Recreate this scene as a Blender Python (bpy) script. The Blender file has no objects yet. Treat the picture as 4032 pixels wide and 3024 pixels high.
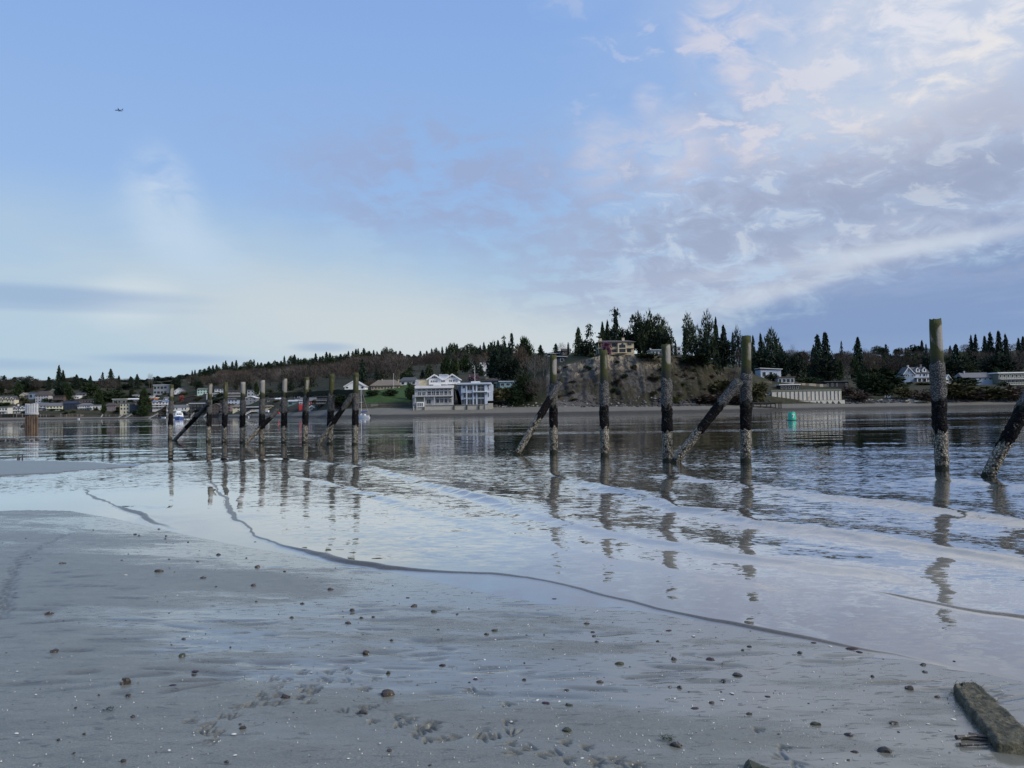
import bpy, bmesh, math, random
import numpy as np
from mathutils import Vector, Matrix, Euler, noise as mnoise

random.seed(7)
RNG = np.random.default_rng(11)
SC = bpy.context.scene
COL = SC.collection
PI = math.pi

# ------------------------------------------------------------------ camera
F = 3029.0                      # focal length in photograph pixels (4032 wide)
H = 1.8                         # eye height above the water
PITCH, ROLL = math.radians(1.98), math.radians(-0.93)
cam_data = bpy.data.cameras.new('camera')
cam = bpy.data.objects.new('camera', cam_data)
COL.objects.link(cam)
cam_data.sensor_width = 36.0
cam_data.lens = 36.0 * F / 4032.0
cam_data.clip_start = 0.05
cam_data.clip_end = 20000.0
CR = Matrix.Rotation(PI / 2 + PITCH, 3, 'X') @ Matrix.Rotation(ROLL, 3, 'Z')
cam.matrix_world = Matrix.Translation((0, 0, H)) @ CR.to_4x4()
SC.camera = cam
SC.render.engine = 'CYCLES'
SC.view_settings.view_transform = 'Standard'
SC.view_settings.look = 'None'
SC.view_settings.exposure = 1.0
SC.view_settings.gamma = 1.0
SC.view_settings.use_curve_mapping = False
SC.cycles.max_bounces = 6
SC.cycles.diffuse_bounces = 2
SC.cycles.glossy_bounces = 3
SC.cycles.transmission_bounces = 3
SC.cycles.transparent_max_bounces = 4
SC.cycles.caustics_reflective = False
SC.cycles.caustics_refractive = False


def lin(r, g, b):
    f = lambda c: (c / 255 / 12.92) if c / 255 <= 0.04045 else ((c / 255 + 0.055) / 1.055) ** 2.4
    return (f(r), f(g), f(b), 1.0)


# ------------------------------------------------------------------ node helper
class NT:
    def __init__(self, tree):
        self.t = tree

    def n(self, typ, **kw):
        nd = self.t.nodes.new(typ)
        for k, v in kw.items():
            setattr(nd, k, v)
        return nd

    def put(self, sock, v):
        if v is None:
            return
        if isinstance(v, bpy.types.NodeSocket):
            self.t.links.new(v, sock)
        else:
            sock.default_value = v

    def m(self, op, a, b=None, c=None, clamp=False):
        nd = self.n('ShaderNodeMath', operation=op)
        nd.use_clamp = clamp
        for i, v in enumerate((a, b, c)):
            self.put(nd.inputs[i], v)
        return nd.outputs[0]

    def add(self, a, b): return self.m('ADD', a, b)
    def sub(self, a, b): return self.m('SUBTRACT', a, b)
    def mul(self, a, b): return self.m('MULTIPLY', a, b)

    def sm(self, x, lo, hi, a=0.0, b=1.0):
        nd = self.n('ShaderNodeMapRange', interpolation_type='SMOOTHSTEP')
        for i, v in enumerate((x, lo, hi, a, b)):
            self.put(nd.inputs[i], v)
        return nd.outputs[0]

    def lr(self, x, lo, hi, a=0.0, b=1.0):
        nd = self.n('ShaderNodeMapRange')
        for i, v in enumerate((x, lo, hi, a, b)):
            self.put(nd.inputs[i], v)
        return nd.outputs[0]

    def mix(self, f, a, b, blend='MIX'):
        nd = self.n('ShaderNodeMix', data_type='RGBA', blend_type=blend)
        self.put(nd.inputs[0], f)
        self.put(nd.inputs[6], a)
        self.put(nd.inputs[7], b)
        return nd.outputs[2]

    def noise(self, vec, scale, detail=3.0, rough=0.5, dist=0.0, color=False):
        nd = self.n('ShaderNodeTexNoise')
        self.put(nd.inputs['Vector'], vec)
        nd.inputs['Scale'].default_value = scale
        nd.inputs['Detail'].default_value = detail
        nd.inputs['Roughness'].default_value = rough
        nd.inputs['Distortion'].default_value = dist
        return nd.outputs['Color' if color else 'Fac']

    def voro(self, vec, scale, feature='F1', out='Distance'):
        nd = self.n('ShaderNodeTexVoronoi', feature=feature)
        self.put(nd.inputs['Vector'], vec)
        nd.inputs['Scale'].default_value = scale
        return nd.outputs[out]

    def xyz(self, x, y, z=0.0):
        nd = self.n('ShaderNodeCombineXYZ')
        for i, v in enumerate((x, y, z)):
            self.put(nd.inputs[i], v)
        return nd.outputs[0]

    def sep(self, v):
        nd = self.n('ShaderNodeSeparateXYZ')
        self.put(nd.inputs[0], v)
        return nd.outputs

    def scale(self, v, s):
        nd = self.n('ShaderNodeVectorMath', operation='MULTIPLY')
        self.put(nd.inputs[0], v)
        nd.inputs[1].default_value = s
        return nd.outputs[0]

    def vop(self, op, a, b=None):
        nd = self.n('ShaderNodeVectorMath', operation=op)
        self.put(nd.inputs[0], a)
        self.put(nd.inputs[1], b)
        return nd.outputs[0]

    def ramp(self, x, stops):
        nd = self.n('ShaderNodeValToRGB')
        cr = nd.color_ramp
        while len(cr.elements) < len(stops):
            cr.elements.new(0.5)
        for e, (p, c) in zip(cr.elements, stops):
            e.position = p
            e.color = c
        self.put(nd.inputs[0], x)
        return nd.outputs[0]


# ------------------------------------------------------------------ sky (world)
SUN_EL, SUN_AZ = 34.0, 118.0        # degrees; azimuth clockwise from the view direction
world = bpy.data.worlds.new('World')
SC.world = world
world.use_nodes = True
wt = world.node_tree
wt.nodes.clear()
w = NT(wt)
tc = w.n('ShaderNodeTexCoord').outputs['Generated']
dx, dy, dz = w.sep(tc)
deg = 180 / PI
AZ = w.mul(w.m('ARCTAN2', dx, dy), deg)
EL = w.mul(w.m('ARCSINE', dz), deg)
zc = w.add(w.m('MAXIMUM', dz, 0.0), 0.085)
PX, PY = w.m('DIVIDE', dx, zc), w.m('DIVIDE', dy, zc)
# clouds stretch along a direction running away to the right
ca, sa = math.cos(math.radians(-28)), math.sin(math.radians(-28))
QX = w.add(w.mul(PX, ca), w.mul(PY, sa))
QY = w.sub(w.mul(PY, ca), w.mul(PX, sa))
Q = w.xyz(QX, QY, 0.0)
nA = w.noise(w.scale(Q, (1.0, 0.75, 1.0)), 1.15, 7.0, 0.56, 0.35)            # broken cloud
nB = w.noise(w.scale(Q, (0.8, 1.3, 1.0)), 3.6, 6.0, 0.62, 0.3)               # small puffs
nB0 = nB
AE = w.xyz(w.mul(AZ, 0.1), w.mul(EL, 0.1), 0.0)
nC = w.noise(w.scale(AE, (0.8, 1.9, 1.0)), 0.8, 5.0, 0.55, 0.6)              # soft streaks
nD = w.noise(w.scale(AE, (0.45, 2.6, 1.0)), 1.1, 6.0, 0.6, 0.4)              # flat streaks
nE = w.noise(w.vop('ADD', w.scale(AE, (1.0, 1.75, 1.0)), w.xyz(3.7, w.mul(w.mul(AZ, 0.1), 0.18), 0.0)), 3.4, 7.0, 0.6, 0.5)   # rounded puffs
nB = w.add(w.mul(w.sub(w.add(w.mul(nB0, 0.4), w.mul(nE, 0.6)), 0.5), 1.25), 0.5)


def ell(az, el, ra, re, rot=0.0, soft=1.0, wob=0.6):
    """soft patch of sky round (az, el), edge broken up by the streak noise"""
    a = w.sub(AZ, az)
    e = w.sub(EL, el)
    c, s = math.cos(math.radians(rot)), math.sin(math.radians(rot))
    a2 = w.m('DIVIDE', w.add(w.mul(a, c), w.mul(e, s)), ra)
    e2 = w.m('DIVIDE', w.sub(w.mul(e, c), w.mul(a, s)), re)
    d = w.m('SQRT', w.add(w.mul(a2, a2), w.mul(e2, e2)))
    d = w.add(d, w.mul(w.sub(nC, 0.5), wob * 2))
    return w.sm(d, 1.0 - soft * 0.5, 1.0 + soft * 0.5, 1.0, 0.0)


def s01(d): return d / 60.0


nish = w.n('ShaderNodeTexSky', sky_type='NISHITA')
nish.sun_disc = False
nish.sun_elevation = math.radians(SUN_EL)
nish.sun_rotation = math.radians(SUN_AZ)
nish.air_density = 1.0
nish.dust_density = 1.0
clear = w.ramp(w.m('DIVIDE', EL, 60.0, clamp=True), [
    (s01(0), lin(178, 198, 215)), (s01(5), lin(176, 201, 219)), (s01(10), lin(163, 195, 226)),
    (s01(16), lin(150, 184, 229)), (s01(28), lin(136, 172, 227)), (1.0, lin(110, 147, 210))])
sky = clear
# paler, greener air to the left low down
sky = w.mix(w.mul(ell(-14, 7.6, 24, 4.2, -6, 1.7, 0.7), 0.62), sky, lin(192, 207, 216))
sky = w.mix(w.mul(ell(-5, 5.4, 22, 3.0, -5, 1.5, 0.6), 0.85), sky, lin(205, 213, 217))
sky = w.mix(w.mul(w.mul(ell(-24.3, 14.6, 1.7, 2.6, 14, 1.9, 0.9), w.sm(w.add(w.mul(nC, 0.5), w.mul(nE, 0.5)), 0.34, 0.6)), 0.85), sky, lin(201, 216, 234))
sky = w.mix(w.mul(ell(-23.4, 11.9, 3.2, 1.7, -28, 1.8, 1.1), 0.7), sky, lin(192, 212, 232))
sky = w.mix(w.mul(ell(-26.5, 7.7, 2.6, 1.4, 10, 1.6, 0.6), 0.7), sky, lin(214, 224, 229))
# lavender cloud in the middle
mid = w.mul(ell(-3.5, 16.2, 12.5, 4.2, -7, 1.3, 0.8), w.sm(w.add(nB, w.mul(w.sub(nC, 0.5), 0.5)), 0.36, 0.60))
sky = w.mix(w.mul(mid, 0.8), sky, lin(155, 169, 204))
# altocumulus field spreading to the right: shade first, then sunlit puffs
field = w.sm(w.add(w.add(AZ, w.mul(w.sub(EL, 18), -0.15)), w.mul(w.sub(nC, 0.5), 26)), -1.0, 17.0)
field = w.mul(field, w.sm(EL, 5.0, 9.0))
far_r = w.sm(w.add(AZ, w.mul(w.sub(nC, 0.5), 20)), 12.0, 32.0)
sky = w.mix(w.mul(w.mul(field, w.sm(nA, 0.30, 0.58)), 0.55), sky, lin(188, 203, 226))
shade = w.mul(w.mul(field, w.sm(EL, 26.0, 16.0)), w.sm(nB, 0.42, 0.56))
sky = w.mix(w.mul(shade, 0.72), sky, lin(170, 179, 206))
sky = w.mix(w.mul(w.mul(far_r, w.sm(nA, 0.34, 0.60)), w.mul(w.sm(EL, 15.0, 19.0), 0.72)), sky, lin(212, 217, 228))
pf = w.mul(w.mul(field, w.sm(EL, 14.0, 18.0)), w.sm(w.add(nB, w.mul(w.sub(nA, 0.5), 0.9)), 0.53, 0.63))
sky = w.mix(w.mul(pf, 0.75), sky, lin(216, 216, 228))
for (a_, e_, ra_, re_, rot_, o_) in ((15.8, 25.6, 2.4, 2.0, -20, .75), (17.2, 22.9, 2.0, 1.5, -35, .75), (12.0, 19.0, 2.6, 1.5, 12, .5), (7.0, 18.4, 2.2, 1.8, 40, .45),
                                     (13.0, 17.4, 2.0, 1.2, 10, .45), (10.6, 21.8, .9, .8, 0, .4), (17.8, 18.2, 1.6, 1.0, 5, .5), (20.5, 26.0, 2.0, 1.6, 30, .5), (23.0, 24.2, 2.6, 1.1, 20, .5)):
    sky = w.mix(w.mul(w.mul(ell(a_, e_, ra_, re_, rot_, 1.5, 0.9), w.sm(nB, 0.34, 0.58)), o_), sky, lin(219, 216, 226))
hi = w.mul(ell(33, 26.5, 11, 4.2, 20, 1.7, 0.8), w.sm(nB, 0.38, 0.62))
sky = w.mix(w.mul(hi, 0.75), sky, lin(231, 233, 240))
hi2 = w.mul(ell(31, 20.6, 9, 1.5, 16, 1.5, 0.8), w.sm(nB, 0.40, 0.62))
sky = w.mix(w.mul(hi2, 0.8), sky, lin(236, 233, 232))
# grey belts below
belt3 = ell(31, 17.2, 13, 2.1, 10, 1.4, 0.8)
sky = w.mix(w.mul(belt3, 0.62), sky, lin(188, 192, 208))
belt = ell(26, 13.9, 17, 1.9, 4, 1.5, 0.9)
sky = w.mix(w.mul(w.mul(belt, w.sm(nD, 0.25, 0.6)), 0.85), sky, lin(157, 168, 194))
belt2 = w.mul(ell(15.5, 10.4, 15, 2.9, 4, 1.3, 0.9), w.sm(w.add(nB, w.mul(w.sub(nD, 0.5), 0.5)), 0.36, 0.56))
sky = w.mix(w.mul(belt2, 0.8), sky, lin(163, 176, 205))
pinkb = w.mul(ell(21, 9.6, 12, 1.6, 5, 1.6, 0.9), w.sm(nD, 0.3, 0.6))
sky = w.mix(w.mul(pinkb, 0.5), sky, lin(198, 205, 219))
low = w.mul(w.sm(w.add(AZ, w.mul(w.sub(nD, 0.5), 9)), 8.0, 18.0),
            w.sm(w.sub(EL, w.add(w.mul(w.sub(AZ, 12.0), 0.175), w.add(w.mul(w.sub(nD, 0.5), 5.0), w.mul(w.sub(nE, 0.5), 5.0)))), 5.0, 7.6, 1.0, 0.0))
sky = w.mix(w.mul(low, 0.90), sky, w.ramp(w.m('DIVIDE', EL, 14.0, clamp=True), [(0.0, lin(150, 172, 205)), (.35, lin(121, 147, 192)), (.7, lin(132, 153, 191)), (1.0, lin(150, 166, 199))]))
lobe = w.mul(w.mul(w.sm(AZ, 3.0, 14.0), w.mul(w.sm(EL, 6.5, 9.5), w.sm(EL, 19.0, 14.0))), w.sm(nE, 0.49, 0.59))
sky = w.mix(w.mul(lobe, 0.5), sky, lin(155, 167, 194))
sliver = w.mul(w.mul(w.sm(AZ, 3.0, 14.0), w.mul(w.sm(EL, 8.5, 11.0), w.sm(EL, 24.0, 17.0))), w.sm(nE, 0.47, 0.36))
sky = w.mix(w.mul(sliver, 0.55), sky, lin(208, 215, 226))
lay = w.mul(w.mul(low, w.sm(nD, 0.50, 0.66)), 0.45)
sky = w.mix(lay, sky, lin(158, 177, 214))
lay2 = w.mul(w.mul(low, w.sm(w.add(w.mul(nC, 0.6), w.mul(nE, 0.4)), 0.52, 0.64)), 0.4)
sky = w.mix(lay2, sky, lin(108, 134, 184))
gap = w.mul(ell(27, 10.2, 10, 0.5, 4, 1.7, 0.5), w.sm(w.add(w.mul(nD, 0.5), w.mul(nE, 0.5)), 0.40, 0.56))
sky = w.mix(w.mul(gap, 0.75), sky, lin(206, 215, 228))
rim = w.mul(ell(14.5, 7.0, 8.5, 0.55, 13, 1.7, 0.3), w.sm(nD, 0.3, 0.58))
sky = w.mix(w.mul(rim, 0.6), sky, lin(212, 219, 229))
# thin dark bars low on the left
for (a, e, ra, re, o) in ((-31, 7.9, 7.5, 0.55, 0.7), (-33, 7.2, 9.0, 0.4, 0.5), (-24.0, 3.9, 4.5, 0.33, 0.55),
                          (-13.8, 4.8, 2.0, 0.33, 0.55), (-36, 3.4, 7.0, 0.35, 0.45)):
    sky = w.mix(w.mul(ell(a, e, ra, re, 0, 1.2, 0.3), o), sky, lin(146, 172, 206))
# light of the real atmosphere underneath everything
bg1 = w.n('ShaderNodeBackground')
w.put(bg1.inputs[0], nish.outputs[0])
bg1.inputs[1].default_value = 0.05
bg2 = w.n('ShaderNodeBackground')
w.put(bg2.inputs[0], sky)
bg2.inputs[1].default_value = 0.51
mx = w.n('ShaderNodeMixShader')
mx.inputs[0].default_value = 0.95
wt.links.new(bg1.outputs[0], mx.inputs[1])
wt.links.new(bg2.outputs[0], mx.inputs[2])
wo = w.n('ShaderNodeOutputWorld')
wt.links.new(mx.outputs[0], wo.inputs[0])

sun_data = bpy.data.lights.new('sun', 'SUN')
sun_data.energy = 1.5
sun_data.angle = math.radians(25)
sun_data.color = (1.0, 0.93, 0.85)
sun = bpy.data.objects.new('sun', sun_data)
COL.objects.link(sun)
_sd = Vector((math.sin(math.radians(SUN_AZ)) * math.cos(math.radians(SUN_EL)),
              math.cos(math.radians(SUN_AZ)) * math.cos(math.radians(SUN_EL)), math.sin(math.radians(SUN_EL))))
sun.rotation_euler = (-_sd).to_track_quat('-Z', 'Y').to_euler()

# ------------------------------------------------------------------ layout helpers
CAMP = Vector((0, 0, H))


def ray(u, v):
    d = CR @ Vector(((u - 2016) / F, (1512 - v) / F, -1.0))
    return d


def at(u, v, Y):
    """the point at depth Y seen in direction (u, v)"""
    d = ray(u, v)
    return CAMP + d * (Y / d.y)


def flat(u, v, z=0.0):
    """the point of the level z seen in direction (u, v)"""
    d = ray(u, v)
    return CAMP + d * ((z - H) / d.z)


def q(x, y, z=0.0):
    """same, for layout notes taken on a 2212 wide print"""
    return flat(x * 4032 / 2212, y * 4032 / 2212, z)


def hor(u):
    return 1617 - 0.0162 * (u - 2016)


def tag(o, label=None, cat=None, group=None, kind=None):
    if label: o['label'] = label
    if cat: o['category'] = cat
    if group: o['group'] = group
    if kind: o['kind'] = kind
    return o


def new_mat(name):
    m = bpy.data.materials.new(name)
    m.use_nodes = True
    m.node_tree.nodes.clear()
    t = NT(m.node_tree)
    out = t.n('ShaderNodeOutputMaterial')
    b = t.n('ShaderNodeBsdfPrincipled')
    m.node_tree.links.new(b.outputs[0], out.inputs[0])
    return m, t, b.inputs


def plain(name, col, rough=0.7, var=0.18, scale=1.5, metal=0.0, spec=0.4):
    """paint, wood, plaster ... : a base colour with weathering noise in object space"""
    m, t, s = new_mat(name)
    co = t.n('ShaderNodeTexCoord').outputs['Object']
    n1 = t.noise(t.scale(co, (1.0, 1.0, 2.2)), scale, 4.0, 0.6)
    k = t.lr(n1, 0.3, 0.7, 1 - var, 1 + var)
    c = t.mix(1.0, tuple(col) + (1.0,), t.xyz(k, k, k), 'MULTIPLY')
    t.put(s['Base Color'], c)
    s['Roughness'].default_value = rough
    s['Metallic'].default_value = metal
    s['Specular IOR Level'].default_value = spec
    return m


def mesh_obj(name, verts, faces, mat=None, parent=None, smooth=False, mats=None, midx=None):
    me = bpy.data.meshes.new(name)
    me.from_pydata([tuple(v) for v in verts], [], faces)
    for mm in (mats or ([mat] if mat else [])):
        me.materials.append(mm)
    if midx is not None:
        me.polygons.foreach_set('material_index', midx)
    if smooth:
        me.polygons.foreach_set('use_smooth', [True] * len(me.polygons))
    me.update()
    o = bpy.data.objects.new(name, me)
    COL.objects.link(o)
    if parent: o.parent = parent
    return o


def grid_obj(name, X, Y, Z, mat, attrs=None, smooth=True):
    """one sheet from (rows, cols) coordinate arrays, with per-vertex float attributes"""
    r, c = X.shape
    co = np.stack([X, Y, Z], -1).reshape(-1, 3).astype(np.float32)
    idx = np.arange(r * c).reshape(r, c)
    quads = np.stack([idx[:-1, :-1], idx[:-1, 1:], idx[1:, 1:], idx[1:, :-1]], -1).reshape(-1, 4).astype(np.int32)
    me = bpy.data.meshes.new(name)
    me.vertices.add(len(co))
    me.vertices.foreach_set('co', co.ravel())
    me.loops.add(quads.size)
    me.loops.foreach_set('vertex_index', quads.ravel())
    me.polygons.add(len(quads))
    me.polygons.foreach_set('loop_start', np.arange(0, quads.size, 4, dtype=np.int32))
    me.polygons.foreach_set('use_smooth', np.full(len(quads), smooth))
    me.update(calc_edges=True)
    me.materials.append(mat)
    for k, a in (attrs or {}).items():
        at_ = me.attributes.new(k, 'FLOAT', 'POINT')
        at_.data.foreach_set('value', a.reshape(-1).astype(np.float32))
    o = bpy.data.objects.new(name, me)
    COL.objects.link(o)
    return o


# ---- numpy value noise
_perm = RNG.random((256, 256))


def vnoise(x, y):
    xi, yi = np.floor(x).astype(int), np.floor(y).astype(int)
    fx, fy = x - xi, y - yi
    fx, fy = fx * fx * (3 - 2 * fx), fy * fy * (3 - 2 * fy)
    g = lambda i, j: _perm[i % 256, j % 256]
    return ((g(xi, yi) * (1 - fx) + g(xi + 1, yi) * fx) * (1 - fy) +
            (g(xi, yi + 1) * (1 - fx) + g(xi + 1, yi + 1) * fx) * fy) * 2 - 1


def fbm(x, y, oct=4, gain=0.5):
    s, a = 0, 1.0
    for i in range(oct):
        s = s + a * vnoise(x * 2 ** i + 17.3 * i, y * 2 ** i + 9.1 * i)
        a *= gain
    return s


def sstep(x, lo, hi):
    t = np.clip((x - lo) / (hi - lo), 0, 1)
    return t * t * (3 - 2 * t)


def sd_line(X, Y, pts):
    """distance to a polyline, signed: positive on its left hand side (seaward when it runs left to right)"""
    best = np.full(X.shape, 1e9)
    sgn = np.ones(X.shape)
    tpar = np.zeros(X.shape)
    n = len(pts) - 1
    for i in range(n):
        ax, ay = pts[i][0], pts[i][1]
        bx, by = pts[i + 1][0], pts[i + 1][1]
        ex, ey = bx - ax, by - ay
        L2 = ex * ex + ey * ey + 1e-9
        t = ((X - ax) * ex + (Y - ay) * ey) / L2
        if i == 0: tc_ = np.minimum(t, 1)
        elif i == n - 1: tc_ = np.maximum(t, 0)
        else: tc_ = np.clip(t, 0, 1)
        if n == 1: tc_ = t
        d = np.hypot(X - ax - ex * tc_, Y - ay - ey * tc_)
        cr = ex * (Y - ay) - ey * (X - ax)
        m = d < best
        best = np.where(m, d, best)
        sgn = np.where(m, np.sign(cr), sgn)
        tpar = np.where(m, (i + t) / n, tpar)
    return best * sgn, tpar


def in_poly(X, Y, pts):
    inside = np.zeros(X.shape, bool)
    j = len(pts) - 1
    for i in range(len(pts)):
        xi, yi, xj, yj = pts[i][0], pts[i][1], pts[j][0], pts[j][1]
        c = ((yi > Y) != (yj > Y)) & (X < (xj - xi) * (Y - yi) / (yj - yi + 1e-12) + xi)
        inside ^= c
        j = i
    return inside


def polar(d_edges, az_edges):
    D, A = np.meshgrid(d_edges, az_edges, indexing='ij')
    return D * np.sin(A), D * np.cos(A)


def az_span(n, inner=38.0, outer=62.0, extra=14):
    a = np.radians(np.linspace(-inner, inner, n))
    l = np.radians(np.linspace(-outer, -inner, extra, endpoint=False))
    return np.concatenate([l, a, -l[::-1]])


# ---- the lines of the shore, read off the picture onto the level of the water
EDGE = [q(*p) for p in ((-420, 1118), (-60, 1106), (60, 1102), (150, 1104), (250, 1121), (330, 1140), (430, 1162), (560, 1187),
                        (700, 1212), (800, 1228), (860, 1240), (1000, 1270), (1100, 1292), (1190, 1306), (1300, 1312),
                        (1400, 1323), (1500, 1336), (1600, 1352), (1780, 1388), (1920, 1414), (2060, 1441), (2300, 1490), (2700, 1590))]
BORES = [  # (line, height, front width, back width, fade in, fade out)
    ([q(*p) for p in ((188, 1058), (196, 1066), (212, 1076), (240, 1088), (290, 1105), (330, 1126), (400, 1149))], 0.018, 0.065, 0.9, .02, .25),
    ([q(*p) for p in ((436, 1012), (458, 1043), (478, 1064), (494, 1088), (500, 1112), (525, 1130), (560, 1157), (640, 1187), (740, 1212), (830, 1227), (950, 1234), (1060, 1240),
                      (1140, 1248), (1215, 1262), (1330, 1292), (1500, 1331), (1640, 1360), (1780, 1386), (1920, 1412), (2060, 1438), (2300, 1484))], 0.022, 0.065, 0.7, .12, .25),
    ([q(*p) for p in ((1880, 1272), (1958, 1290), (2074, 1314), (2212, 1334), (2400, 1362))], 0.024, 0.075, 0.8, .25, .05),
]
SWELLS = [  # low unbroken waves running in: (line, height, front width, back width)
    ([q(*p) for p in ((560, 985), (800, 1010), (1042, 1075), (1198, 1123), (1292, 1144), (1441, 1175), (1632, 1210), (1810, 1231), (2050, 1262))], 0.065, 0.22, 0.9),
    ([q(*p) for p in ((1100, 1004), (1236, 1033), (1306, 1056), (1389, 1071), (1472, 1102), (1556, 1110), (1632, 1134), (1810, 1156), (2000, 1185), (2212, 1215), (2500, 1250))], 0.075, 0.28, 1.0),
    ([q(*p) for p in ((1400, 1016), (1472, 1033), (1611, 1050), (1667, 1054), (1810, 1075), (2000, 1098), (2212, 1130), (2500, 1170))], 0.075, 0.32, 1.2),
    ([q(*p) for p in ((620, 1025), (700, 1040), (800, 1065), (950, 1110), (1100, 1150), (1250, 1190), (1500, 1240), (1800, 1290))], 0.03, 0.2, 0.7),
    ([q(*p) for p in ((180, 1022), (240, 1010), (330, 1003), (440, 997), (500, 988))], 0.035, 0.5, 1.2),
    ([q(*p) for p in ((-40, 1040), (100, 1027), (220, 1016), (340, 1006), (480, 1000), (600, 988))], 0.03, 0.5, 1.3),
    ([q(*p) for p in ((2000, 1030), (2120, 1042), (2300, 1060))], 0.05, 0.6, 1.5),
]
BAR = [q(*p) for p in ((-500, 992), (0, 994), (100, 995), (200, 998), (250, 1003), (300, 1006), (270, 1011), (190, 1016), (100, 1024), (0, 1029), (-500, 1044))]


def sand_height(X, Y):
    sd, _ = sd_line(X, Y, EDGE)
    land = np.maximum(-sd, 0)
    z = 0.12 * (1 - np.exp(-land / 6.0)) + 0.0
    z = z - np.where(sd > 0, 0.004 * sstep(sd, 0, .6) + 0.02 * np.minimum(np.maximum(sd - 0.2, 0), 60), 0)
    bar, _ = sd_line(X, Y, BAR + BAR[:1])
    inb = in_poly(X, Y, BAR)
    dist = np.abs(bar)
    zb = np.where(inb, 0.012 + 0.03 * (1 - np.exp(-dist / 1.5)), -0.3 * np.minimum(dist, 1))
    bump = np.where(inb | (sd > 0), zb, -9)
    z = np.maximum(z, np.where(inb, bump, -9))
    return z, sd, inb


GROOVES = []     # (x, y, half length, half width, angle, depth) pressed into the sand


def build_sand():
    dep = np.radians(np.concatenate([np.linspace(52, 27.5, 40, endpoint=False), np.linspace(27.5, 9.0, 330, endpoint=False),
                                     np.linspace(9.0, 2.0, 150)]))
    d = H / np.tan(dep)
    d = np.concatenate([[0.3, 0.7], d, np.linspace(d[-1] + 1, 95, 26)])
    X, Y = polar(d, az_span(1000))
    Z, sd, inb = sand_height(X, Y)
    land = sstep(-sd, 0.1, 5.0)
    warp = fbm(X * 0.5, Y * 0.5, 3) * 0.8
    st = fbm(X * 0.8 + warp, Y * 3.4 + 0.5 * X, 4, 0.55)            # flat runnels lying across the slope
    st2 = fbm(X * 2.4 + 31, Y * 8.5 + 1.2 * X + 7, 3, 0.55)
    Z = Z + land * (0.0065 * st + 0.003 * st2) + 0.008 * fbm(X * 0.22, Y * 0.22, 3) * land
    Z = Z + 0.0012 * fbm(X * 24, Y * 24, 2) * sstep(-sd, 1.0, 6.0)
    wet = np.clip(1.0 - sstep(-sd + 0.9 * st + 1.4 * fbm(X * 0.35 + 5, Y * 0.6, 3), 0.2, 4.2), 0, 1)
    wet = np.where(inb, 0.12, wet)
    tread = np.zeros(X.shape)
    dist = np.hypot(X, Y)
    for (gx, gy, hl, hw, an, dp) in GROOVES:
        R = hl * 2.4 + hw
        gd = math.hypot(gx, gy)
        r0, r1 = np.searchsorted(d, [gd - R, gd + R])
        if r1 <= r0: continue
        xs, ys = X[r0:r1], Y[r0:r1]
        c, s = math.cos(an), math.sin(an)
        a = ((xs - gx) * c + (ys - gy) * s) / hl
        b = ((ys - gy) * c - (xs - gx) * s) / hw
        g = np.exp(-(a * a) ** 2 - b * b)
        lip = np.exp(-(a * a) ** 2 * .7 - (np.abs(b) - 1.9) ** 2 * 2.0)
        Z[r0:r1] += -dp * g + 0.12 * dp * lip
        tread[r0:r1] = np.maximum(tread[r0:r1], g)
    return grid_obj('beach_sand', X, Y, Z, MAT_SAND, {'wet': wet, 'tread': tread, 'shore': np.clip(-sd, -5, 60)})


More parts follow.
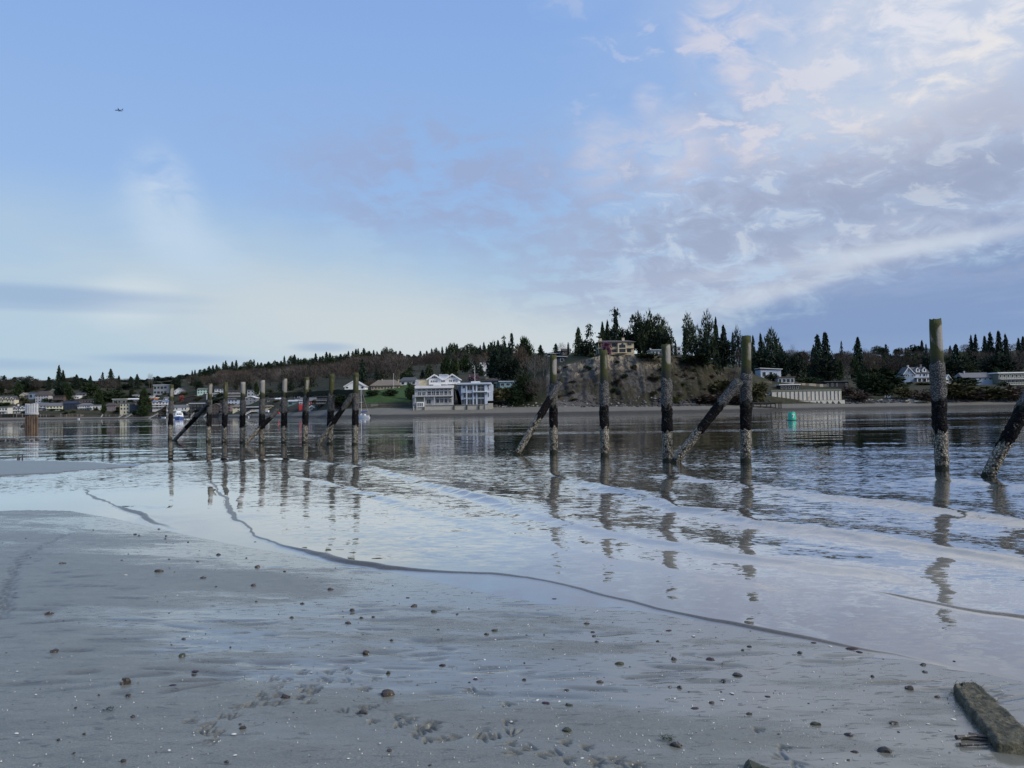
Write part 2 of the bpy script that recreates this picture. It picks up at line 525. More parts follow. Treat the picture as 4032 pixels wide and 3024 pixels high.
def build_water():
    dep = np.radians(np.concatenate([np.linspace(17.0, 8.0, 240, endpoint=False), np.linspace(8.0, 1.6, 330, endpoint=False),
                                     np.linspace(1.6, 0.11, 150)]))
    d = H / np.tan(dep)
    d = np.concatenate([[3.0], d, [1500.0, 2500.0]])
    X, Y = polar(d, az_span(820))
    zs, sd, inb = sand_height(X, Y)
    Z = np.full(X.shape, 0.0)
    rip = np.clip(sstep(sd, 0.0, 7.0), 0, 1)
    foam = np.zeros(X.shape)
    wig = 0.05 * fbm(X * 1.6, Y * 1.6, 3)
    for (ln, h, fw, bw, fi, fo) in BORES:
        s, t = sd_line(X, Y, ln)
        s = s + wig
        e = sstep(t, -0.02, max(fi, .02)) * (1 - sstep(t, 1 - fo, 1.02))
        thick = 0.5 + 0.9 * sstep(vnoise(X * .55 + 3.3, Y * .55 + 8), -.35, .55)
        prof = np.where(s > 0, np.exp(-s / bw), np.exp(-(s / fw) ** 2)) * e
        Z += thick * h * prof * (1 + 0.3 * vnoise(X * 1.3, Y * 1.3)) * (0.55 + 0.45 * sstep(np.abs(X - 0.1), .3, 2.2))
        foam = np.maximum(foam, e * sstep(thick, .1, .6) * np.exp(-((s + .5 * fw) / (.62 * fw * thick)) ** 2))
        rip = np.maximum(rip, np.where(s > 0, 0.55 * np.exp(-s / 1.0), 0) * e)
    for (ln, h, fw, bw) in SWELLS:
        s, t = sd_line(X, Y, ln)
        s = s + wig * 2
        e = sstep(t, 0.0, 0.12) * (1 - sstep(t, 0.9, 1.02))
        prof = np.where(s > 0, np.exp(-(s / bw) ** 2), np.exp(-(s / fw) ** 2)) * e
        Z += h * prof * (0.75 + 0.5 * vnoise(X * .3, Y * .3))
    deep = sstep(sd, 3.0, 30.0)
    Z += deep * 0.010 * fbm(X * 0.35, Y * 0.6, 3) * np.clip(60 / np.hypot(X, Y), 0, 1)
    # thin sheet: never below the sand it runs over, gone where the sand is higher
    base = 0.0015 * sstep(sd, -0.05, 0.5) - 0.03 * sstep(-sd, 0.0, 0.8)
    Z = Z * sstep(sd, -0.30, -0.05) + base
    Z = np.where(inb, zs - 0.05, Z)
    sb, _ = sd_line(X, Y, BORES[1][0])
    rip = np.maximum(0.42 * sstep(sb, 0.02, 0.5) + 0.58 * sstep(sb, 0.5, 9.0), 0.05 * sstep(sd, 0, 2))
    rip = np.maximum(rip, sstep(np.hypot(X, Y), 19, 26) * sstep(sd, 0, 4))
    depth = np.clip((Z - zs) * 2.0, 0, 1)
    return grid_obj('water', X, Y, Z, MAT_WATER, {'rip': rip, 'depth': depth, 'rim': sstep(sd + 0.4 * fbm(X * .8, Y * .8, 2), 0.0, 3.0), 'foam': foam, 'far': sstep(np.hypot(X, Y) + 5 * fbm(X * .07, Y * .07, 2), 24, 38)})


def sand_material():
    m, t, s = new_mat('wet_sand')
    co = t.n('ShaderNodeNewGeometry').outputs['Position']
    wet = t.n('ShaderNodeAttribute', attribute_name='wet').outputs['Fac']
    tread = t.n('ShaderNodeAttribute', attribute_name='tread').outputs['Fac']
    n1 = t.noise(t.scale(co, (0.5, 1.6, 1.0)), 1.0, 5, 0.6)
    n2 = t.noise(co, 90.0, 3, 0.7)
    n3 = t.noise(t.scale(co, (1.4, 5.0, 1.0)), 1.0, 4, 0.6, 0.6)
    dry = t.mix(n1, (0.122, 0.125, 0.104, 1), (0.182, 0.184, 0.153, 1))
    k = t.lr(n2, 0.28, 0.72, 0.55, 1.45)
    dry = t.mix(1.0, dry, t.xyz(k, k, k), 'MULTIPLY')
    n5 = t.noise(t.scale(co, (3.0, 9.0, 1.0)), 1.0, 5, 0.65, 0.5)
    n6 = t.noise(t.scale(co, (7.0, 26.0, 1.0)), 1.0, 3, 0.6, 0.8)
    k5 = t.mul(t.lr(n5, 0.3, 0.7, 0.80, 1.18), t.lr(t.sm(n6, 0.60, 0.70), 0, 1, 1.0, 0.62))
    dry = t.mix(1.0, dry, t.xyz(k5, k5, k5), 'MULTIPLY')
    col = t.mix(wet, dry, (0.165, 0.166, 0.140, 1))
    k6 = t.mul(t.lr(tread, 0, 1, 1.0, 0.62), t.lr(t.sm(n6, 0.57, 0.66), 0, 1, 1.0, 0.72))
    col = t.mix(1.0, col, t.xyz(k6, k6, k6), 'MULTIPLY')
    # shell crumbs worked into the sand
    v = t.n('ShaderNodeTexVoronoi')
    t.put(v.inputs['Vector'], co)
    v.inputs['Scale'].default_value = 26.0
    cell = t.sep(v.outputs['Color'])
    crumb = t.mul(t.m('LESS_THAN', v.outputs['Distance'], t.mul(cell[1], 0.17)), t.m('GREATER_THAN', cell[0], 0.90))
    crumb = t.mul(crumb, t.sm(wet, 0.35, 0.05))
    col = t.mix(crumb, col, (0.62, 0.60, 0.56, 1))
    t.put(s['Base Color'], col)
    # water lies in the runnels: shinier there
    film = t.sm(t.add(t.mul(wet, 0.85), t.sub(t.add(t.mul(t.sub(n3, 0.5), 0.5), t.mul(t.sub(n5, 0.5), 0.5)), t.mul(t.sm(n6, 0.57, 0.65), 0.55))), 0.28, 0.85)
    t.put(s['Roughness'], t.lr(film, 0.0, 1.0, 0.34, 0.06))
    s['IOR'].default_value = 1.36
    t.put(s['Specular IOR Level'], t.lr(film, 0.0, 1.0, 1.0, 0.8))
    bump = t.n('ShaderNodeBump')
    t.put(bump.inputs['Strength'], t.lr(film, 0.0, 1.0, 0.75, 0.10))
    bump.inputs['Distance'].default_value = 0.004
    t.put(bump.inputs['Height'], t.add(n2, t.mul(n3, 0.8)))
    t.put(s['Normal'], bump.outputs[0])
    t.put(s['Coat Weight'], t.mul(t.sm(film, 0.55, 1.0), 0.55))
    s['Coat IOR'].default_value = 1.5
    s['Coat Roughness'].default_value = 0.05
    t.put(s['Coat Normal'], bump.outputs[0])
    return m


def water_material():
    m, t, s = new_mat('sea_water')
    geo = t.n('ShaderNodeNewGeometry')
    co = geo.outputs['Position']
    A = lambda k: t.n('ShaderNodeAttribute', attribute_name=k).outputs['Fac']
    rip, depth, foam, far = A('rip'), A('depth'), A('foam'), A('far')
    # slopes of the ripples, crest lines lying mostly across the view
    r1 = t.noise(t.scale(co, (1.1, 1.9, 0.0)), 1.0, 3, 0.55, 0.4, color=True)
    r2 = t.noise(t.scale(co, (3.6, 6.5, 0.0)), 1.0, 3, 0.6, 0.3, color=True)
    r3 = t.noise(t.scale(co, (0.30, 0.62, 0.0)), 1.0, 3, 0.5, 0.3, color=True)
    # patches of breeze: long flat streaks on the far water
    pat = t.noise(t.scale(co, (0.004, 0.05, 0.0)), 1.0, 4, 0.55, 0.5)
    pat2 = t.noise(t.scale(co, (0.05, 0.11, 0.0)), 1.0, 3, 0.5, 0.8)
    breeze_far = t.sm(pat, 0.53, 0.59)
    breeze_near = t.sm(pat2, 0.40, 0.62)
    strength = t.mul(rip, t.mix(far, t.lr(breeze_near, 0, 1, 0.065, 0.115), t.lr(breeze_far, 0, 1, 0.009, 0.17)))
    strength = t.add(strength, 0.008)
    ctr = lambda c, k: t.vop('MULTIPLY', t.vop('SUBTRACT', c, (0.5, 0.5, 0.5)), (0.55 * k, 1.0 * k, 0.0))
    r4 = t.noise(t.scale(co, (8.0, 17.0, 0.0)), 1.0, 2, 0.6, 0.3, color=True)
    slope = t.vop('ADD', t.vop('ADD', ctr(r1, 0.7), ctr(r2, 2.2)), t.vop('ADD', ctr(r3, 0.25), ctr(r4, 1.8)))
    sl = t.n('ShaderNodeVectorMath', operation='SCALE')
    t.put(sl.inputs[0], slope)
    t.put(sl.inputs['Scale'], strength)
    nrm = t.vop('NORMALIZE', t.vop('ADD', geo.outputs['Normal'], sl.outputs[0]))
    t.put(s['Normal'], nrm)
    shal = t.mix(A('rim'), (0.17, 0.162, 0.142, 1), (0.36, 0.345, 0.295, 1))
    bed = t.mix(t.sm(depth, 0.08, 0.70), shal, (0.010, 0.014, 0.013, 1))
    fo = t.noise(co, 38.0, 4, 0.7)
    bed = t.mix(t.mul(t.sm(foam, 0.15, 0.5), t.lr(fo, 0.3, 0.7, 0.6, 1.0)), bed, (0.060, 0.054, 0.044, 1))
    t.put(s['Base Color'], bed)
    t.put(s['Roughness'], t.add(t.lr(far, 0, 1, 0.02, 0.05), t.mul(t.sm(foam, 0.2, 0.6), 0.25)))
    s['IOR'].default_value = 1.333
    t.put(s['Coat Weight'], t.sm(foam, 0.5, 0.1))
    s['Coat IOR'].default_value = 1.7
    s['Coat Roughness'].default_value = 0.02
    t.put(s['Coat Normal'], nrm)
    return m


MAT_SAND = sand_material()
MAT_WATER = water_material()

# ------------------------------------------------------------------ beach and water
random.seed(21)


def bird_track(u, v, heading, size=0.05, deep=0.010):
    p = flat(u, v, 0.1)
    for da in (-0.55, 0.0, 0.55):
        a = heading + da
        GROOVES.append((p.x + math.cos(a) * size * .6, p.y + math.sin(a) * size * .6, size * .55, 0.008, a, deep * 1.5))


# trails of gull footprints, and flat scrapes behind stones
for (u0, v0, u1, v1, n, w_) in ((730, 2860, 1330, 2620, 34, 40), (1350, 2740, 1840, 2860, 26, 34), (1850, 2860, 2520, 2985, 26, 26),
                                (1100, 2660, 1480, 2640, 16, 30), (1900, 2700, 2250, 2900, 10, 60), (2350, 2960, 2800, 3010, 7, 20),
                                (2980, 2840, 3160, 2960, 7, 30), (950, 2760, 1250, 2700, 14, 30)):
    hd = math.atan2(-(v1 - v0) * 2.2, (u1 - u0))
    n = int(n * .62)
    for i in range(n):
        k = (i + random.random() * .9) / n
        bird_track(u0 + (u1 - u0) * k + random.gauss(0, w_ * .9), v0 + (v1 - v0) * k + random.gauss(0, w_ * .9),
                   hd + random.gauss(0, .35) + (PI if random.random() < .3 else 0), random.uniform(.055, .085), random.uniform(.007, .012))
# a line of prints walking up the left edge
trail = [(322, 2045), (285, 2070), (250, 2092), (205, 2115), (170, 2140), (120, 2160), (80, 2190), (60, 2225), (45, 2260), (35, 2300), (25, 2345), (15, 2390), (5, 2430)]
for (a, b) in zip(trail[:-1], trail[1:]):
    for k in np.linspace(0, 1, 7, endpoint=False):
        p = flat(a[0] + (b[0] - a[0]) * k + random.gauss(0, 3), a[1] + (b[1] - a[1]) * k, 0.08)
        GROOVES.append((p.x, p.y, 0.05 + random.random() * .06, 0.020, random.uniform(-.5, .5), 0.016))
for i in range(150):
    u, v = random.uniform(-50, 4080), random.uniform(2080, 2720)
    p = flat(u, v, 0.08)
    GROOVES.append((p.x, p.y, random.uniform(.06, .28), random.uniform(.02, .045), random.gauss(0.1, .2), random.uniform(.005, .013)))

sand = build_sand()
tag(sand, kind='structure')
water = build_water()
tag(water, kind='structure')

# ------------------------------------------------------------------ the far shore
# per direction u: (depth, height on the photograph) from the water's edge to behind the ridge
PROF = {
    -700: [(860, None), (872, 1652), (905, 1630), (1000, 1572), (1150, 1522), (1700, 1508)],
    0: [(860, None), (872, 1645), (905, 1628), (1000, 1568), (1150, 1514), (1700, 1502)],
    600: [(850, None), (862, 1640), (900, 1620), (1000, 1552), (1150, 1507), (1700, 1497)],
    780: [(760, None), (775, 1637), (810, 1618), (930, 1548), (1180, 1492), (1700, 1474)],
    900: [(600, None), (625, 1633), (665, 1618), (800, 1560), (1200, 1494), (1700, 1466)],
    1150: [(400, None), (432, 1624), (462, 1606), (600, 1562), (1100, 1494), (1700, 1440)],
    1300: [(318, None), (350, 1612), (375, 1570), (470, 1538), (1000, 1484), (1650, 1428)],
    1400: [(295, None), (322, 1608), (345, 1560), (400, 1538), (950, 1480), (1650, 1418)],
    1500: [(290, None), (318, 1606), (342, 1550), (400, 1536), (900, 1476), (1600, 1414)],
    1640: [(288, None), (314, 1606), (352, 1552), (420, 1505), (800, 1462), (1600, 1416)],
    1900: [(288, None), (313, 1605), (340, 1548), (400, 1512), (640, 1446), (1400, 1400)],
    2050: [(288, None), (313, 1603), (336, 1540), (372, 1490), (560, 1420), (1200, 1390)],
    2160: [(287, None), (312, 1601), (330, 1520), (352, 1450), (430, 1398), (900, 1394)],
    2250: [(286, None), (312, 1600), (324, 1520), (342, 1432), (405, 1396), (800, 1394)],
    2380: [(286, None), (312, 1599), (320, 1530), (338, 1396), (420, 1393), (800, 1391)],
    2620: [(290, None), (315, 1597), (323, 1530), (340, 1399), (430, 1402), (800, 1399)],
    2770: [(295, None), (320, 1594), (329, 1535), (346, 1418), (440, 1412), (800, 1408)],
    2830: [(300, None), (325, 1592), (338, 1540), (362, 1445), (450, 1438), (800, 1425)],
    2950: [(304, None), (328, 1591), (342, 1545), (375, 1470), (470, 1462), (800, 1440)],
    3030: [(308, None), (330, 1591), (343, 1538), (385, 1498), (480, 1472), (900, 1442)],
    3320: [(318, None), (340, 1587), (356, 1538), (400, 1515), (600, 1480), (1200, 1412)],
    3450: [(322, None), (342, 1584), (356, 1562), (430, 1520), (700, 1470), (1300, 1404)],
    3600: [(324, None), (343, 1580), (356, 1562), (440, 1510), (750, 1462), (1350, 1396)],
    3700: [(324, None), (343, 1580), (356, 1540), (450, 1508), (760, 1455), (1350, 1390)],
    4032: [(326, None), (345, 1578), (358, 1536), (450, 1504), (800, 1445), (1350, 1376)],
    4700: [(330, None), (350, 1570), (362, 1528), (450, 1496), (800, 1435), (1350, 1362)],
}
UK = sorted(PROF)
PD = np.array([[p[0] for p in PROF[u]] for u in UK], float)
PZ = np.array([[(0.0 if p[1] is None else at(u, p[1], p[0]).z) for p in PROF[u]] for u in UK], float)


def prof(u):
    d = np.array([np.interp(u, UK, PD[:, i]) for i in range(6)])
    z = np.array([np.interp(u, UK, PZ[:, i]) for i in range(6)])
    return d, z


def u_of(x, y):
    return 2016 + F * x / y * 1.0006


def ground_z(x, y):
    d, z = prof(u_of(x, y))
    return float(np.interp(y, d, z))


def v_of(p):
    l = CR.transposed() @ (Vector(p) - CAMP)
    return 1512 + F * l.y / l.z, 2016 - F * l.x / l.z   # (v, u)


def land(u, v, dmin=None, dmax=None):
    """where the far ground shows at (u, v); the nearest such depth inside the limits"""
    d, z = prof(u)
    lo, hi_ = (dmin or d[0]), (dmax or d[5])
    ys = np.linspace(lo, hi_, 500)
    zz = np.interp(ys, d, z)
    for Y, Z in zip(ys, zz):
        p = at(u, v, Y)
        if Z >= p.z:
            return Vector((p.x, Y, Z))
    p = at(u, v, hi_)
    return Vector((p.x, hi_, float(zz[-1])))


def terrain_rows():
    us = np.concatenate([np.arange(-700, 1100, 22), np.arange(1100, 2100, 10), np.arange(2100, 2960, 4), np.arange(2960, 4700, 12)]).astype(float)
    segs = [8, 14, 40, 16, 22]
    rows = []
    for u in us:
        d, z = prof(u)
        D, Z = [d[0] - 30, d[0] - 4], [-1.2, -0.15]
        for i, n in enumerate(segs):
            t = np.linspace(0, 1, n, endpoint=False)
            D += list(d[i] + (d[i + 1] - d[i]) * t)
            Z += list(z[i] + (z[i + 1] - z[i]) * t)
        D += [d[5], d[5] + 60, d[5] + 900]
        Z += [z[5], z[5] - 3, z[5] - 140]
        rows.append((D, Z))
    D = np.array([r[0] for r in rows]).T
    Z = np.array([r[1] for r in rows]).T
    U = np.broadcast_to(us, D.shape)
    X = (U - 2016) / F * D / 1.0006
    return U, X, D, Z


def build_terrain():
    U, X, D, Z = terrain_rows()
    R = Z.shape[0]
    b0, b1, b2, b3 = 2, 10, 24, 64        # first rows of the beach, foot, face, top
    # relief
    face = np.zeros(Z.shape)
    face[b1:b3 + 4] = 1
    face = face * sstep(U, 2160, 2260) * (1 - sstep(U, 2800, 2900))
    rowi = np.broadcast_to(np.arange(R)[:, None], Z.shape)
    ff = sstep(rowi, b1, b1 + 8) * (1 - sstep(rowi, b3 - 3, b3 + 1)) * face
    gul = fbm(X * 0.16, Z * 0.05 + 3, 4, 0.55) + 0.6 * np.abs(fbm(X * 0.35 + 9, Z * 0.08, 3))
    D2 = D + ff * (gul * 1.9)
    Z2 = Z + (1 - face) * sstep(rowi, b1, b1 + 6) * np.minimum(2.0, D / 500) * fbm(X * 0.03, D * 0.03, 3)
    Z2 = Z2 + ff * 0.7 * fbm(X * 0.4, D * 0.9 + Z * .3, 3)
    Z2[b0:b1] += 0.10 * fbm(X[b0:b1] * 0.4, D[b0:b1] * 0.6, 2)
    lawn = ((U > 1430) & (U < 1618) & (rowi > b1 + 4) & (rowi < b2 + 34)).astype(float)
    pale = ff * 0
    cuts = [(0, b1 + 2, 'far_beach', MAT_SHORE), (b1 + 1, R, 'hillside', MAT_HILL)]
    fm = (U >= 2150) & (U <= 2900)
    j0, j1 = int(np.argmax(fm[0])), int(len(fm[0]) - np.argmax(fm[0][::-1]))
    at_ = {'lawn': lawn, 'face': ff, 'row': rowi / R * 1.0, 'zz': Z}
    sub = lambda rs, cs: {k: v[rs, cs] for k, v in at_.items()}

    def sheet(name, rs, cs, mat):
        o = grid_obj(name, X[rs, cs], D2[rs, cs], Z2[rs, cs], mat, sub(rs, cs))
        return tag(o, kind='structure')
    A = slice(None)
    sheet('far_beach', slice(0, b1 + 1), A, MAT_SHORE)
    sheet('hillside', slice(b1, R), slice(0, j0 + 1), MAT_HILL)
    sheet('bluff', slice(b1, b3 + 1), slice(j0, j1), MAT_BLUFF)
    sheet('bluff_top', slice(b3, R), slice(j0, j1), MAT_HILL)
    sheet('hillside', slice(b1, R), slice(j1 - 1, U.shape[1]), MAT_HILL)


def shore_material():
    m, t, s = new_mat('shingle')
    co = t.n('ShaderNodeNewGeometry').outputs['Position']
    z = t.sep(co)[2]
    n1 = t.noise(t.scale(co, (0.12, 0.5, 1)), 1.0, 5, 0.65)
    n2 = t.noise(co, 2.2, 4, 0.75)
    wetl = t.sm(t.add(z, t.mul(t.sub(n1, 0.5), 0.8)), 0.7, 1.3)
    c = t.mix(wetl, (0.060, 0.057, 0.052, 1), (0.155, 0.148, 0.128, 1))
    c = t.mix(t.mul(t.sm(n1, 0.5, 0.7), 0.5), c, (0.10, 0.105, 0.075, 1))
    k = t.lr(n2, 0.25, 0.75, 0.6, 1.4)
    t.put(s['Base Color'], t.mix(1.0, c, t.xyz(k, k, k), 'MULTIPLY'))
    s['Roughness'].default_value = 0.95
    s['Specular IOR Level'].default_value = 0.08
    return m


def hill_material():
    m, t, s = new_mat('hill_ground')
    co = t.n('ShaderNodeNewGeometry').outputs['Position']
    lawn = t.n('ShaderNodeAttribute', attribute_name='lawn').outputs['Fac']
    n1 = t.noise(co, 0.06, 5, 0.65)
    n2 = t.noise(co, 0.7, 4, 0.7)
    c = t.mix(t.sm(n1, 0.40, 0.62), (0.030, 0.036, 0.020, 1), (0.054, 0.048, 0.034, 1))
    c = t.mix(lawn, c, (0.040, 0.072, 0.024, 1))
    k = t.lr(n2, 0.25, 0.75, 0.55, 1.45)
    t.put(s['Base Color'], t.mix(1.0, c, t.xyz(k, k, k), 'MULTIPLY'))
    s['Roughness'].default_value = 0.95
    s['Specular IOR Level'].default_value = 0.1
    return m


def bluff_material():
    m, t, s = new_mat('bluff_earth')
    co = t.n('ShaderNodeNewGeometry').outputs['Position']
    x, y, z = t.sep(co)
    warp = t.noise(co, 0.09, 3, 0.6, color=True)
    wc = t.vop('ADD', co, t.vop('MULTIPLY', warp, (9, 0, 9)))
    n1 = t.noise(t.scale(wc, (0.22, 0.05, 0.07)), 1.0, 6, 0.62)          # streaks running down
    n2 = t.noise(wc, 0.45, 6, 0.66)
    n3 = t.noise(t.scale(co, (0.04, 0.0, 0.05)), 1.0, 3, 0.6, 0.6)
    n4 = t.noise(t.scale(co, (0.45, 0.1, 0.30)), 1.0, 5, 0.7)
    c = t.mix(t.sm(n1, 0.34, 0.66), (0.066, 0.062, 0.060, 1), (0.112, 0.105, 0.098, 1))
    c = t.mix(t.mul(t.sm(n2, 0.52, 0.72), 0.5), c, (0.135, 0.123, 0.108, 1))
    # clean tan sand near the top
    topz = t.sub(z, t.lr(x, 25.0, 48.0, 16.0, 19.5))
    tan = t.mul(t.sm(topz, -2.0, 1.5), t.sm(n4, 0.46, 0.60))
    tan = t.mul(tan, t.sm(x, 76.0, 66.0))
    c = t.mix(t.mul(tan, 0.9), c, (0.30, 0.255, 0.18, 1))
    # creeping plants
    veg = t.sm(t.add(n3, t.mul(t.sub(n2, 0.5), 0.45)), 0.50, 0.60)
    veg = t.m('MAXIMUM', t.mul(veg, 0.85), t.mul(t.sm(x, 56.0, 66.0), t.sm(n2, 0.34, 0.5)))
    veg = t.mul(veg, t.sub(1.0, t.mul(tan, 0.9)))
    vc = t.mix(t.sm(n4, 0.4, 0.6), (0.028, 0.030, 0.017, 1), (0.046, 0.040, 0.026, 1))
    c = t.mix(veg, c, vc)
    t.put(s['Base Color'], c)
    s['Roughness'].default_value = 0.95
    s['Specular IOR Level'].default_value = 0.1
    b = t.n('ShaderNodeBump')
    b.inputs['Strength'].default_value = 1.0
    b.inputs['Distance'].default_value = 1.2
    t.put(b.inputs['Height'], t.add(n2, n4))
    t.put(s['Normal'], b.outputs[0])
    return m


MAT_SHORE, MAT_HILL, MAT_BLUFF = shore_material(), hill_material(), bluff_material()
build_terrain()

# ------------------------------------------------------------------ pilings
def post_material():
    m, t, s = new_mat('old_post')
    co = t.n('ShaderNodeTexCoord').outputs['Object']
    x, y, z = t.sep(co)
    g = t.noise(t.scale(co, (9, 9, 0.9)), 1.0, 5, 0.65)                   # grain
    n1 = t.noise(t.scale(co, (3.2, 3.2, 0.8)), 1.0, 4, 0.6, 0.4)
    n2 = t.noise(co, 16.0, 4, 0.7)
    oi = t.n('ShaderNodeObjectInfo').outputs['Random']
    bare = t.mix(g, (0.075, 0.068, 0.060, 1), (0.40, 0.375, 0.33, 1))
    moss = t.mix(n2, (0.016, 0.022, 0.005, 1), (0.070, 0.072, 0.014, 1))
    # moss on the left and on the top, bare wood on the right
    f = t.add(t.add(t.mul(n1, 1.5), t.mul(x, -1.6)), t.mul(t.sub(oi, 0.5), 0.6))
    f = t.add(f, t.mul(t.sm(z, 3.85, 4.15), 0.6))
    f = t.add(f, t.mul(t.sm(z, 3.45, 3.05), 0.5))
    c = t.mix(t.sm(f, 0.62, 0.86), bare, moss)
    c = t.mix(t.sm(z, 3.25, 2.9), c, (0.020, 0.022, 0.012, 1))
    t.put(s['Base Color'], c)
    s['Roughness'].default_value = 0.85
    b = t.n('ShaderNodeBump')
    b.inputs['Strength'].default_value = 0.8
    b.inputs['Distance'].default_value = 0.03
    t.put(b.inputs['Height'], t.add(g, n2))
    t.put(s['Normal'], b.outputs[0])
    return m


def crust_material(name, lo, hi_, dark, amt, scale, rough=0.9):
    m, t, s = new_mat(name)
    co = t.n('ShaderNodeTexCoord').outputs['Object']
    v = t.voro(co, scale)
    n1 = t.noise(co, 8.5, 5, 0.7, 0.7)
    c = t.mix(t.sm(v, 0.1, 0.6), hi_ + (1,), lo + (1,))
    c = t.mix(t.sm(n1, amt + 0.06, amt - 0.06), c, dark + (1,))
    t.put(s['Base Color'], c)
    s['Roughness'].default_value = rough
    s['Specular IOR Level'].default_value = 0.12
    b = t.n('ShaderNodeBump')
    b.inputs['Strength'].default_value = 1.0
    b.inputs['Distance'].default_value = 0.03
    t.put(b.inputs['Height'], t.sub(1.0, v))
    t.put(s['Normal'], b.outputs[0])
    return m


MAT_POST = post_material()
MAT_GREY = crust_material('grey_barnacles', (0.065, 0.064, 0.062), (0.26, 0.255, 0.245), (0.030, 0.029, 0.028), 0.39, 28)
MAT_MUSSEL = crust_material('blue_mussels', (0.005, 0.005, 0.006), (0.014, 0.013, 0.013), (0.15, 0.14, 0.12), 0.36, 22, 0.8)
MAT_PALE = crust_material('pale_barnacles', (0.16, 0.145, 0.115), (0.56, 0.52, 0.43), (0.020, 0.019, 0.016), 0.46, 20)


def sleeve(name, z0, z1, rad, bump, fuzz0, fuzz1, mat, parent, seed, freq=13.0, nseg=30):
    """a lumpy crust round the post between two heights, its rims ragged"""
    nz = max(8, int((z1 - z0) / 0.055))
    V, Fc = [], []
    for i in range(nz + 1):
        for j in range(nseg):
            a = 2 * PI * j / nseg
            ca_, sa_ = math.cos(a), math.sin(a)
            top = z1 + fuzz1 * mnoise.noise((ca_ * 1.3 + seed, sa_ * 1.3, 4.0))
            bot = z0 + fuzz0 * mnoise.noise((ca_ * 1.3 + seed, sa_ * 1.3, 9.0))
            z = bot + (top - bot) * i / nz
            p = (ca_ * 0.2 * freq + seed * 7, sa_ * 0.2 * freq, z * freq)
            n = mnoise.noise(p) + 0.6 * mnoise.noise((p[0] * 2.3, p[1] * 2.3, p[2] * 2.3))
            n2 = mnoise.noise((ca_ * .8 + seed, sa_ * .8, z * 2.2))
            r = rad + bump * (0.45 * n + 0.5 * n2)
            if i in (0, nz): r = rad * 0.80
            V.append((ca_ * r, sa_ * r, z))
    for i in range(nz):
        for j in range(nseg):
            k = (j + 1) % nseg
            Fc.append((i * nseg + j, i * nseg + k, (i + 1) * nseg + k, (i + 1) * nseg + j))
    return mesh_obj(name, V, Fc, mat, parent, smooth=True)


def shaft(name, L, r0, r1, mat, parent, seed, z0=-1.2, ragged=0.04):
    nz, ns = 26, 24
    V, Fc = [], []
    for i in range(nz + 1):
        z = z0 + (L - z0) * i / nz
        for j in range(ns):
            a = 2 * PI * j / ns
            r = r0 + (r1 - r0) * max(0, z) / L
            r *= 1 + 0.035 * mnoise.noise((math.cos(a) * 1.5 + seed, math.sin(a) * 1.5, z * 0.8)) + 0.03 * mnoise.noise((math.cos(a) * 6 + seed, math.sin(a) * 6, z * .4))
            zz = z
            if i == nz:
                zz += ragged * mnoise.noise((math.cos(a) * 2 + seed, math.sin(a) * 2, 1)) - 0.02
                r *= 0.95
            V.append((math.cos(a) * r, math.sin(a) * r, zz))
    for i in range(nz):
        for j in range(ns):
            k = (j + 1) % ns
            Fc.append((i * ns + j, i * ns + k, (i + 1) * ns + k, (i + 1) * ns + j))
    V.append((0, 0, L - 0.05))
    for j in range(ns):
        Fc.append((nz * ns + j, nz * ns + (j + 1) % ns, len(V) - 1))
    return mesh_obj(name, V, Fc, mat, parent, smooth=True)


def set_axis(o, base, tip, length):
    o.location = base
    o.rotation_mode = 'QUATERNION'
    d = (tip - base).normalized()
    yv = Vector((0, 1, 0))
    xv = yv.cross(d).normalized()
    yv = d.cross(xv).normalized()
    M = Matrix((xv, yv, d)).transposed()
    o.rotation_quaternion = M.to_quaternion()


def piling(ub, vb, ut, vt, label, rad=0.152, seed=0, slope=(2.95, 1.95, 1.05)):
    base = flat(ub, vb)
    tip = at(ut, vt, base.y)
    L = (tip - base).length
    k = L / 4.2
    root = bpy.data.objects.new('piling', None)
    COL.objects.link(root)
    tag(root, label, 'piling', 'old timber pilings standing in a line in the shallows')
    set_axis(root, base, tip, L)
    shaft('post', L, rad * 1.1, rad, MAT_POST, root, seed)
    sleeve('barnacle_crust', slope[1] * k, slope[0] * k, rad * 1.24, 0.055, .22, .16, MAT_GREY, root, seed + .3)
    sleeve('mussel_band', slope[2] * k, (slope[1] + .03) * k, rad * 1.22, 0.06, .25, .2, MAT_MUSSEL, root, seed + .6, 16)
    sleeve('pale_barnacle_band', 0.06, (slope[2] + .12) * k, rad * 1.15, 0.03, .06, .2, MAT_PALE, root, seed + .9, 10)
    return root


def brace(ub, vb, ut, vt, Yt, label, rad=0.15, seed=0, cut=(0.30, 0.62, 0.97)):
    rad *= .78
    base = flat(ub, vb)
    tip = at(ut, vt, Yt)
    L = (tip - base).length
    root = bpy.data.objects.new('raking_brace', None)
    COL.objects.link(root)
    tag(root, label, 'brace', 'slanting brace piles leaning on the pilings')
    set_axis(root, base, tip, L)
    shaft('post', L, rad * 1.05, rad * .95, MAT_BEAM, root, seed, -1.3)
    sleeve('barnacle_crust', cut[1] * L, cut[2] * L, rad * 1.25, 0.055, .22, .1, MAT_GREY, root, seed + .3)
    sleeve('mussel_band', cut[0] * L, cut[1] * L + .04, rad * 1.22, 0.06, .3, .2, MAT_MUSSEL, root, seed + .6, 16)
    sleeve('pale_barnacle_band', 0.05, cut[0] * L + .12, rad * 1.14, 0.03, .06, .2, MAT_PALE, root, seed + .9, 10)
    return root


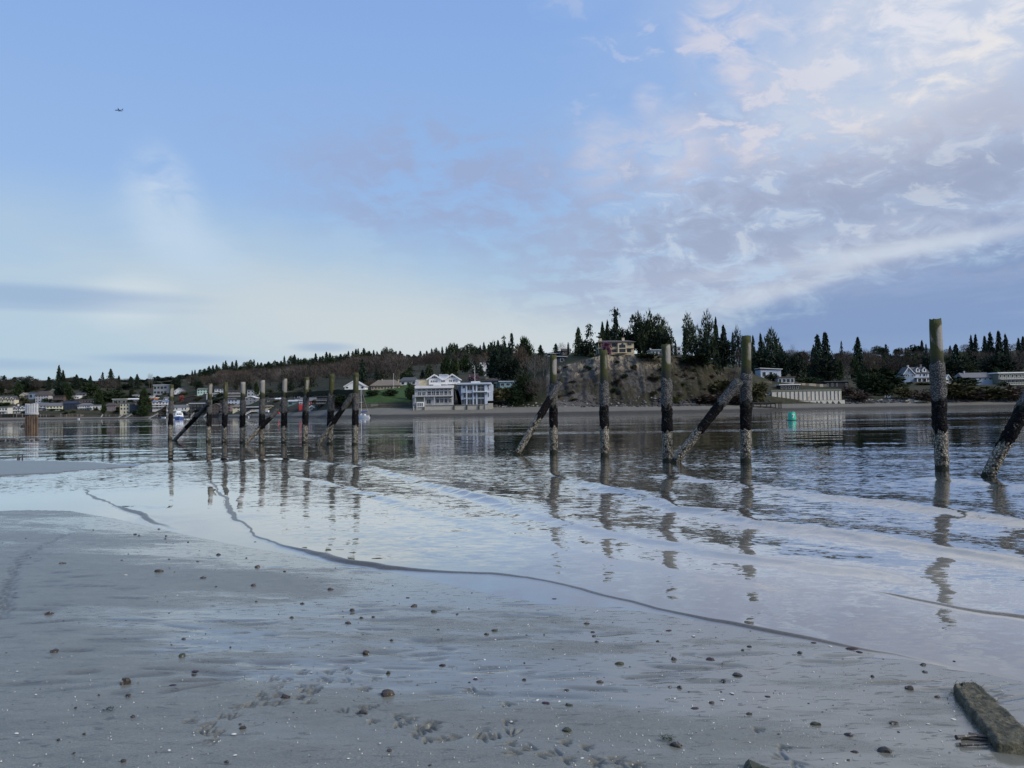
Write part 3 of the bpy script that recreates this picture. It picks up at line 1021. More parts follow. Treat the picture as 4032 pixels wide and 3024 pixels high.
MAT_BEAM = plain('mossy_beam', (0.016, 0.020, 0.010), 0.9, .4, 6.0)
PILES = [
    (669, 1731, 676, 1514, 'leftmost barnacled piling of the long row, in front of the white motor cruiser', .145),
    (820, 1739, 828, 1508, 'second piling from the left end, the first slanting brace leans on its head', .145),
    (882, 1742, 889, 1504, 'third piling from the left end, slim and free of any brace', .142),
    (954, 1744, 957, 1503, 'fourth piling from the left end, pale split wood above grey barnacles', .15),
    (1030, 1745, 1034, 1496, 'fifth piling from the left end, crossed by the second brace', .152),
    (1117, 1744, 1121, 1489, 'sixth piling from the left, bright moss on its head, in front of a teal house', .152),
    (1199, 1744, 1208, 1483, 'seventh piling from the left, weathered grey head in front of the red house', .155),
    (1298, 1748, 1307, 1471, 'eighth piling from the left, split pale head, third brace crosses its foot', .157),
    (1397, 1750, 1402, 1466, 'ninth piling from the left, just left of the moored sailboat mast', .157),
    (2180, 1782, 2178, 1395, 'piling left of the bluff, a thick brace crosses in front of it', .150),
    (2381, 1794, 2377, 1377, 'piling with no brace in front of the bare bluff face', .150),
    (2628, 1817, 2622, 1354, 'piling right of the bluff face with silvery split wood at its head', .152),
    (2936, 1818, 2939, 1320, 'tall piling with a mossy green head, a brace runs up to it from the left', .157),
    (3709, 1846, 3682, 1254, 'tallest piling near the right edge, dark moss cap against blue cloud', .158),
]
for i, (ub, vb, ut, vt, lab, r) in enumerate(PILES):
    piling(ub, vb, ut, vt, lab, r, i * 3.7 + 1)


def pile_y(i):
    return flat(PILES[i][0], PILES[i][1]).y


brace(686, 1735, 826, 1585, pile_y(1) - .35, 'leftmost slanting brace, rising right from the first to the second piling', .15, 51, (.36, .66, .985))
brace(963, 1748, 1100, 1608, pile_y(5) - .1, 'second slanting brace from the left, its head broken off short of the sixth piling', .15, 54, (.42, .72, .97))
brace(1250, 1752, 1392, 1550, pile_y(8) - .35, 'third slanting brace from the left, rising to the ninth piling', .155, 57, (.42, .70, .985))
brace(2034, 1790, 2216, 1487, pile_y(9) - .40, 'thick brace with a dark cut head leaning across the piling left of the bluff', .152, 60, (.46, .72, .94))
brace(2655, 1822, 2915, 1492, pile_y(12) - .38, 'long brace covered in black mussels rising to the mossy green headed piling', .165, 63, (.38, .70, .985))
brace(3885, 1880, 4120, 1440, flat(3709, 1846).y - 3.4, 'slanting brace cut off by the right edge of the photo', .165, 66, (.30, .62, .985))

# the waling timber that still joins the heads of four pilings


def beam():
    root = bpy.data.objects.new('waling_beam', None)
    COL.objects.link(root)
    tag(root, 'dark mossy horizontal timber joining the sixth to the ninth piling', 'beam')
    pts = []
    for i, v in ((5, 1556), (6, 1552), (7, 1545), (8, 1542)):
        Y = pile_y(i) + 0.26
        u = PILES[i][0] + 4 if i != 5 else PILES[i][0] - 60
        pts.append(at(u, v, Y))
    pts[0] = pts[1] + (pts[0] - pts[1]) * 1.0
    root.location = pts[0]
    o = pts[0]
    for a, b in zip(pts[:-1], pts[1:]):
        d = (b - a)
        n = Vector((-d.y, d.x, 0)).normalized() * 0.11
        V, Fc = [], []
        m = 14
        for i in range(m + 1):
            p = a + d * (i / m) - o
            h0 = 0.13 + 0.02 * mnoise.noise((i * .7, a.x, 0))
            h1 = 0.10 + 0.02 * mnoise.noise((i * .9, a.x, 5))
            V += [p + n + Vector((0, 0, h0)), p - n + Vector((0, 0, h0)), p - n - Vector((0, 0, h1)), p + n - Vector((0, 0, h1))]
        for i in range(m):
            for k in range(4):
                kk = (k + 1) % 4
                Fc.append((i * 4 + k, i * 4 + kk, i * 4 + 4 + kk, i * 4 + 4 + k))
        Fc += [(0, 1, 2, 3), (m * 4 + 3, m * 4 + 2, m * 4 + 1, m * 4)]
        mesh_obj('timber', V, Fc, MAT_BEAM, root)
        V, Fc = [], []
        for i in range(60):
            p = a + d * (0.03 + 0.94 * random.random()) - o + Vector((0, random.uniform(-.1, .1), -0.12))
            h = random.uniform(.03, .13)
            w_ = random.uniform(.03, .07)
            k = len(V)
            V += [p + Vector((-w_, -w_, 0.03)), p + Vector((w_, -w_, .03)), p + Vector((0, w_, .03)), p + Vector((0, 0, -h))]
            Fc += [(k, k + 1, k + 3), (k + 1, k + 2, k + 3), (k + 2, k, k + 3)]
        b_ = mesh_obj('barnacle_fringe', V, Fc, MAT_GREY, root)
        b_['kind'] = 'stuff'


beam()

# ------------------------------------------------------------------ buildings of the far shore
P_ = {}


def pal(key):
    table = dict(
        white=(0.72, 0.72, 0.71), offwhite=(0.55, 0.55, 0.51), cream=(0.62, 0.57, 0.40), yellow=(0.66, 0.62, 0.36), mint=(0.50, 0.68, 0.58),
        grey=(0.26, 0.27, 0.28), palegrey=(0.42, 0.43, 0.44), bluegrey=(0.20, 0.27, 0.36), navy=(0.025, 0.035, 0.062), black=(0.018, 0.020, 0.022),
        brown=(0.10, 0.075, 0.062), mauve=(0.20, 0.155, 0.155), tan=(0.40, 0.33, 0.23), red=(0.50, 0.045, 0.05), teal=(0.13, 0.22, 0.22),
        orange=(0.55, 0.22, 0.08), turq=(0.20, 0.36, 0.40), slate=(0.075, 0.078, 0.085), roofgrey=(0.14, 0.14, 0.145), roofbrown=(0.075, 0.062, 0.055),
        roofblue=(0.13, 0.18, 0.27), rooftan=(0.17, 0.145, 0.115), roofgreen=(0.20, 0.26, 0.20), olive=(0.16, 0.17, 0.13), steelblue=(0.30, 0.37, 0.46), lightblue=(0.46, 0.52, 0.60),
        concrete=(0.36, 0.345, 0.30), darkwood=(0.035, 0.030, 0.026), wood=(0.16, 0.13, 0.10), sand=(0.56, 0.47, 0.31))
    if key not in P_:
        P_[key] = plain('paint_' + key, table[key], 0.75, 0.10, 0.6)
    return P_[key]


def glass_mat():
    m, t, s = new_mat('window_glass')
    s['Base Color'].default_value = (0.018, 0.022, 0.027, 1)
    s['Roughness'].default_value = 0.08
    s['IOR'].default_value = 1.5
    return m


MAT_GLASS = glass_mat()


def box_geo(x0, x1, y0, y1, z0, z1):
    V = [(x0, y0, z0), (x1, y0, z0), (x1, y1, z0), (x0, y1, z0), (x0, y0, z1), (x1, y0, z1), (x1, y1, z1), (x0, y1, z1)]
    Fc = [(0, 3, 2, 1), (4, 5, 6, 7), (0, 1, 5, 4), (1, 2, 6, 5), (2, 3, 7, 6), (3, 0, 4, 7)]
    return V, Fc


def join(geos):
    V, Fc = [], []
    for v, f in geos:
        n = len(V)
        V += v
        Fc += [tuple(i + n for i in p) for p in f]
    return V, Fc


class Building:
    """a building whose front stands at depth Y; sizes are taken off the photograph at that depth"""

    def __init__(self, name, label, cat, Y, uc, vb, group=None):
        self.Y, self.uc, self.vc = Y, uc, vb
        p = at(uc, vb, Y)
        self.o = p
        self.root = bpy.data.objects.new(name, None)
        COL.objects.link(self.root)
        self.root.location = p
        tag(self.root, label, cat, group)
        self.pr = Y / F / ray(uc, vb).y * 1.0

    def X(self, u): return at(u, self.vc, self.Y).x - self.o.x
    def Z(self, v): return at(self.uc, v, self.Y).z - self.o.z

    def rect(self, u0, u1, v0, v1):
        return self.X(u0), self.X(u1), self.Z(v1), self.Z(v0)

    def part(self, name, geo, mat, parent=None, smooth=False):
        m = pal(mat) if isinstance(mat, str) else mat
        return mesh_obj(name, geo[0], geo[1], m, parent or self.root, smooth)

    def box(self, name, u0, u1, v0, v1, y0, y1, mat, parent=None):
        x0, x1, z0, z1 = self.rect(u0, u1, v0, v1)
        return self.part(name, box_geo(x0, x1, y0, y1, z0, z1), mat, parent)

    def wall(self, u0, u1, v0, v1, y0, y1, mat, sink=2.5, name='wall'):
        x0, x1, z0, z1 = self.rect(u0, u1, v0, v1)
        return self.part(name, box_geo(x0, x1, y0, y1, z0 - sink, z1), mat)

    def window(self, u0, u1, v0, v1, y=0.0, nx=1, nz=1, frame='white', fw=0.09, pane=True):
        x0, x1, z0, z1 = self.rect(u0, u1, v0, v1)
        w_ = min(fw, (x1 - x0) * .14)
        g = [box_geo(x0, x0 + w_, y - .10, y + .02, z0, z1), box_geo(x1 - w_, x1, y - .10, y + .02, z0, z1),
             box_geo(x0 + w_, x1 - w_, y - .10, y + .02, z0, z0 + w_), box_geo(x0 + w_, x1 - w_, y - .10, y + .02, z1 - w_, z1)]
        for i in range(1, nx):
            xm = x0 + (x1 - x0) * i / nx
            g.append(box_geo(xm - w_ * .4, xm + w_ * .4, y - .085, y + .01, z0 + w_, z1 - w_))
        for i in range(1, nz):
            zm = z0 + (z1 - z0) * i / nz
            g.append(box_geo(x0 + w_, x1 - w_, y - .075, y, zm - w_ * .4, zm + w_ * .4))
        f = self.part('window', join(g), frame)
        self.part('pane', box_geo(x0 + w_ * .9, x1 - w_ * .9, y - .04, y + .015, z0 + w_ * .9, z1 - w_ * .9), MAT_GLASS, f)
        return f

    def flat_roof(self, u0, u1, v0, v1, y0, y1, mat, over=.6):
        x0, x1, z0, z1 = self.rect(u0, u1, v0, v1)
        return self.part('roof', box_geo(x0 - over, x1 + over, y0 - over, y1 + over, z0, z1), mat)

    def slab(self, pts, th=0.25):
        V = [Vector(p) for p in pts] + [Vector(p) - Vector((0, 0, th)) for p in pts]
        return V, [(0, 1, 2, 3), (7, 6, 5, 4), (0, 4, 5, 1), (1, 5, 6, 2), (2, 6, 7, 3), (3, 7, 4, 0)]

    def ridge_roof(self, u0, u1, ve, vr, y0, y1, mat, over=.5, hip=0.0, name='roof'):
        """ridge parallel to the front; hip pulls the ridge ends in"""
        x0, x1, ze, zr = self.rect(u0, u1, vr, ve)
        x0, x1, y0, y1 = x0 - over, x1 + over, y0 - over, y1 + over
        ym = (y0 + y1) / 2
        h = hip * (x1 - x0) / 2
        V = [(x0, y0, ze), (x1, y0, ze), (x1, y1, ze), (x0, y1, ze), (x0 + h, ym, zr), (x1 - h, ym, zr)]
        lo = [(x, y, z - .22) for x, y, z in V[:4]]
        V = V + lo
        Fc = [(0, 1, 5, 4), (2, 3, 4, 5), (1, 2, 5), (3, 0, 4), (0, 6, 7, 1), (1, 7, 8, 2), (2, 8, 9, 3), (3, 9, 6, 0), (9, 8, 7, 6)]
        return self.part(name, (V, Fc), mat)

    def front_gable(self, u0, u1, ve, vr, y0, y1, wall, roof, over=.6, trim='white', th=.3, up=None):
        """gable end facing the water: wall triangle and two roof slabs with pale barge boards"""
        x0, x1, ze, zr = self.rect(u0, u1, vr, ve)
        xm = (x0 + x1) / 2 if up is None else self.X(up)
        V = [(x0, y0, ze), (x1, y0, ze), (xm, y0, zr - th), (x0, y1, ze), (x1, y1, ze), (xm, y1, zr - th)]
        self.part('gable_wall', (V, [(0, 1, 2), (5, 4, 3), (0, 3, 4, 1)]), wall)
        for (xa, xb) in ((x0, xm), (x1, xm)):
            s = (zr - ze) / max(.1, abs(xm - xa))
            ox = -over if xa < xb else over
            pts = [(xa + ox, y0 - over, ze - abs(ox) * s), (xb, y0 - over, zr), (xb, y1, zr), (xa + ox, y1, ze - abs(ox) * s)]
            r = self.part('roof', self.slab(pts, th), roof)
            b = [(xa + ox, y0 - over - .08, ze - abs(ox) * s + .05), (xb, y0 - over - .08, zr + .05), (xb, y0 - over - .003, zr + .05), (xa + ox, y0 - over - .003, ze - abs(ox) * s + .05)]
            self.part('barge_board', self.slab(b, th + .22), trim, r)

    def deck(self, u0, u1, vfloor, vrail, y0, out=1.8, mat='white', rail='white', solid=False):
        x0, x1, z0, z1 = self.rect(u0, u1, vrail, vfloor)
        d = self.part('balcony', box_geo(x0, x1, y0 - out, y0, z0 - .25, z0), mat)
        g = [box_geo(x0, x1, y0 - out, y0 - out + .07, z1 - .09, z1)]
        if solid:
            g = [box_geo(x0, x1, y0 - out, y0 - out + .08, z0 + .003, z1)]
        else:
            n = max(3, int((x1 - x0) / 1.3))
            for i in range(n + 1):
                xx = x0 + (x1 - x0 - .07) * i / n
                g.append(box_geo(xx, xx + .07, y0 - out + .003, y0 - out + .06, z0, z1 - .09))
        self.part('railing', join(g), rail, d)
        return d

    def chimney(self, u0, u1, v0, v1, y0, mat):
        x0, x1, z0, z1 = self.rect(u0, u1, v0, v1)
        return self.part('chimney', join([box_geo(x0, x1, y0, y0 + (x1 - x0), z0, z1), box_geo(x0 - .08, x1 + .08, y0 - .08, y0 + (x1 - x0) + .08, z1, z1 + .14)]), mat)

    def dormer(self, u0, u1, ve, vr, vb, y0, wall, roof):
        x0, x1, zb, zr = self.rect(u0, u1, vr, vb)
        ze = self.Z(ve)
        xm = (x0 + x1) / 2
        V = [(x0, y0, zb), (x1, y0, zb), (x1, y0, ze), (xm, y0, zr), (x0, y0, ze)]
        V += [(x, y + 2.6, z) for x, y, z in V]
        d = self.part('dormer', (V, [(0, 1, 2, 3, 4), (9, 8, 7, 6, 5), (1, 6, 7, 2), (0, 4, 9, 5)]), wall)
        for (xa, xb) in ((x0 - .2, xm), (x1 + .2, xm)):
            self.part('dormer_roof', self.slab([(xa, y0 - .25, ze - .1), (xb, y0 - .25, zr + .12), (xb, y0 + 2.6, zr + .12), (xa, y0 + 2.6, ze - .1)], .12), roof, d)
        w_ = (x1 - x0) * .22
        self.part('dormer_window', box_geo(xm - w_, xm + w_, y0 - .05, y0 + .01, zb + (ze - zb) * .2, ze), MAT_GLASS, d)


HOUSES = []


def cottage(name, label, u0, u1, vt, vb, wall='white', roof='roofgrey', rt='ridge', floors=2, cols=4, rf=.3, deck=False, chim=(), dep=9.0,
            dorm=0, Y=None, win=.58, trim='white', hip=.0, cat='house', group='houses on the far shore', sub=None, glaze=None, dY=0.0):
    """one plain house from its outline in the photograph"""
    uc = (u0 + u1) / 2
    if Y is None:
        Y = land(uc, vb).y + dY
    b = Building(name, label, cat, Y, uc, vb, group)
    HOUSES.append((uc, vb, ' '.join(label.split()[:8])))
    ve = vt + (vb - vt) * rf
    if rt in ('flat', 'shed'): ve = vt + (vb - vt) * min(rf, .12)
    b.wall(u0, u1, ve, vb, 0, dep, wall)
    if rt == 'ridge': b.ridge_roof(u0, u1, ve, vt, 0, dep, roof, .5, hip)
    elif rt == 'hip': b.ridge_roof(u0, u1, ve, vt, 0, dep, roof, .7, hip or .45)
    elif rt == 'flat': b.flat_roof(u0, u1, vt, ve, 0, dep, roof)
    elif rt == 'gable': b.front_gable(u0, u1, ve, vt, 0, dep, wall, roof, .5, trim)
    elif rt == 'shed':
        x0, x1, z0, z1 = b.rect(u0, u1, vt, ve)
        s = (z1 - z0)
        b.part('roof', b.slab([(x0 - .6, -.8, z1 + .3), (x1 + .6, -.8, z0 + .3), (x1 + .6, dep, z0 + .3), (x0 - .6, dep, z1 + .3)], .3), roof)
    if dorm:
        for i in range(dorm):
            c = u0 + (u1 - u0) * (i + .5) / dorm
            h = (u1 - u0) / dorm * .3
            b.dormer(c - h, c + h, ve - (ve - vt) * .42, ve - (ve - vt) * .86, ve - .2, -.2, wall, roof)
    fh = (vb - ve) / floors
    cw = (u1 - u0) / cols
    for f in range(floors):
        for c in range(cols):
            if random.random() < .10: continue
            wd = cw * win * random.uniform(.85, 1.1) * .5
            m = u0 + (c + .5) * cw
            zt = ve + f * fh + fh * .22
            b.window(m - wd, m + wd, zt, zt + fh * random.uniform(.46, .6), 0.0, 1, 1, trim if trim != 'none' else wall)
        if deck and f < floors - (0 if deck == 2 else 1) + 0:
            vf = ve + (f + 1) * fh
            b.deck(u0 + 1, u1 - 1, vf, vf - fh * .34, 0, 1.7, trim, trim, solid=(deck == 3))
    for (cu, ct) in chim:
        b.chimney(cu - 2.2, cu + 2.2, ct, ve, dep * .4, wall if wall not in ('mint',) else 'brown')
    return b


random.seed(5)
C = cottage
# --- the town slope on the left, row by row
C('house', 'cream house with three arched dormers at the far left edge', -6, 56, 1559, 1593, 'cream', 'slate', 'ridge', 2, 6, .42, dorm=3)
C('house', 'low white house with wide decks cut by the left edge', -6, 30, 1601, 1634, 'offwhite', 'roofgrey', 'flat', 2, 3, .1, deck=2)
C('house', 'white veranda house with two small gables left of the rusty piling cluster', 42, 104, 1597, 1627, 'white', 'slate', 'ridge', 2, 7, .36, deck=2, chim=((63, 1592),), dorm=2)
C('house', 'grey roofed house with white decks just right of the rusty piling cluster', 118, 181, 1586, 1615, 'palegrey', 'roofgrey', 'ridge', 2, 5, .4, deck=2)
C('house', 'blue grey house beside a dark roofed block high on the left slope', 112, 150, 1545, 1571, 'bluegrey', 'roofgrey', 'flat', 1, 2, .1)
C('apartment_block', 'stepped grey apartment block under a brown roof', 139, 192, 1540, 1585, 'palegrey', 'roofbrown', 'hip', 3, 5, .36, hip=.3, cat='apartment block')
C('house', 'pale yellow gabled house beside the tallest dark conifer', 186, 235, 1533, 1559, 'sand', 'yellow', 'gable', 1, 2, .5, chim=((199, 1531),))
C('house', 'bright yellow house with a long balcony on the lower slope', 182, 246, 1586, 1619, 'yellow', 'roofgrey', 'ridge', 2, 5, .36, deck=2)
C('house', 'brown house with dark terraces below the pale yellow gable', 208, 252, 1558, 1586, 'brown', 'roofbrown', 'flat', 2, 4, .1, deck=2, trim='mauve')
C('house', 'dark navy house with one white sign like window strip', 249, 297, 1579, 1617, 'navy', 'navy', 'ridge', 3, 4, .25, trim='navy')
C('house', 'low white house with a small central gable on the middle terrace', 274, 311, 1558, 1571, 'white', 'white', 'ridge', 1, 4, .3, dorm=1)
C('house', 'dark roofed grey house beside a tall utility pole', 300, 336, 1543, 1567, 'grey', 'slate', 'hip', 2, 3, .35)
C('house', 'reddish brown low house behind the round decked house', 313, 369, 1573, 1588, 'mauve', 'roofgrey', 'flat', 1, 5, .15, trim='mauve')
C('house', 'white house with a long grey roof and a lattice of windows', 306, 358, 1587, 1617, 'offwhite', 'roofgrey', 'hip', 2, 6, .3, deck=1)
C('house', 'house with a rounded white deck over a navy basement', 353, 398, 1593, 1618, 'offwhite', 'roofgrey', 'flat', 1, 4, .16, deck=3)
C('house', 'mauve house with a row of arched white framed windows', 412, 454, 1586, 1617, 'mauve', 'roofbrown', 'hip', 2, 6, .35)
C('house', 'long low house with a pale flat roof', 443, 497, 1570, 1593, 'olive', 'offwhite', 'flat', 1, 3, .14)
C('house', 'small blue and white house left of the broad dark evergreen', 499, 541, 1568, 1589, 'bluegrey', 'white', 'ridge', 2, 4, .2, deck=1)
C('house', 'tall cream house stepped in three storeys above the boat stairs', 472, 521, 1585, 1630, 'cream', 'roofgrey', 'flat', 3, 4, .08)
C('house', 'tall dark navy house right of the cream stepped house', 510, 549, 1590, 1630, 'navy', 'slate', 'shed', 3, 3, .1, trim='navy')
C('house', 'dark low house under a brushy bank', 407, 448, 1557, 1570, 'darkwood', 'slate', 'ridge', 1, 4, .4, trim='darkwood')
C('office_block', 'wide grey building with tall glass bays on the hill crest', 604, 671, 1514, 1555, 'grey', 'palegrey', 'flat', 2, 5, .08, cat='building', win=.8, trim='palegrey')
C('house', 'white gable fronted house right of the leftmost piling head', 686, 722, 1527, 1554, 'white', 'slate', 'gable', 2, 4, .45)
C('house', 'small orange house beside the broad dark evergreen', 590, 612, 1564, 1584, 'orange', 'white', 'flat', 1, 1, .1)
C('house', 'bright white three storey house with a blue roof', 600, 663, 1574, 1612, 'white', 'roofblue', 'ridge', 3, 5, .22, deck=1, dorm=1)
C('house', 'white house under a grey roof directly behind the white motor cruiser', 656, 736, 1594, 1632, 'offwhite', 'roofgrey', 'ridge', 2, 7, .24, deck=2, chim=((731, 1592),))
C('house', 'dark brown low house with a shallow wide gable', 723, 800, 1556, 1576, 'darkwood', 'roofbrown', 'gable', 1, 4, .5, trim='brown')
C('house', 'mint green house with two rows of windows', 776, 822, 1527, 1551, 'mint', 'olive', 'ridge', 2, 4, .26)
C('house', 'black modern house with a lit strip of square windows', 746, 815, 1586, 1622, 'black', 'palegrey', 'flat', 2, 5, .14, trim='palegrey', win=.45)
C('house', 'white modern house with stacked flat roofs above the third piling', 845, 880, 1528, 1550, 'white', 'slate', 'flat', 2, 3, .12)
C('house', 'pale grey house on posts below the mint green house', 812, 860, 1548, 1566, 'palegrey', 'white', 'flat', 1, 4, .12)
C('house', 'white and dark house with three long horizontal balconies', 896, 949, 1536, 1571, 'brown', 'slate', 'flat', 3, 5, .12, deck=2)
C('house', 'small bluish white house with dark siding under the balconied house', 897, 948, 1571, 1595, 'lightblue', 'slate', 'flat', 2, 4, .1)
C('house', 'brown timber house with a pointed front below the second piling', 834, 869, 1588, 1630, 'brown', 'roofbrown', 'gable', 3, 3, .2, trim='mauve')
C('house', 'brown terraced house between the second and third pilings', 869, 908, 1590, 1628, 'mauve', 'roofbrown', 'flat', 3, 4, .1, deck=2, trim='mauve')
C('cottage', 'cream cottage with a hipped roof beside the fourth piling', 916, 946, 1592, 1622, 'cream', 'rooftan', 'hip', 2, 2, .34)
C('house', 'grey and white box house between the fourth and fifth pilings', 973, 1016, 1533, 1559, 'palegrey', 'roofgrey', 'shed', 2, 3, .1)
C('house', 'grey house with a white framed gable above the long low shed', 965, 1009, 1559, 1588, 'grey', 'white', 'gable', 2, 3, .25)
C('boat_shed', 'long low shed with a white flat roof near the sloping gangway', 973, 1023, 1601, 1624, 'black', 'white', 'flat', 1, 4, .16, cat='shed', trim='black')
C('cottage', 'small white cottage left of the seventh piling', 1084, 1110, 1566, 1582, 'white', 'white', 'ridge', 1, 3, .25)
C('cottage', 'tan cottage under the dark hedge line', 1052, 1080, 1567, 1582, 'tan', 'roofbrown', 'hip', 1, 3, .35)
C('cottage', 'tan waterfront cottage right of the sixth piling', 1040, 1066, 1594, 1610, 'sand', 'rooftan', 'hip', 1, 2, .4)
C('house', 'teal house with a low pale roof left of the red house', 1132, 1177, 1574, 1596, 'teal', 'palegrey', 'ridge', 1, 2, .26, trim='teal')
b = C('house', 'red walled house with white trim and grey roof', 1177, 1252, 1565, 1598, 'red', 'roofgrey', 'ridge', 1, 5, .42, chim=((1185, 1568),))
b.box('gable_wall', 1177, 1194, 1576, 1587, -.12, .5, 'white')
C('house', 'dark cluttered wooden house right of the red house', 1247, 1288, 1560, 1601, 'black', 'slate', 'flat', 3, 5, .08, deck=1, trim='grey', win=.4)
C('cottage', 'small pale cottage with a blue door on the beach below the red house', 1216, 1240, 1596, 1615, 'palegrey', 'slate', 'gable', 1, 2, .4)
C('house', 'white house with a long slanting roof behind the ninth piling', 1357, 1436, 1496, 1534, 'white', 'palegrey', 'gable', 1, 4, .6)
C('bungalow', 'tan bungalow with a broad brown hipped roof above the lawn', 1462, 1572, 1494, 1536, 'tan', 'rooftan', 'hip', 1, 9, .56, chim=((1500, 1492), (1565, 1495)), trim='sand')
C('house', 'low white house with a dark roof beside the tan bungalow', 1576, 1640, 1484, 1520, 'white', 'slate', 'hip', 1, 3, .42, hip=.35)
C('house', 'tall white cube of a house on the wooded hill', 1862, 1924, 1421, 1466, 'white', 'slate', 'flat', 3, 4, .06, win=.3, trim='palegrey')
C('annex', 'white annexe stepped below the cube house', 1838, 1862, 1433, 1450, 'white', 'white', 'flat', 1, 2, .1, cat='annexe')
C('chalet', 'little chalet with a pointed pale gable near the dark conifers', 1911, 1937, 1464, 1488, 'olive', 'slate', 'gable', 1, 2, .5, cat='house')
C('house', 'long brown roofed house half hidden above the blue modern house', 1916, 1984, 1488, 1514, 'brown', 'roofbrown', 'hip', 1, 6, .52, chim=((1956, 1484),), trim='olive')
C('bungalow', 'small turquoise flat roofed bungalow on the grassy bank', 1968, 2034, 1500, 1526, 'turq', 'lightblue', 'flat', 1, 3, .12, win=.85, cat='house')
C('garden_room', 'small turquoise outbuilding left of the turquoise bungalow', 1952, 1968, 1507, 1526, 'teal', 'turq', 'flat', 1, 1, .1, cat='outbuilding')
C('house', 'navy cottage with white trim at the lip of the bluff', 2163, 2230, 1403, 1431, 'navy', 'palegrey', 'shed', 1, 2, .16, win=.42)
C('house', 'white edged flat roofed house behind the navy cottage', 2160, 2200, 1392, 1404, 'navy', 'white', 'shed', 1, 2, .2)
C('cabin', 'reddish brown cabin beside a pole on top of the bluff', 2216, 2247, 1370, 1398, 'mauve', 'roofbrown', 'ridge', 1, 2, .35, cat='house', trim='tan')
C('garage', 'low grey house half hidden by trees left of the brown cabin', 2200, 2218, 1382, 1398, 'grey', 'slate', 'flat', 1, 2, .1, cat='house')
C('annex', 'low cream annexe under the firs left of the mansion', 2309, 2354, 1378, 1401, 'palegrey', 'olive', 'ridge', 1, 4, .2, cat='annexe', trim='cream')
C('house', 'pale grey modern house with big square windows right of the mansion', 2638, 2681, 1364, 1401, 'palegrey', 'offwhite', 'flat', 2, 3, .06, win=.7, trim='grey')
C('house', 'low wing of the grey modern house left of the silvery piling', 2566, 2622, 1376, 1399, 'palegrey', 'palegrey', 'flat', 1, 4, .12, trim='grey')
C('house', 'white house under a slanting flat roof on the right bank', 2996, 3076, 1450, 1494, 'lightblue', 'white', 'shed', 1, 3, .3, chim=((3046, 1450),), win=.5)
C('house', 'glass fronted flat roofed wing below the white slant roofed house', 3064, 3128, 1483, 1511, 'palegrey', 'brown', 'flat', 1, 4, .12, win=.8)
C('beach_cabin', 'white roofed beach cabin on top of the concrete bulkhead', 3072, 3147, 1513, 1537, 'darkwood', 'white', 'flat', 1, 5, .16, cat='cabin', Y=349, dep=5, trim='palegrey')
C('house', 'dark low house with a pale door right of the concrete bulkhead', 3250, 3342, 1500, 1527, 'black', 'slate', 'flat', 1, 5, .14, trim='palegrey', win=.3)
C('cottage', 'small white gabled cottage beside the tallest piling', 3720, 3747, 1474, 1507, 'white', 'palegrey', 'gable', 1, 1, .55)
C('ranch_house', 'blue grey ranch house with a long dark roof', 3790, 3910, 1466, 1513, 'steelblue', 'roofgrey', 'ridge', 2, 6, .42, hip=.12, chim=((3814, 1460),))
C('house', 'white and grey modern house with a bowed roof at the right edge', 3932, 4060, 1465, 1513, 'olive', 'white', 'flat', 2, 8, .1, deck=2)
C('house', 'sliver of a white roofed house among the trees near the right edge', 3985, 4018, 1435, 1447, 'white', 'white', 'flat', 1, 2, .4)
C('house', 'brick terrace with pale bays below the hillside trees', 744, 842, 1503, 1524, 'mauve', 'tan', 'flat', 1, 8, .12, cat='terrace', trim='tan', dY=60)

C('house', 'small pale tan house left of the blue grey house', 78, 108, 1546, 1570, 'sand', 'rooftan', 'gable', 2, 2, .4)
C('house', 'brown walled house high at the far left edge', -4, 16, 1532, 1550, 'brown', 'roofbrown', 'ridge', 1, 2, .4, trim='tan')
C('house', 'narrow grey green house right of the brown terraced house', 234, 255, 1560, 1584, 'olive', 'roofgrey', 'hip', 2, 2, .3)
C('cottage', 'tiny white house right of the navy house', 294, 309, 1581, 1596, 'white', 'slate', 'ridge', 1, 2, .35)
C('cottage', 'white roofed house on the terrace above the blue and white house', 522, 546, 1555, 1569, 'palegrey', 'white', 'flat', 1, 2, .2)
C('cottage', 'small white dormered house above the blue roofed white house', 644, 668, 1562, 1577, 'white', 'roofgrey', 'ridge', 1, 3, .35)
C('cottage', 'white chimneyed house above the orange house', 590, 603, 1559, 1571, 'white', 'white', 'flat', 1, 1, .15)
C('house', 'low brown house below the small bluish white house', 902, 950, 1595, 1608, 'brown', 'roofbrown', 'flat', 1, 4, .2, trim='mauve')
C('cottage', 'small grey roofed house above the teal house', 1160, 1184, 1560, 1574, 'grey', 'roofgrey', 'ridge', 1, 2, .4)
C('house', 'grey cottage with white corners on the terrace by the lamp pole', 376, 402, 1571, 1588, 'palegrey', 'slate', 'gable', 1, 2, .4)
C('house', 'dark house under the wide grey building', 612, 640, 1572, 1580, 'slate', 'slate', 'flat', 1, 3, .15)

# --- white house with twin gables on its sea wall
e = lambda zx, zy: (1600 + zx * .18083, 1380 + zy * .18083)
b = Building('white_house', 'big white house with twin gables and two glazed storeys above a sea wall', 'house', 311, 1710, 1595, 'houses on the far shore')


def R(zx0, zx1, zy0, zy1):
    return (1600 + zx0 * .18083, 1600 + zx1 * .18083, 1380 + zy0 * .18083, 1380 + zy1 * .18083)


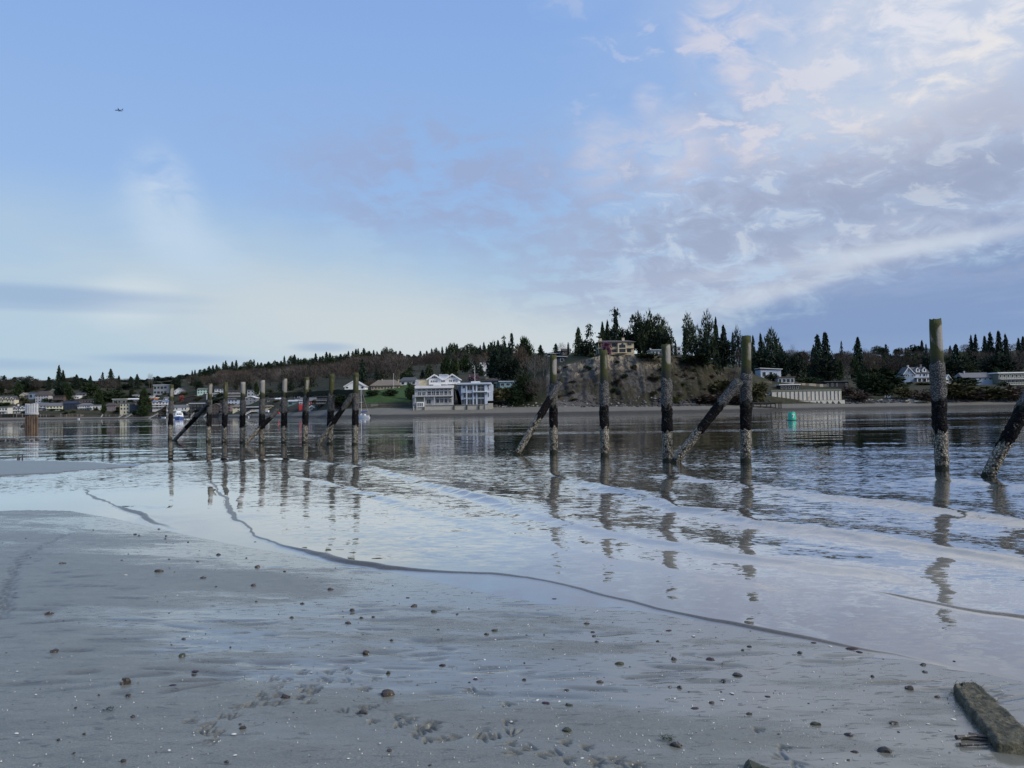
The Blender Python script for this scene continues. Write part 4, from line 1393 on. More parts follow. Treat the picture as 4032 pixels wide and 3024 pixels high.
MAT_FAC = pal('offwhite')
b.wall(*R(185, 1020, 820, 1190), 0.0, 12.0, 'palegrey', 3)
b.box('upper_wall', *R(470, 1135, 600, 742), 4.5, 13.0, 'white')
b.box('stair_wing', *R(172, 470, 612, 800), 5.2, 12.5, 'sand')
b.box('stair_wing', *R(172, 250, 612, 900), 5.0, 5.19, 'palegrey')
b.flat_roof(*R(172, 470, 602, 612), 5.2, 12.5, 'slate', .3)
b.front_gable(*[R(455, 735, 595, 505)[i] for i in (0, 1, 2, 3)], 4.4, 12.5, 'white', 'white', .6)
b.front_gable(*[R(845, 1140, 600, 502)[i] for i in (0, 1, 2, 3)], 4.4, 12.5, 'white', 'white', .6)
b.box('link_roof', *R(690, 890, 512, 600), 6.0, 10.0, 'lightblue')
b.box('skylight', *R(690, 890, 508, 535), 5.8, 7.0, 'palegrey')
b.box('terrace_parapet', *R(195, 1030, 765, 822), -1.2, 4.4, 'white')
b.box('terrace_shelter', *R(598, 745, 735, 790), -.4, 2.0, 'white')
for k in range(3): b.window(*R(622 + k * 40, 650 + k * 40, 755, 785), -.4, frame='white')
for k in range(4): b.window(*R(510 + k * 40, 545 + k * 40, 638, 690), 4.5, frame='white', nz=1)
for k in range(2): b.window(*R(920 + k * 34, 950 + k * 34, 628, 682), 4.5)
for k in range(2): b.window(*R(1000 + k * 32, 1030 + k * 32, 628, 682), 4.5)
b.window(*R(1075, 1100, 622, 650), 4.5)
b.window(*R(1075, 1100, 655, 682), 4.5)
b.window(*R(535, 670, 555, 598), 4.39, nx=3)
b.window(*R(922, 948, 558, 590), 4.39)
b.window(*R(956, 1016, 548, 590), 4.39, nx=2)
b.window(*R(1024, 1052, 558, 590), 4.39)
b.window(*R(740, 835, 640, 680), 4.5, nx=3)
for (x0, x1) in ((495, 680), (740, 850), (905, 1080)): b.deck(R(x0, x1, 0, 0)[0], R(x0, x1, 0, 0)[1], 1380 + 716 * .18083, 1380 + 692 * .18083, 4.5, .8)
b.deck(R(200, 1030, 0, 0)[0], R(200, 1030, 0, 0)[1], 1380 + 990 * .18083, 1380 + 940 * .18083, 0.0, 1.7, 'palegrey', 'palegrey')
for (x0, x1) in ((245, 330), (345, 430)):
    b.window(*R(x0, x1, 898, 978), 0.0, nx=2)
    b.window(*R(x0, x1, 836, 872), 0.0)
for k, (x0, x1) in enumerate(((458, 545), (552, 640), (648, 722), (735, 815), (825, 905), (915, 985))):
    b.window(*R(x0, x1, 884, 976), 0.0, nx=1 + k % 2)
    b.window(*R(x0, x1, 834, 874), 0.0)
for k, (x0, x1) in enumerate(((640, 722), (735, 812), (828, 902), (916, 992))):
    b.window(*R(x0, x1, 1052, 1146), 0.0, nx=1 + k % 2)
    b.window(*R(x0, x1, 1012, 1042), 0.0)
b.window(*R(440, 535, 1062, 1155), 0.0, nx=2, frame='palegrey')
b.box('bay', *R(235, 388, 1118, 1232), -2.0, 0.0, 'white')
for k in range(3): b.window(*R(250 + k * 44, 288 + k * 44, 1135, 1215), -2.0)
b.box('dark_panel', *R(225, 388, 1015, 1112), -.08, 0.0, 'olive')
for x in (195, 395, 612, 1000): b.box('column', *R(x, x + 16, 995, 1185), -1.5, -1.2, 'palegrey')
b.box('side_stair', *R(140, 185, 960, 1230), -.5, 5, 'grey')

# --- blue grey modern house
b = Building('modern_house', 'pale blue modern house of stacked flat storeys with big dark glass bays', 'house', 312, 1866, 1595, 'houses on the far shore')
b.wall(*R(1195, 1710, 735, 1185), 0.0, 11.0, 'steelblue', 2)
b.box('side_wall', *R(1100, 1195, 770, 1060), 2.0, 10, 'bluegrey')  # darker tone puts the shade of the left side into its colour
b.box('end_wall', *R(1710, 1885, 738, 1100), 2.0, 11, 'lightblue')  # paler tone paints in the light falling on the right end
b.flat_roof(*R(1150, 1825, 700, 738), -.4, 11, 'lightblue', .5)
b.box('roof_vault', *R(1410, 1600, 670, 700), 1.5, 8, 'white')
b.box('pier', *R(1710, 1768, 738, 1185), -.25, 2.0, 'lightblue')
b.box('pier', *R(1305, 1325, 738, 1185), -.25, -.003, 'lightblue')
b.box('pier', *R(1448, 1468, 738, 1185), -.25, -.003, 'lightblue')
b.box('pier', *R(1522, 1545, 738, 1185), -.25, -.003, 'lightblue')
b.box('canopy', *R(1468, 1840, 895, 908), -1.4, -.26, 'white')
b.box('canopy', *R(1240, 1318, 900, 914), -1.2, -.26, 'lightblue')
b.box('canopy', *R(1265, 1318, 1040, 1050), -1.2, -.26, 'lightblue')
for (y0, y1) in ((750, 865), (918, 1030), (1052, 1180)):
    b.window(*R(1328, 1445, y0, y1), 0.0, nx=2, frame='lightblue')
    b.window(*R(1470, 1520, y0, y1 - (60 if y0 > 900 and y0 < 1000 else 0) + 40 * (y0 > 900 and y0 < 1000)), 0.0, frame='lightblue')
    b.window(*R(1548, 1706, y0 - 6, y1 + (22 if y0 < 800 else 0)), 0.0, nx=2, nz=2 if y0 < 800 else 1, frame='lightblue')
b.window(*R(1225, 1295, 752, 825), 0.0, frame='lightblue')
b.window(*R(1240, 1300, 920, 1030), 0.0, frame='lightblue')
b.window(*R(1205, 1300, 1062, 1170), 0.0, nx=3, frame='steelblue')
b.window(*R(1772, 1800, 760, 850), 2.0, frame='lightblue')
b.window(*R(1772, 1800, 918, 1018), 2.0, frame='lightblue')
b.window(*R(1142, 1172, 775, 870), 2.0, frame='bluegrey')
for k in range(3):
    b.part('stair_flight', b.slab([(b.X(1600 + (1072 + k * 22) * .18083), -1 + k * .5, b.Z(1380 + 840 * .18083)), (b.X(1600 + (1085 + k * 22) * .18083), -1 + k * .5, b.Z(1380 + 830 * .18083)),
                                   (b.X(1600 + (1185 + k * 12) * .18083), -1 + k * .5, b.Z(1380 + 1165 * .18083)), (b.X(1600 + (1150 + k * 12) * .18083), -1 + k * .5, b.Z(1380 + 1170 * .18083))], .3), 'slate')

# --- the sea wall under both houses
b = Building('sea_wall', 'stained concrete sea wall under the white house and the blue modern house', 'sea wall', 307, 1780, 1612)
b.wall(*R(400, 1770, 1195, 1315), 0, 9, 'concrete', 1.0)
b.box('coping', *R(398, 1772, 1186, 1196), -.2, 9, 'wood')
b.wall(*R(150, 400, 1245, 1320), 0.4, 8, 'concrete', 1.0)
b.box('gate_post', *R(225, 235, 1120, 1320), -.3, .2, 'palegrey')
for x in (150, 400, 1030, 1308, 1572, 1715):
    b.box('buttress', *R(x, x + 22 + (30 if x == 1715 else 0), 1200, 1325), -.5, -.003, 'darkwood' if x not in (150, 400, 1715) else 'concrete')
b.box('toe_beam', *R(430, 1770, 1296, 1318), -.35, -.003, 'darkwood')
b.wall(*R(1775, 1880, 1160, 1290), 1.0, 7, 'concrete', 1.0, 'return_wall')

# --- mansion on the bluff
def R2(zx0, zx1, zy0, zy1):
    return (2200 + zx0 * .22604, 2200 + zx1 * .22604, 1200 + zy0 * .22604, 1200 + zy1 * .22604)


b = Building('mansion', 'cream two storey mansion with two chimneys at the edge of the bluff', 'mansion', 352, 2430, 1391)
b.wall(*R2(775, 1310, 650, 848), 0, 12, 'sand', 2.5)
b.box('bay', *R2(1028, 1180, 655, 846), -1.0, -.003, 'sand')
b.ridge_roof(2200 + 690 * .226, 2200 + 1312 * .226, 1200 + 650 * .226, 1200 + 600 * .226, -.6, 12, 'roofbrown', .8, .32)
b.chimney(2200 + 725 * .226, 2200 + 768 * .226, 1200 + 575 * .226, 1200 + 640 * .226, 3, 'sand')
b.chimney(2200 + 1125 * .226, 2200 + 1168 * .226, 1200 + 572 * .226, 1200 + 640 * .226, 3, 'sand')
b.box('porch_slab', *R2(690, 780, 742, 765), -1, 8, 'sand')
b.box('porch_wall', *R2(690, 780, 655, 848), 5.5, 10, 'olive')
for x in (690, 735): b.box('column', *R2(x, x + 9, 655, 846), -.9, -.6, 'sand')
b.window(*R2(930, 1012, 672, 730), 0, nx=3, frame='slate')
b.window(*R2(930, 1012, 775, 835), 0, nx=3, frame='slate')
b.window(*R2(1052, 1160, 697, 752), -1.0, nx=3, frame='slate')
b.window(*R2(1052, 1160, 770, 835), -1.0, nx=3, nz=2, frame='slate')
x0, x1, z0, z1 = b.rect(*R2(1085, 1128, 672, 697))
arc = [((x0 + x1) / 2 + (x1 - x0) / 2 * math.cos(a), z0 + (z1 - z0) * math.sin(a)) for a in np.linspace(0, PI, 9)]
b.part('arched_window', ([(x, -1.06, z) for x, z in arc] + [(x, -.99, z) for x, z in arc],
                         [tuple(range(9))[::-1]] + [(i, i + 1, i + 10, i + 9) for i in range(8)]), MAT_GLASS)
b.window(*R2(1205, 1268, 672, 712), 0, nx=2, frame='white')
b.window(*R2(1188, 1262, 775, 838), 0, nx=2, frame='slate')
b.box('balcony_band', *R2(1180, 1310, 762, 768), -1.4, -.003, 'rooftan')
b.box('terrace', *R2(800, 1310, 838, 850), -2.5, -1.01, 'sand')

# --- blue and white three storey house
def R3(zx0, zx1, zy0, zy1):
    return (3300 + zx0 * .33092, 3300 + zx1 * .33092, 1200 + zy0 * .33092, 1200 + zy1 * .33092)


Yv = land(3620, 1508).y
b = Building('gabled_house', 'blue and white three storey house with two dormers and a columned porch', 'house', Yv, 3610, 1508, 'houses on the far shore')
b.wall(*R3(778, 1085, 815, 930), 0, 10, 'lightblue', 2)
b.box('side_wall', *R3(778, 895, 815, 930), -1.2, -.003, 'bluegrey')  # darker than the front: shade of the left-facing end, painted in
b.front_gable(*[R3(770, 900, 815, 738)[i] for i in (0, 1, 2, 3)], -1.2, 6, 'bluegrey', 'slate', .4, up=3300 + 828 * .3309)  # gable wall in the same darkened tone, its shade put into the colour
b.ridge_roof(3300 + 830 * .3309, 3300 + 1085 * .3309, 1200 + 813 * .3309, 1200 + 738 * .3309, 0, 10, 'slate', .5)
for x in (930, 1007): b.dormer(3300 + x * .3309, 3300 + (x + 44) * .3309, 1200 + 762 * .3309, 1200 + 738 * .3309, 1200 + 803 * .3309, -.3, 'white', 'slate')
b.chimney(3300 + 884 * .3309, 3300 + 902 * .3309, 1200 + 714 * .3309, 1200 + 760 * .3309, 5, 'palegrey')
b.chimney(3300 + 1040 * .3309, 3300 + 1056 * .3309, 1200 + 708 * .3309, 1200 + 770 * .3309, 5, 'mauve')
for (x0, x1) in ((908, 925), (972, 990), (1012, 1042), (1050, 1066)): b.window(*R3(x0, x1, 822, 854), 0)
for (x0, x1) in ((795, 812), (820, 838), (868, 885)): b.window(*R3(x0, x1, 828, 856), -1.2)
b.window(*R3(822, 840, 772, 800), -1.2)
b.box('porch_roof', *R3(905, 1100, 868, 882), -3, -.003, 'roofgrey')
for x in (912, 962, 1018, 1066, 1090): b.box('porch_column', *R3(x, x + 8, 882, 928), -2.9, -2.6, 'white')
b.box('porch_floor', *R3(905, 1100, 920, 934), -3, -.003, 'white')
b.window(*R3(935, 975, 885, 914), 0, nx=2)
b.window(*R3(1020, 1060, 885, 914), 0, nx=2)

# --- concrete bulkhead with panels
def R5(zx0, zx1, zy0, zy1):
    return (2600 + zx0 * .36166, 2600 + zx1 * .36166, 1200 + zy0 * .36166, 1200 + zy1 * .36166)


def bulk_material():
    m, t, s = new_mat('stained_concrete')
    co = t.n('ShaderNodeTexCoord').outputs['Object']
    n1 = t.noise(t.scale(co, (1.2, 1, .35)), 1.0, 5, .65)
    n2 = t.noise(t.scale(co, (.9, 1, .18)), 1.3, 4, .6)
    c = t.mix(n1, (0.40, 0.385, 0.33, 1), (0.66, 0.64, 0.57, 1))
    c = t.mix(t.mul(t.sm(n2, .56, .68), .7), c, (0.30, 0.19, 0.09, 1))
    t.put(s['Base Color'], c)
    s['Roughness'].default_value = .85
    return m


MAT_BULK = bulk_material()
b = Building('concrete_bulkhead', 'pale concrete bulkhead of tall ribbed panels with rust stains on the right shore', 'bulkhead', 338, 3170, 1592)
b.wall(*R5(1215, 1980, 942, 1088), 0.5, 9, 'concrete', 1)
b.wall(*R5(1140, 1215, 950, 1045), 1.5, 9, 'concrete', 1.5, 'return_wall')
b.box('parapet', *R5(1212, 1978, 924, 942), .2, .9, 'olive')
edges = [1218, 1282, 1328, 1374, 1420, 1468, 1512, 1558, 1602, 1648, 1692, 1735, 1778, 1820, 1860, 1904, 1944, 1980]
for a, c in zip(edges[:-1], edges[1:]):
    b.box('panel', *R5(a + 3, c - 3, 946, 1040), .18, .497, MAT_BULK)
for a in edges[1:-1]:
    b.box('rib', *R5(a - 2.5, a + 2.5, 944, 1042), .02, .17, 'darkwood')
b.box('footing', *R5(1228, 2000, 1044, 1084), -.9, .15, MAT_BULK)
for a in (1310, 1392, 1468, 1540, 1610, 1690, 1732, 1800, 1862, 1925):
    x0, x1, z0, z1 = b.rect(*R5(a, a + 34, 1050, 1084))
    b.part('buttress', ([(x0, -1.9, z0 - .6), (x1, -1.9, z0 - .6), (x0 + .3, -.9, z1), (x1 - 1.2, -.9, z1), (x0, -.9, z0 - .6), (x1, -.9, z0 - .6)],
                        [(0, 1, 3, 2), (1, 5, 3), (0, 2, 4), (2, 3, 5, 4)]), 'darkwood')
for k in range(2): b.box('panel', *R5(1144 + k * 36, 1176 + k * 36, 955, 1040), 1.3, 1.497, 'lightblue')

# ------------------------------------------------------------------ trees and shrubs
def leaf_material(name, a, b_, sc=0.9):
    m, t, s = new_mat(name)
    co = t.n('ShaderNodeNewGeometry').outputs['Position']
    n = t.noise(co, sc, 3, 0.6)
    oi = t.n('ShaderNodeObjectInfo').outputs['Random']
    c = t.mix(n, a + (1,), b_ + (1,))
    k = t.lr(oi, 0, 1, .7, 1.3)
    t.put(s['Base Color'], t.mix(1.0, c, t.xyz(k, k, k), 'MULTIPLY'))
    s['Roughness'].default_value = .85
    s['Specular IOR Level'].default_value = .15
    return m


LEAF = dict(
    fir=leaf_material('fir_needles', (0.010, 0.019, 0.014), (0.026, 0.040, 0.024)),
    cedar=leaf_material('cedar_sprays', (0.020, 0.032, 0.018), (0.050, 0.066, 0.032)),
    bare=leaf_material('bare_twigs', (0.038, 0.033, 0.029), (0.074, 0.064, 0.056)),
    rust=leaf_material('rusty_twigs', (0.050, 0.037, 0.029), (0.088, 0.066, 0.050)),
    grey=leaf_material('grey_twigs', (0.085, 0.075, 0.066), (0.15, 0.135, 0.115)),
    green=leaf_material('evergreen_leaves', (0.014, 0.026, 0.012), (0.036, 0.056, 0.022)),
    olive=leaf_material('olive_scrub', (0.040, 0.042, 0.018), (0.085, 0.078, 0.036)),
    spring=leaf_material('new_leaves', (0.075, 0.085, 0.030), (0.13, 0.14, 0.055)),
    brown=leaf_material('dead_brambles', (0.050, 0.038, 0.030), (0.095, 0.072, 0.055)),
    pink=leaf_material('pink_blossom', (0.20, 0.11, 0.16), (0.36, 0.24, 0.32)),
    plum=leaf_material('plum_blossom', (0.10, 0.03, 0.06), (0.22, 0.09, 0.15)),
    redtree=leaf_material('red_twigs', (0.20, 0.055, 0.05), (0.30, 0.10, 0.09)),
)
MAT_BARK = plain('bark', (0.045, 0.036, 0.030), .9, .3, 3.0)
MAT_PALEBARK = plain('pale_bark', (0.15, 0.13, 0.11), .9, .3, 3.0)
MESH = {}


def mk_mesh(key, V, Fc, mat):
    me = bpy.data.meshes.new(key)
    me.from_pydata([tuple(v) for v in V], [], Fc)
    me.materials.append(mat)
    MESH[key] = me
    return me


def tri(V, Fc, c, d, n, L, w_):
    """a leaf-sized triangle pair at c pointing along d"""
    d = d.normalized()
    s = d.cross(n)
    if s.length < 1e-4: s = Vector((1, 0, 0))
    s = s.normalized() * w_
    k = len(V)
    V += [c - s * .6, c + s * .6, c + d * L + s * .25, c + d * L - s * .25]
    Fc.append((k, k + 1, k + 2, k + 3))


def rv(r):
    return Vector((random.gauss(0, r), random.gauss(0, r), random.gauss(0, r)))


def conifer(key, mat, levels=26, per=8, droop=.25, base=.08, power=.85, gap=.0, ragged=.25, width=1.0, crown=None):
    """unit height, unit crown width; whorls of drooping sprays"""
    V, Fc = [], []
    for i in range(levels):
        t = base + (1 - base) * (i / levels)
        if random.random() < gap: continue
        rr = .72 * (1 - t) ** power / (1 - base) ** power
        if crown: rr = .55 * crown(t)
        for j in range(per):
            if random.random() < gap * .8: continue
            a = random.random() * 2 * PI
            L = rr * random.uniform(1 - ragged * 1.6, 1 + ragged)
            if L < .01: L = .012
            d = Vector((math.cos(a), math.sin(a), random.uniform(-droop * .3, .2)))
            zz = t + random.uniform(-.5, .5) / levels
            nseg = 3 if L > .12 else 2
            for s in range(nseg):
                f = (s + .35) / nseg
                c = Vector((math.cos(a) * L * f, math.sin(a) * L * f, zz - droop * L * f * f * 1.2))
                c += rv(.008)
                sp = Vector((d.x * .8 + random.gauss(0, .35), d.y * .8 + random.gauss(0, .35), -.25 - droop + random.gauss(0, .2)))
                tri(V, Fc, c, sp, Vector((random.gauss(0, .5), random.gauss(0, .5), 1)), random.uniform(.06, .105) * .9, random.uniform(.035, .07) * (1 + .4 * (1 - f)))
    # shaded inner sprays close to the stem
    for k in range(levels * 9):
        t = base + (1 - base) * random.random() ** 1.3 * .93
        rr = (.30 if not crown else .16) * (1 - t) ** power * random.random() ** .5
        a = random.random() * 6.28
        tri(V, Fc, Vector((math.cos(a) * rr, math.sin(a) * rr, t)), Vector((math.cos(a), math.sin(a), random.uniform(-.9, .3))), rv(1), .075, .045)
    for k in range(6):
        tri(V, Fc, Vector((0, 0, .955 + k * .006)), Vector((random.gauss(0, .25), random.gauss(0, .25), 1)), Vector((1, random.random(), 0)), .045, .006)
    return mk_mesh(key, V, Fc, mat)


def lump(key, mat, n=420, size=.10, flat_=1.0, clumps=9, hollow=.55, base=.0, up=0.0, shape=None):
    """unit height crown built of leaf clumps, with gaps between the clumps"""
    V, Fc = [], []
    cl = []
    for i in range(clumps):
        while True:
            p = Vector((random.uniform(-1, 1), random.uniform(-1, 1), random.uniform(-1, 1)))
            if .25 < p.length < 1: break
        p *= hollow / max(.5, p.length) * random.uniform(.75, 1.15)
        cl.append((p, random.uniform(.32, .52)))
    cl.append((Vector((0, 0, -.15)), .55))
    for i in range(n):
        p, r = random.choice(cl)
        d = rv(1).normalized()
        c = p + d * r * random.uniform(.6, 1.05)
        c = Vector((c.x * .5, c.y * .5, base + (1 - base) * (.5 + c.z * .5)))
        if c.z < 0: c.z = random.random() * .1
        if shape: 
            k = shape(c.z); c.x *= k; c.y *= k
        tri(V, Fc, c, d + Vector((0, 0, up)), rv(1), size * random.uniform(.6, 1.3), size * random.uniform(.3, .6))
    return mk_mesh(key, V, Fc, mat)


def twiggy(key, mat, n=950, limbs=9, spread=.5, up=.55, base=.22, thin=.0085):
    """leafless crown: limbs fanning from the trunk, haze of twigs"""
    V, Fc = [], []
    for i in range(limbs):
        a = 2 * PI * (i + random.random() * .6) / limbs
        L = random.uniform(.45, .8)
        p = Vector((0, 0, base * random.uniform(.7, 1.3)))
        d = Vector((math.cos(a) * spread, math.sin(a) * spread, random.uniform(.6, 1.2))).normalized()
        for s in range(4):
            tri(V, Fc, p, d, Vector((random.random(), random.random(), .2)), L / 4, .012 * (1 - s * .2))
            p = p + d * (L / 4)
            d = (d + rv(.18) + Vector((0, 0, .08))).normalized()
    for i in range(n):
        d = rv(1).normalized()
        r = random.uniform(.25, 1.0) ** .6
        c = Vector((d.x * .5 * r, d.y * .5 * r, base + .08 + (1 - base - .1) * (.5 + .46 * d.z * r)))
        o = (c - Vector((0, 0, base))).normalized()
        tri(V, Fc, c, o * (1 - up) + Vector((0, 0, up)) + rv(.3), rv(1), random.uniform(.06, .13), random.uniform(.6, 1.5) * thin)
    return mk_mesh(key, V, Fc, mat)


def trunk_mesh(key, mat, r=.028, h=.7, ns=6, lean=0.0):
    V, Fc = [], []
    lv = [(-.03, 1.35), (.04, 1.05), (.3, .8), (.65, .5), (1.0, .12)]
    for (t, k) in lv:
        for j in range(ns):
            a = 2 * PI * j / ns
            V.append((math.cos(a) * r * k + lean * t * t, math.sin(a) * r * k, t * h))
    for i in range(len(lv) - 1):
        for j in range(ns):
            Fc.append((i * ns + j, i * ns + (j + 1) % ns, (i + 1) * ns + (j + 1) % ns, (i + 1) * ns + j))
    return mk_mesh(key, V, Fc, mat)


random.seed(33)
for i in range(5): conifer('fir%d' % i, LEAF['fir'], 30, 9, .35, .05, .8, .04, .3)
for i in range(4): conifer('thin%d' % i, LEAF['fir'], 24, 7, .45, .10, .75, .22, .5)
for i in range(3): conifer('cedar%d' % i, LEAF['cedar'], 34, 11, .55, .03, .62, .04, .28)
for i in range(2): conifer('spire%d' % i, LEAF['fir'], 36, 11, .3, .02, 1.0, .0, .15)
for i in range(2): conifer('gaunt%d' % i, LEAF['fir'], 20, 6, .25, .22, .5, .3, .55)
for i in range(2): conifer('pine%d' % i, LEAF['fir'], 24, 9, .1, .25, .5, .22, .5, crown=lambda t: .35 + .75 * (max(0, math.sin((t - .1) * 6.5)) * .5 + (t > .75) * .5 * (1 - (t - .75) * 2)))
for i in range(3): lump('broad%d' % i, LEAF['green'], 1500, .10, 1, 14, .62, .03)
for i in range(2): lump('darkdome%d' % i, LEAF['fir'], 1700, .10, 1, 14, .62, .02)
for i in range(3): lump('crownfir%d' % i, LEAF['cedar'], 1500, .085, 1, 18, .72, .10, .2, shape=lambda z: 1.25 - .8 * max(0, z - .45) ** 1.4 - .5 * max(0, .3 - z))
for i in range(3): lump('egg%d' % i, LEAF['green'], 1400, .09, 1, 11, .5, .01, shape=lambda z: 1.25 - .65 * z)
for i in range(4): twiggy('bare%d' % i, LEAF['bare'])
for i in range(2): twiggy('rust%d' % i, LEAF['rust'], 950)
for i in range(2): twiggy('grey%d' % i, LEAF['grey'], 800, 12, .35, .7, .12, .005)
twiggy('poplar0', LEAF['grey'], 420, 6, .15, .9, .1)
for k in ('green', 'olive', 'brown', 'spring', 'pink', 'plum', 'redtree'):
    for i in range(2): lump(k + 'bush%d' % i, LEAF[k], 700, .13, 1, 9, .6, .0)
trunk_mesh('trunk', MAT_BARK)
trunk_mesh('thicktrunk', MAT_BARK, .04, .8)
trunk_mesh('paletrunk', MAT_PALEBARK, .02, .9)
NV = {'fir': 5, 'thin': 4, 'cedar': 3, 'crownfir': 3, 'spire': 2, 'gaunt': 2, 'pine': 2, 'broad': 3, 'darkdome': 2, 'egg': 3, 'bare': 4, 'rust': 2, 'grey': 2, 'poplar': 1,
      'greenbush': 2, 'olivebush': 2, 'brownbush': 2, 'springbush': 2, 'pinkbush': 2, 'plumbush': 2, 'redtreebush': 2}


def plant(kind, u, vt, vb, wpx, label, name=None, group=None, cat='tree', Y=None, trunk=True, dmin=None, sink=.3, hid=0):
    """a tree or shrub from its outline; hid = pixels of its foot hidden behind nearer things"""
    if Y is None:
        p = land(u, vb, dmin)
    else:
        p0 = at(u, vb, Y)
        p = Vector((p0.x, Y, ground_z(p0.x, Y)))
    top = at(u, vt, p.y).z
    h = max(1.0, top - p.z + sink)
    wd = wpx * p.y / F
    nm = name or {'fir': 'fir_tree', 'thin': 'fir_tree', 'cedar': 'cedar_tree', 'spire': 'spruce_tree', 'crownfir': 'cedar_tree', 'gaunt': 'fir_tree', 'pine': 'pine_tree', 'broad': 'evergreen_tree',
                  'darkdome': 'evergreen_tree', 'egg': 'cypress_tree', 'bare': 'leafless_tree', 'rust': 'leafless_tree', 'grey': 'leafless_tree', 'poplar': 'poplar_tree'}.get(kind, 'shrub')
    me_ = MESH[kind + str(random.randrange(NV[kind]))]
    root = bpy.data.objects.new(nm, None if trunk else me_)
    COL.objects.link(root)
    root.location = (p.x, p.y, p.z - sink)
    root.rotation_euler = (0, 0, random.random() * 6.28)
    tag(root, label, cat, group)
    if not trunk:
        root.scale = (wd, wd, h)
        return root
    c = bpy.data.objects.new('crown', me_)
    COL.objects.link(c)
    c.parent = root
    c.scale = (wd, wd, h)
    if trunk:
        tk = 'paletrunk' if kind in ('grey', 'poplar') else 'trunk'
        t = bpy.data.objects.new('trunk', MESH[tk])
        COL.objects.link(t)
        t.parent = root
        tw = max(h * .55, wd * .5)
        t.scale = (tw, tw, h)
    return root


G_BLUFF = 'trees on top of the bluff'
T = plant
# --- bluff and the clump to its left
T('darkdome', 1962, 1352, 1500, 92, 'broad black green tree mass right of the white cube house', hid=0)
T('gaunt', 1986, 1318, 1490, 44, 'gaunt fir spire rising from the black tree mass left of the bluff')
T('thin', 2017, 1301, 1480, 52, 'ragged fir, taller of the pair left of the rusty bare tree')
T('broad', 2066, 1318, 1468, 74, 'full rounded evergreen behind the rusty bare tree')
T('darkdome', 1940, 1400, 1500, 60, 'dark low tree filling the slope beside the little chalet')
T('darkdome', 2000, 1400, 1510, 110, 'wide dark evergreen skirt above the turquoise bungalow')
T('rust', 2050, 1360, 1480, 70, 'rusty brown leafless tree left of the bluff')
T('grey', 2105, 1392, 1490, 120, 'wide fan of pale grey leafless stems left of the bluff')
T('grey', 2140, 1400, 1480, 70, 'narrow grey leafless tree just left of the mossy piling head')
T('fir', 2129, 1357, 1440, 60, 'small pointed fir behind the grey fan of stems')
T('broad', 2070, 1470, 1585, 100, 'dark green thicket on the slope left of the bluff foot', 'thicket', cat='shrub')
T('broad', 2030, 1520, 1596, 90, 'bushy green mound beside the grassy bank', 'thicket', cat='shrub')
T('bare', 2120, 1480, 1598, 110, 'brown leafless thicket at the left foot of the bluff', 'thicket', cat='shrub')
T('fir', 2189, 1352, 1400, 40, 'small fir at the bluff top behind the navy cottage', group=G_BLUFF)
T('grey', 2213, 1347, 1400, 36, 'pale leafless tree behind the brown cabin', group=G_BLUFF)
T('fir', 2238, 1347, 1400, 20, 'narrow fir beside the pole at the brown cabin', group=G_BLUFF)
T('cedar', 2279, 1286, 1404, 54, 'grey green cedar with a see through crown left of the dark fir', group=G_BLUFF)
T('gaunt', 2322, 1274, 1404, 74, 'black open branched fir between the cedar and the mansion', group=G_BLUFF)
T('darkdome', 2318, 1340, 1404, 76, 'dark skirt of branches under the open branched fir', group=G_BLUFF)
T('cedar', 2374, 1264, 1396, 36, 'pale cedar top showing above the left mansion chimney', group=G_BLUFF, Y=378)
T('cedar', 2394, 1258, 1396, 36, 'pointed cedar left of the crooked pine', group=G_BLUFF, Y=380)
T('pine', 2426, 1209, 1396, 66, 'tallest tree of the bluff, crooked pine with a tufted top', group=G_BLUFF, Y=376)
T('darkdome', 2426, 1284, 1396, 124, 'rounded black evergreen right behind the mansion roof', group=G_BLUFF, Y=384)
T('darkdome', 2478, 1300, 1396, 60, 'dark evergreen behind the right mansion chimney', group=G_BLUFF, Y=388)
T('crownfir', 2512, 1234, 1398, 62, 'tall broad cedar, left half of the big clump right of the mansion', group=G_BLUFF, Y=386)
T('crownfir', 2546, 1234, 1398, 66, 'highest crown of the big dark clump right of the mansion', group=G_BLUFF, Y=380)
T('darkdome', 2530, 1270, 1398, 96, 'dark heart of the big clump right of the mansion', group=G_BLUFF, Y=392)
T('crownfir', 2588, 1243, 1400, 66, 'open branched fir in the big clump, sky showing through it', group=G_BLUFF, Y=384)
T('darkdome', 2590, 1300, 1400, 86, 'lower dark tree in the big clump above the silvery piling', group=G_BLUFF, Y=380)
T('crownfir', 2622, 1264, 1400, 50, 'feathery cedar at the right end of the big clump', group=G_BLUFF, Y=386)
T('fir', 2640, 1330, 1400, 26, 'low fir between the clump and the grey modern house', group=G_BLUFF, Y=398)
T('fir', 2660, 1338, 1400, 22, 'small distant fir above the grey modern house roof', group=G_BLUFF, Y=460)
T('cedar', 2700, 1290, 1415, 40, 'see through cedar left of the tall dark cedars', group=G_BLUFF)
T('crownfir', 2722, 1243, 1418, 62, 'tall cedar with a rounded top and a long bare trunk', group=G_BLUFF)
T('crownfir', 2788, 1239, 1440, 56, 'twin topped cedar left of the black spire', group=G_BLUFF)
T('darkdome', 2760, 1330, 1440, 80, 'dark understorey below the tall cedars', group=G_BLUFF)
T('spire', 2822, 1247, 1444, 50, 'narrow black spire, darkest tree left of the tall mossy piling', group=G_BLUFF)
T('fir', 2852, 1276, 1446, 60, 'dense fir right of the black spire', group=G_BLUFF)
T('darkdome', 2840, 1330, 1448, 100, 'black lower branches behind the clearing on the bank', group=G_BLUFF)
T('thin', 2888, 1299, 1448, 34, 'thin fir left of the tall mossy piling', group=G_BLUFF)
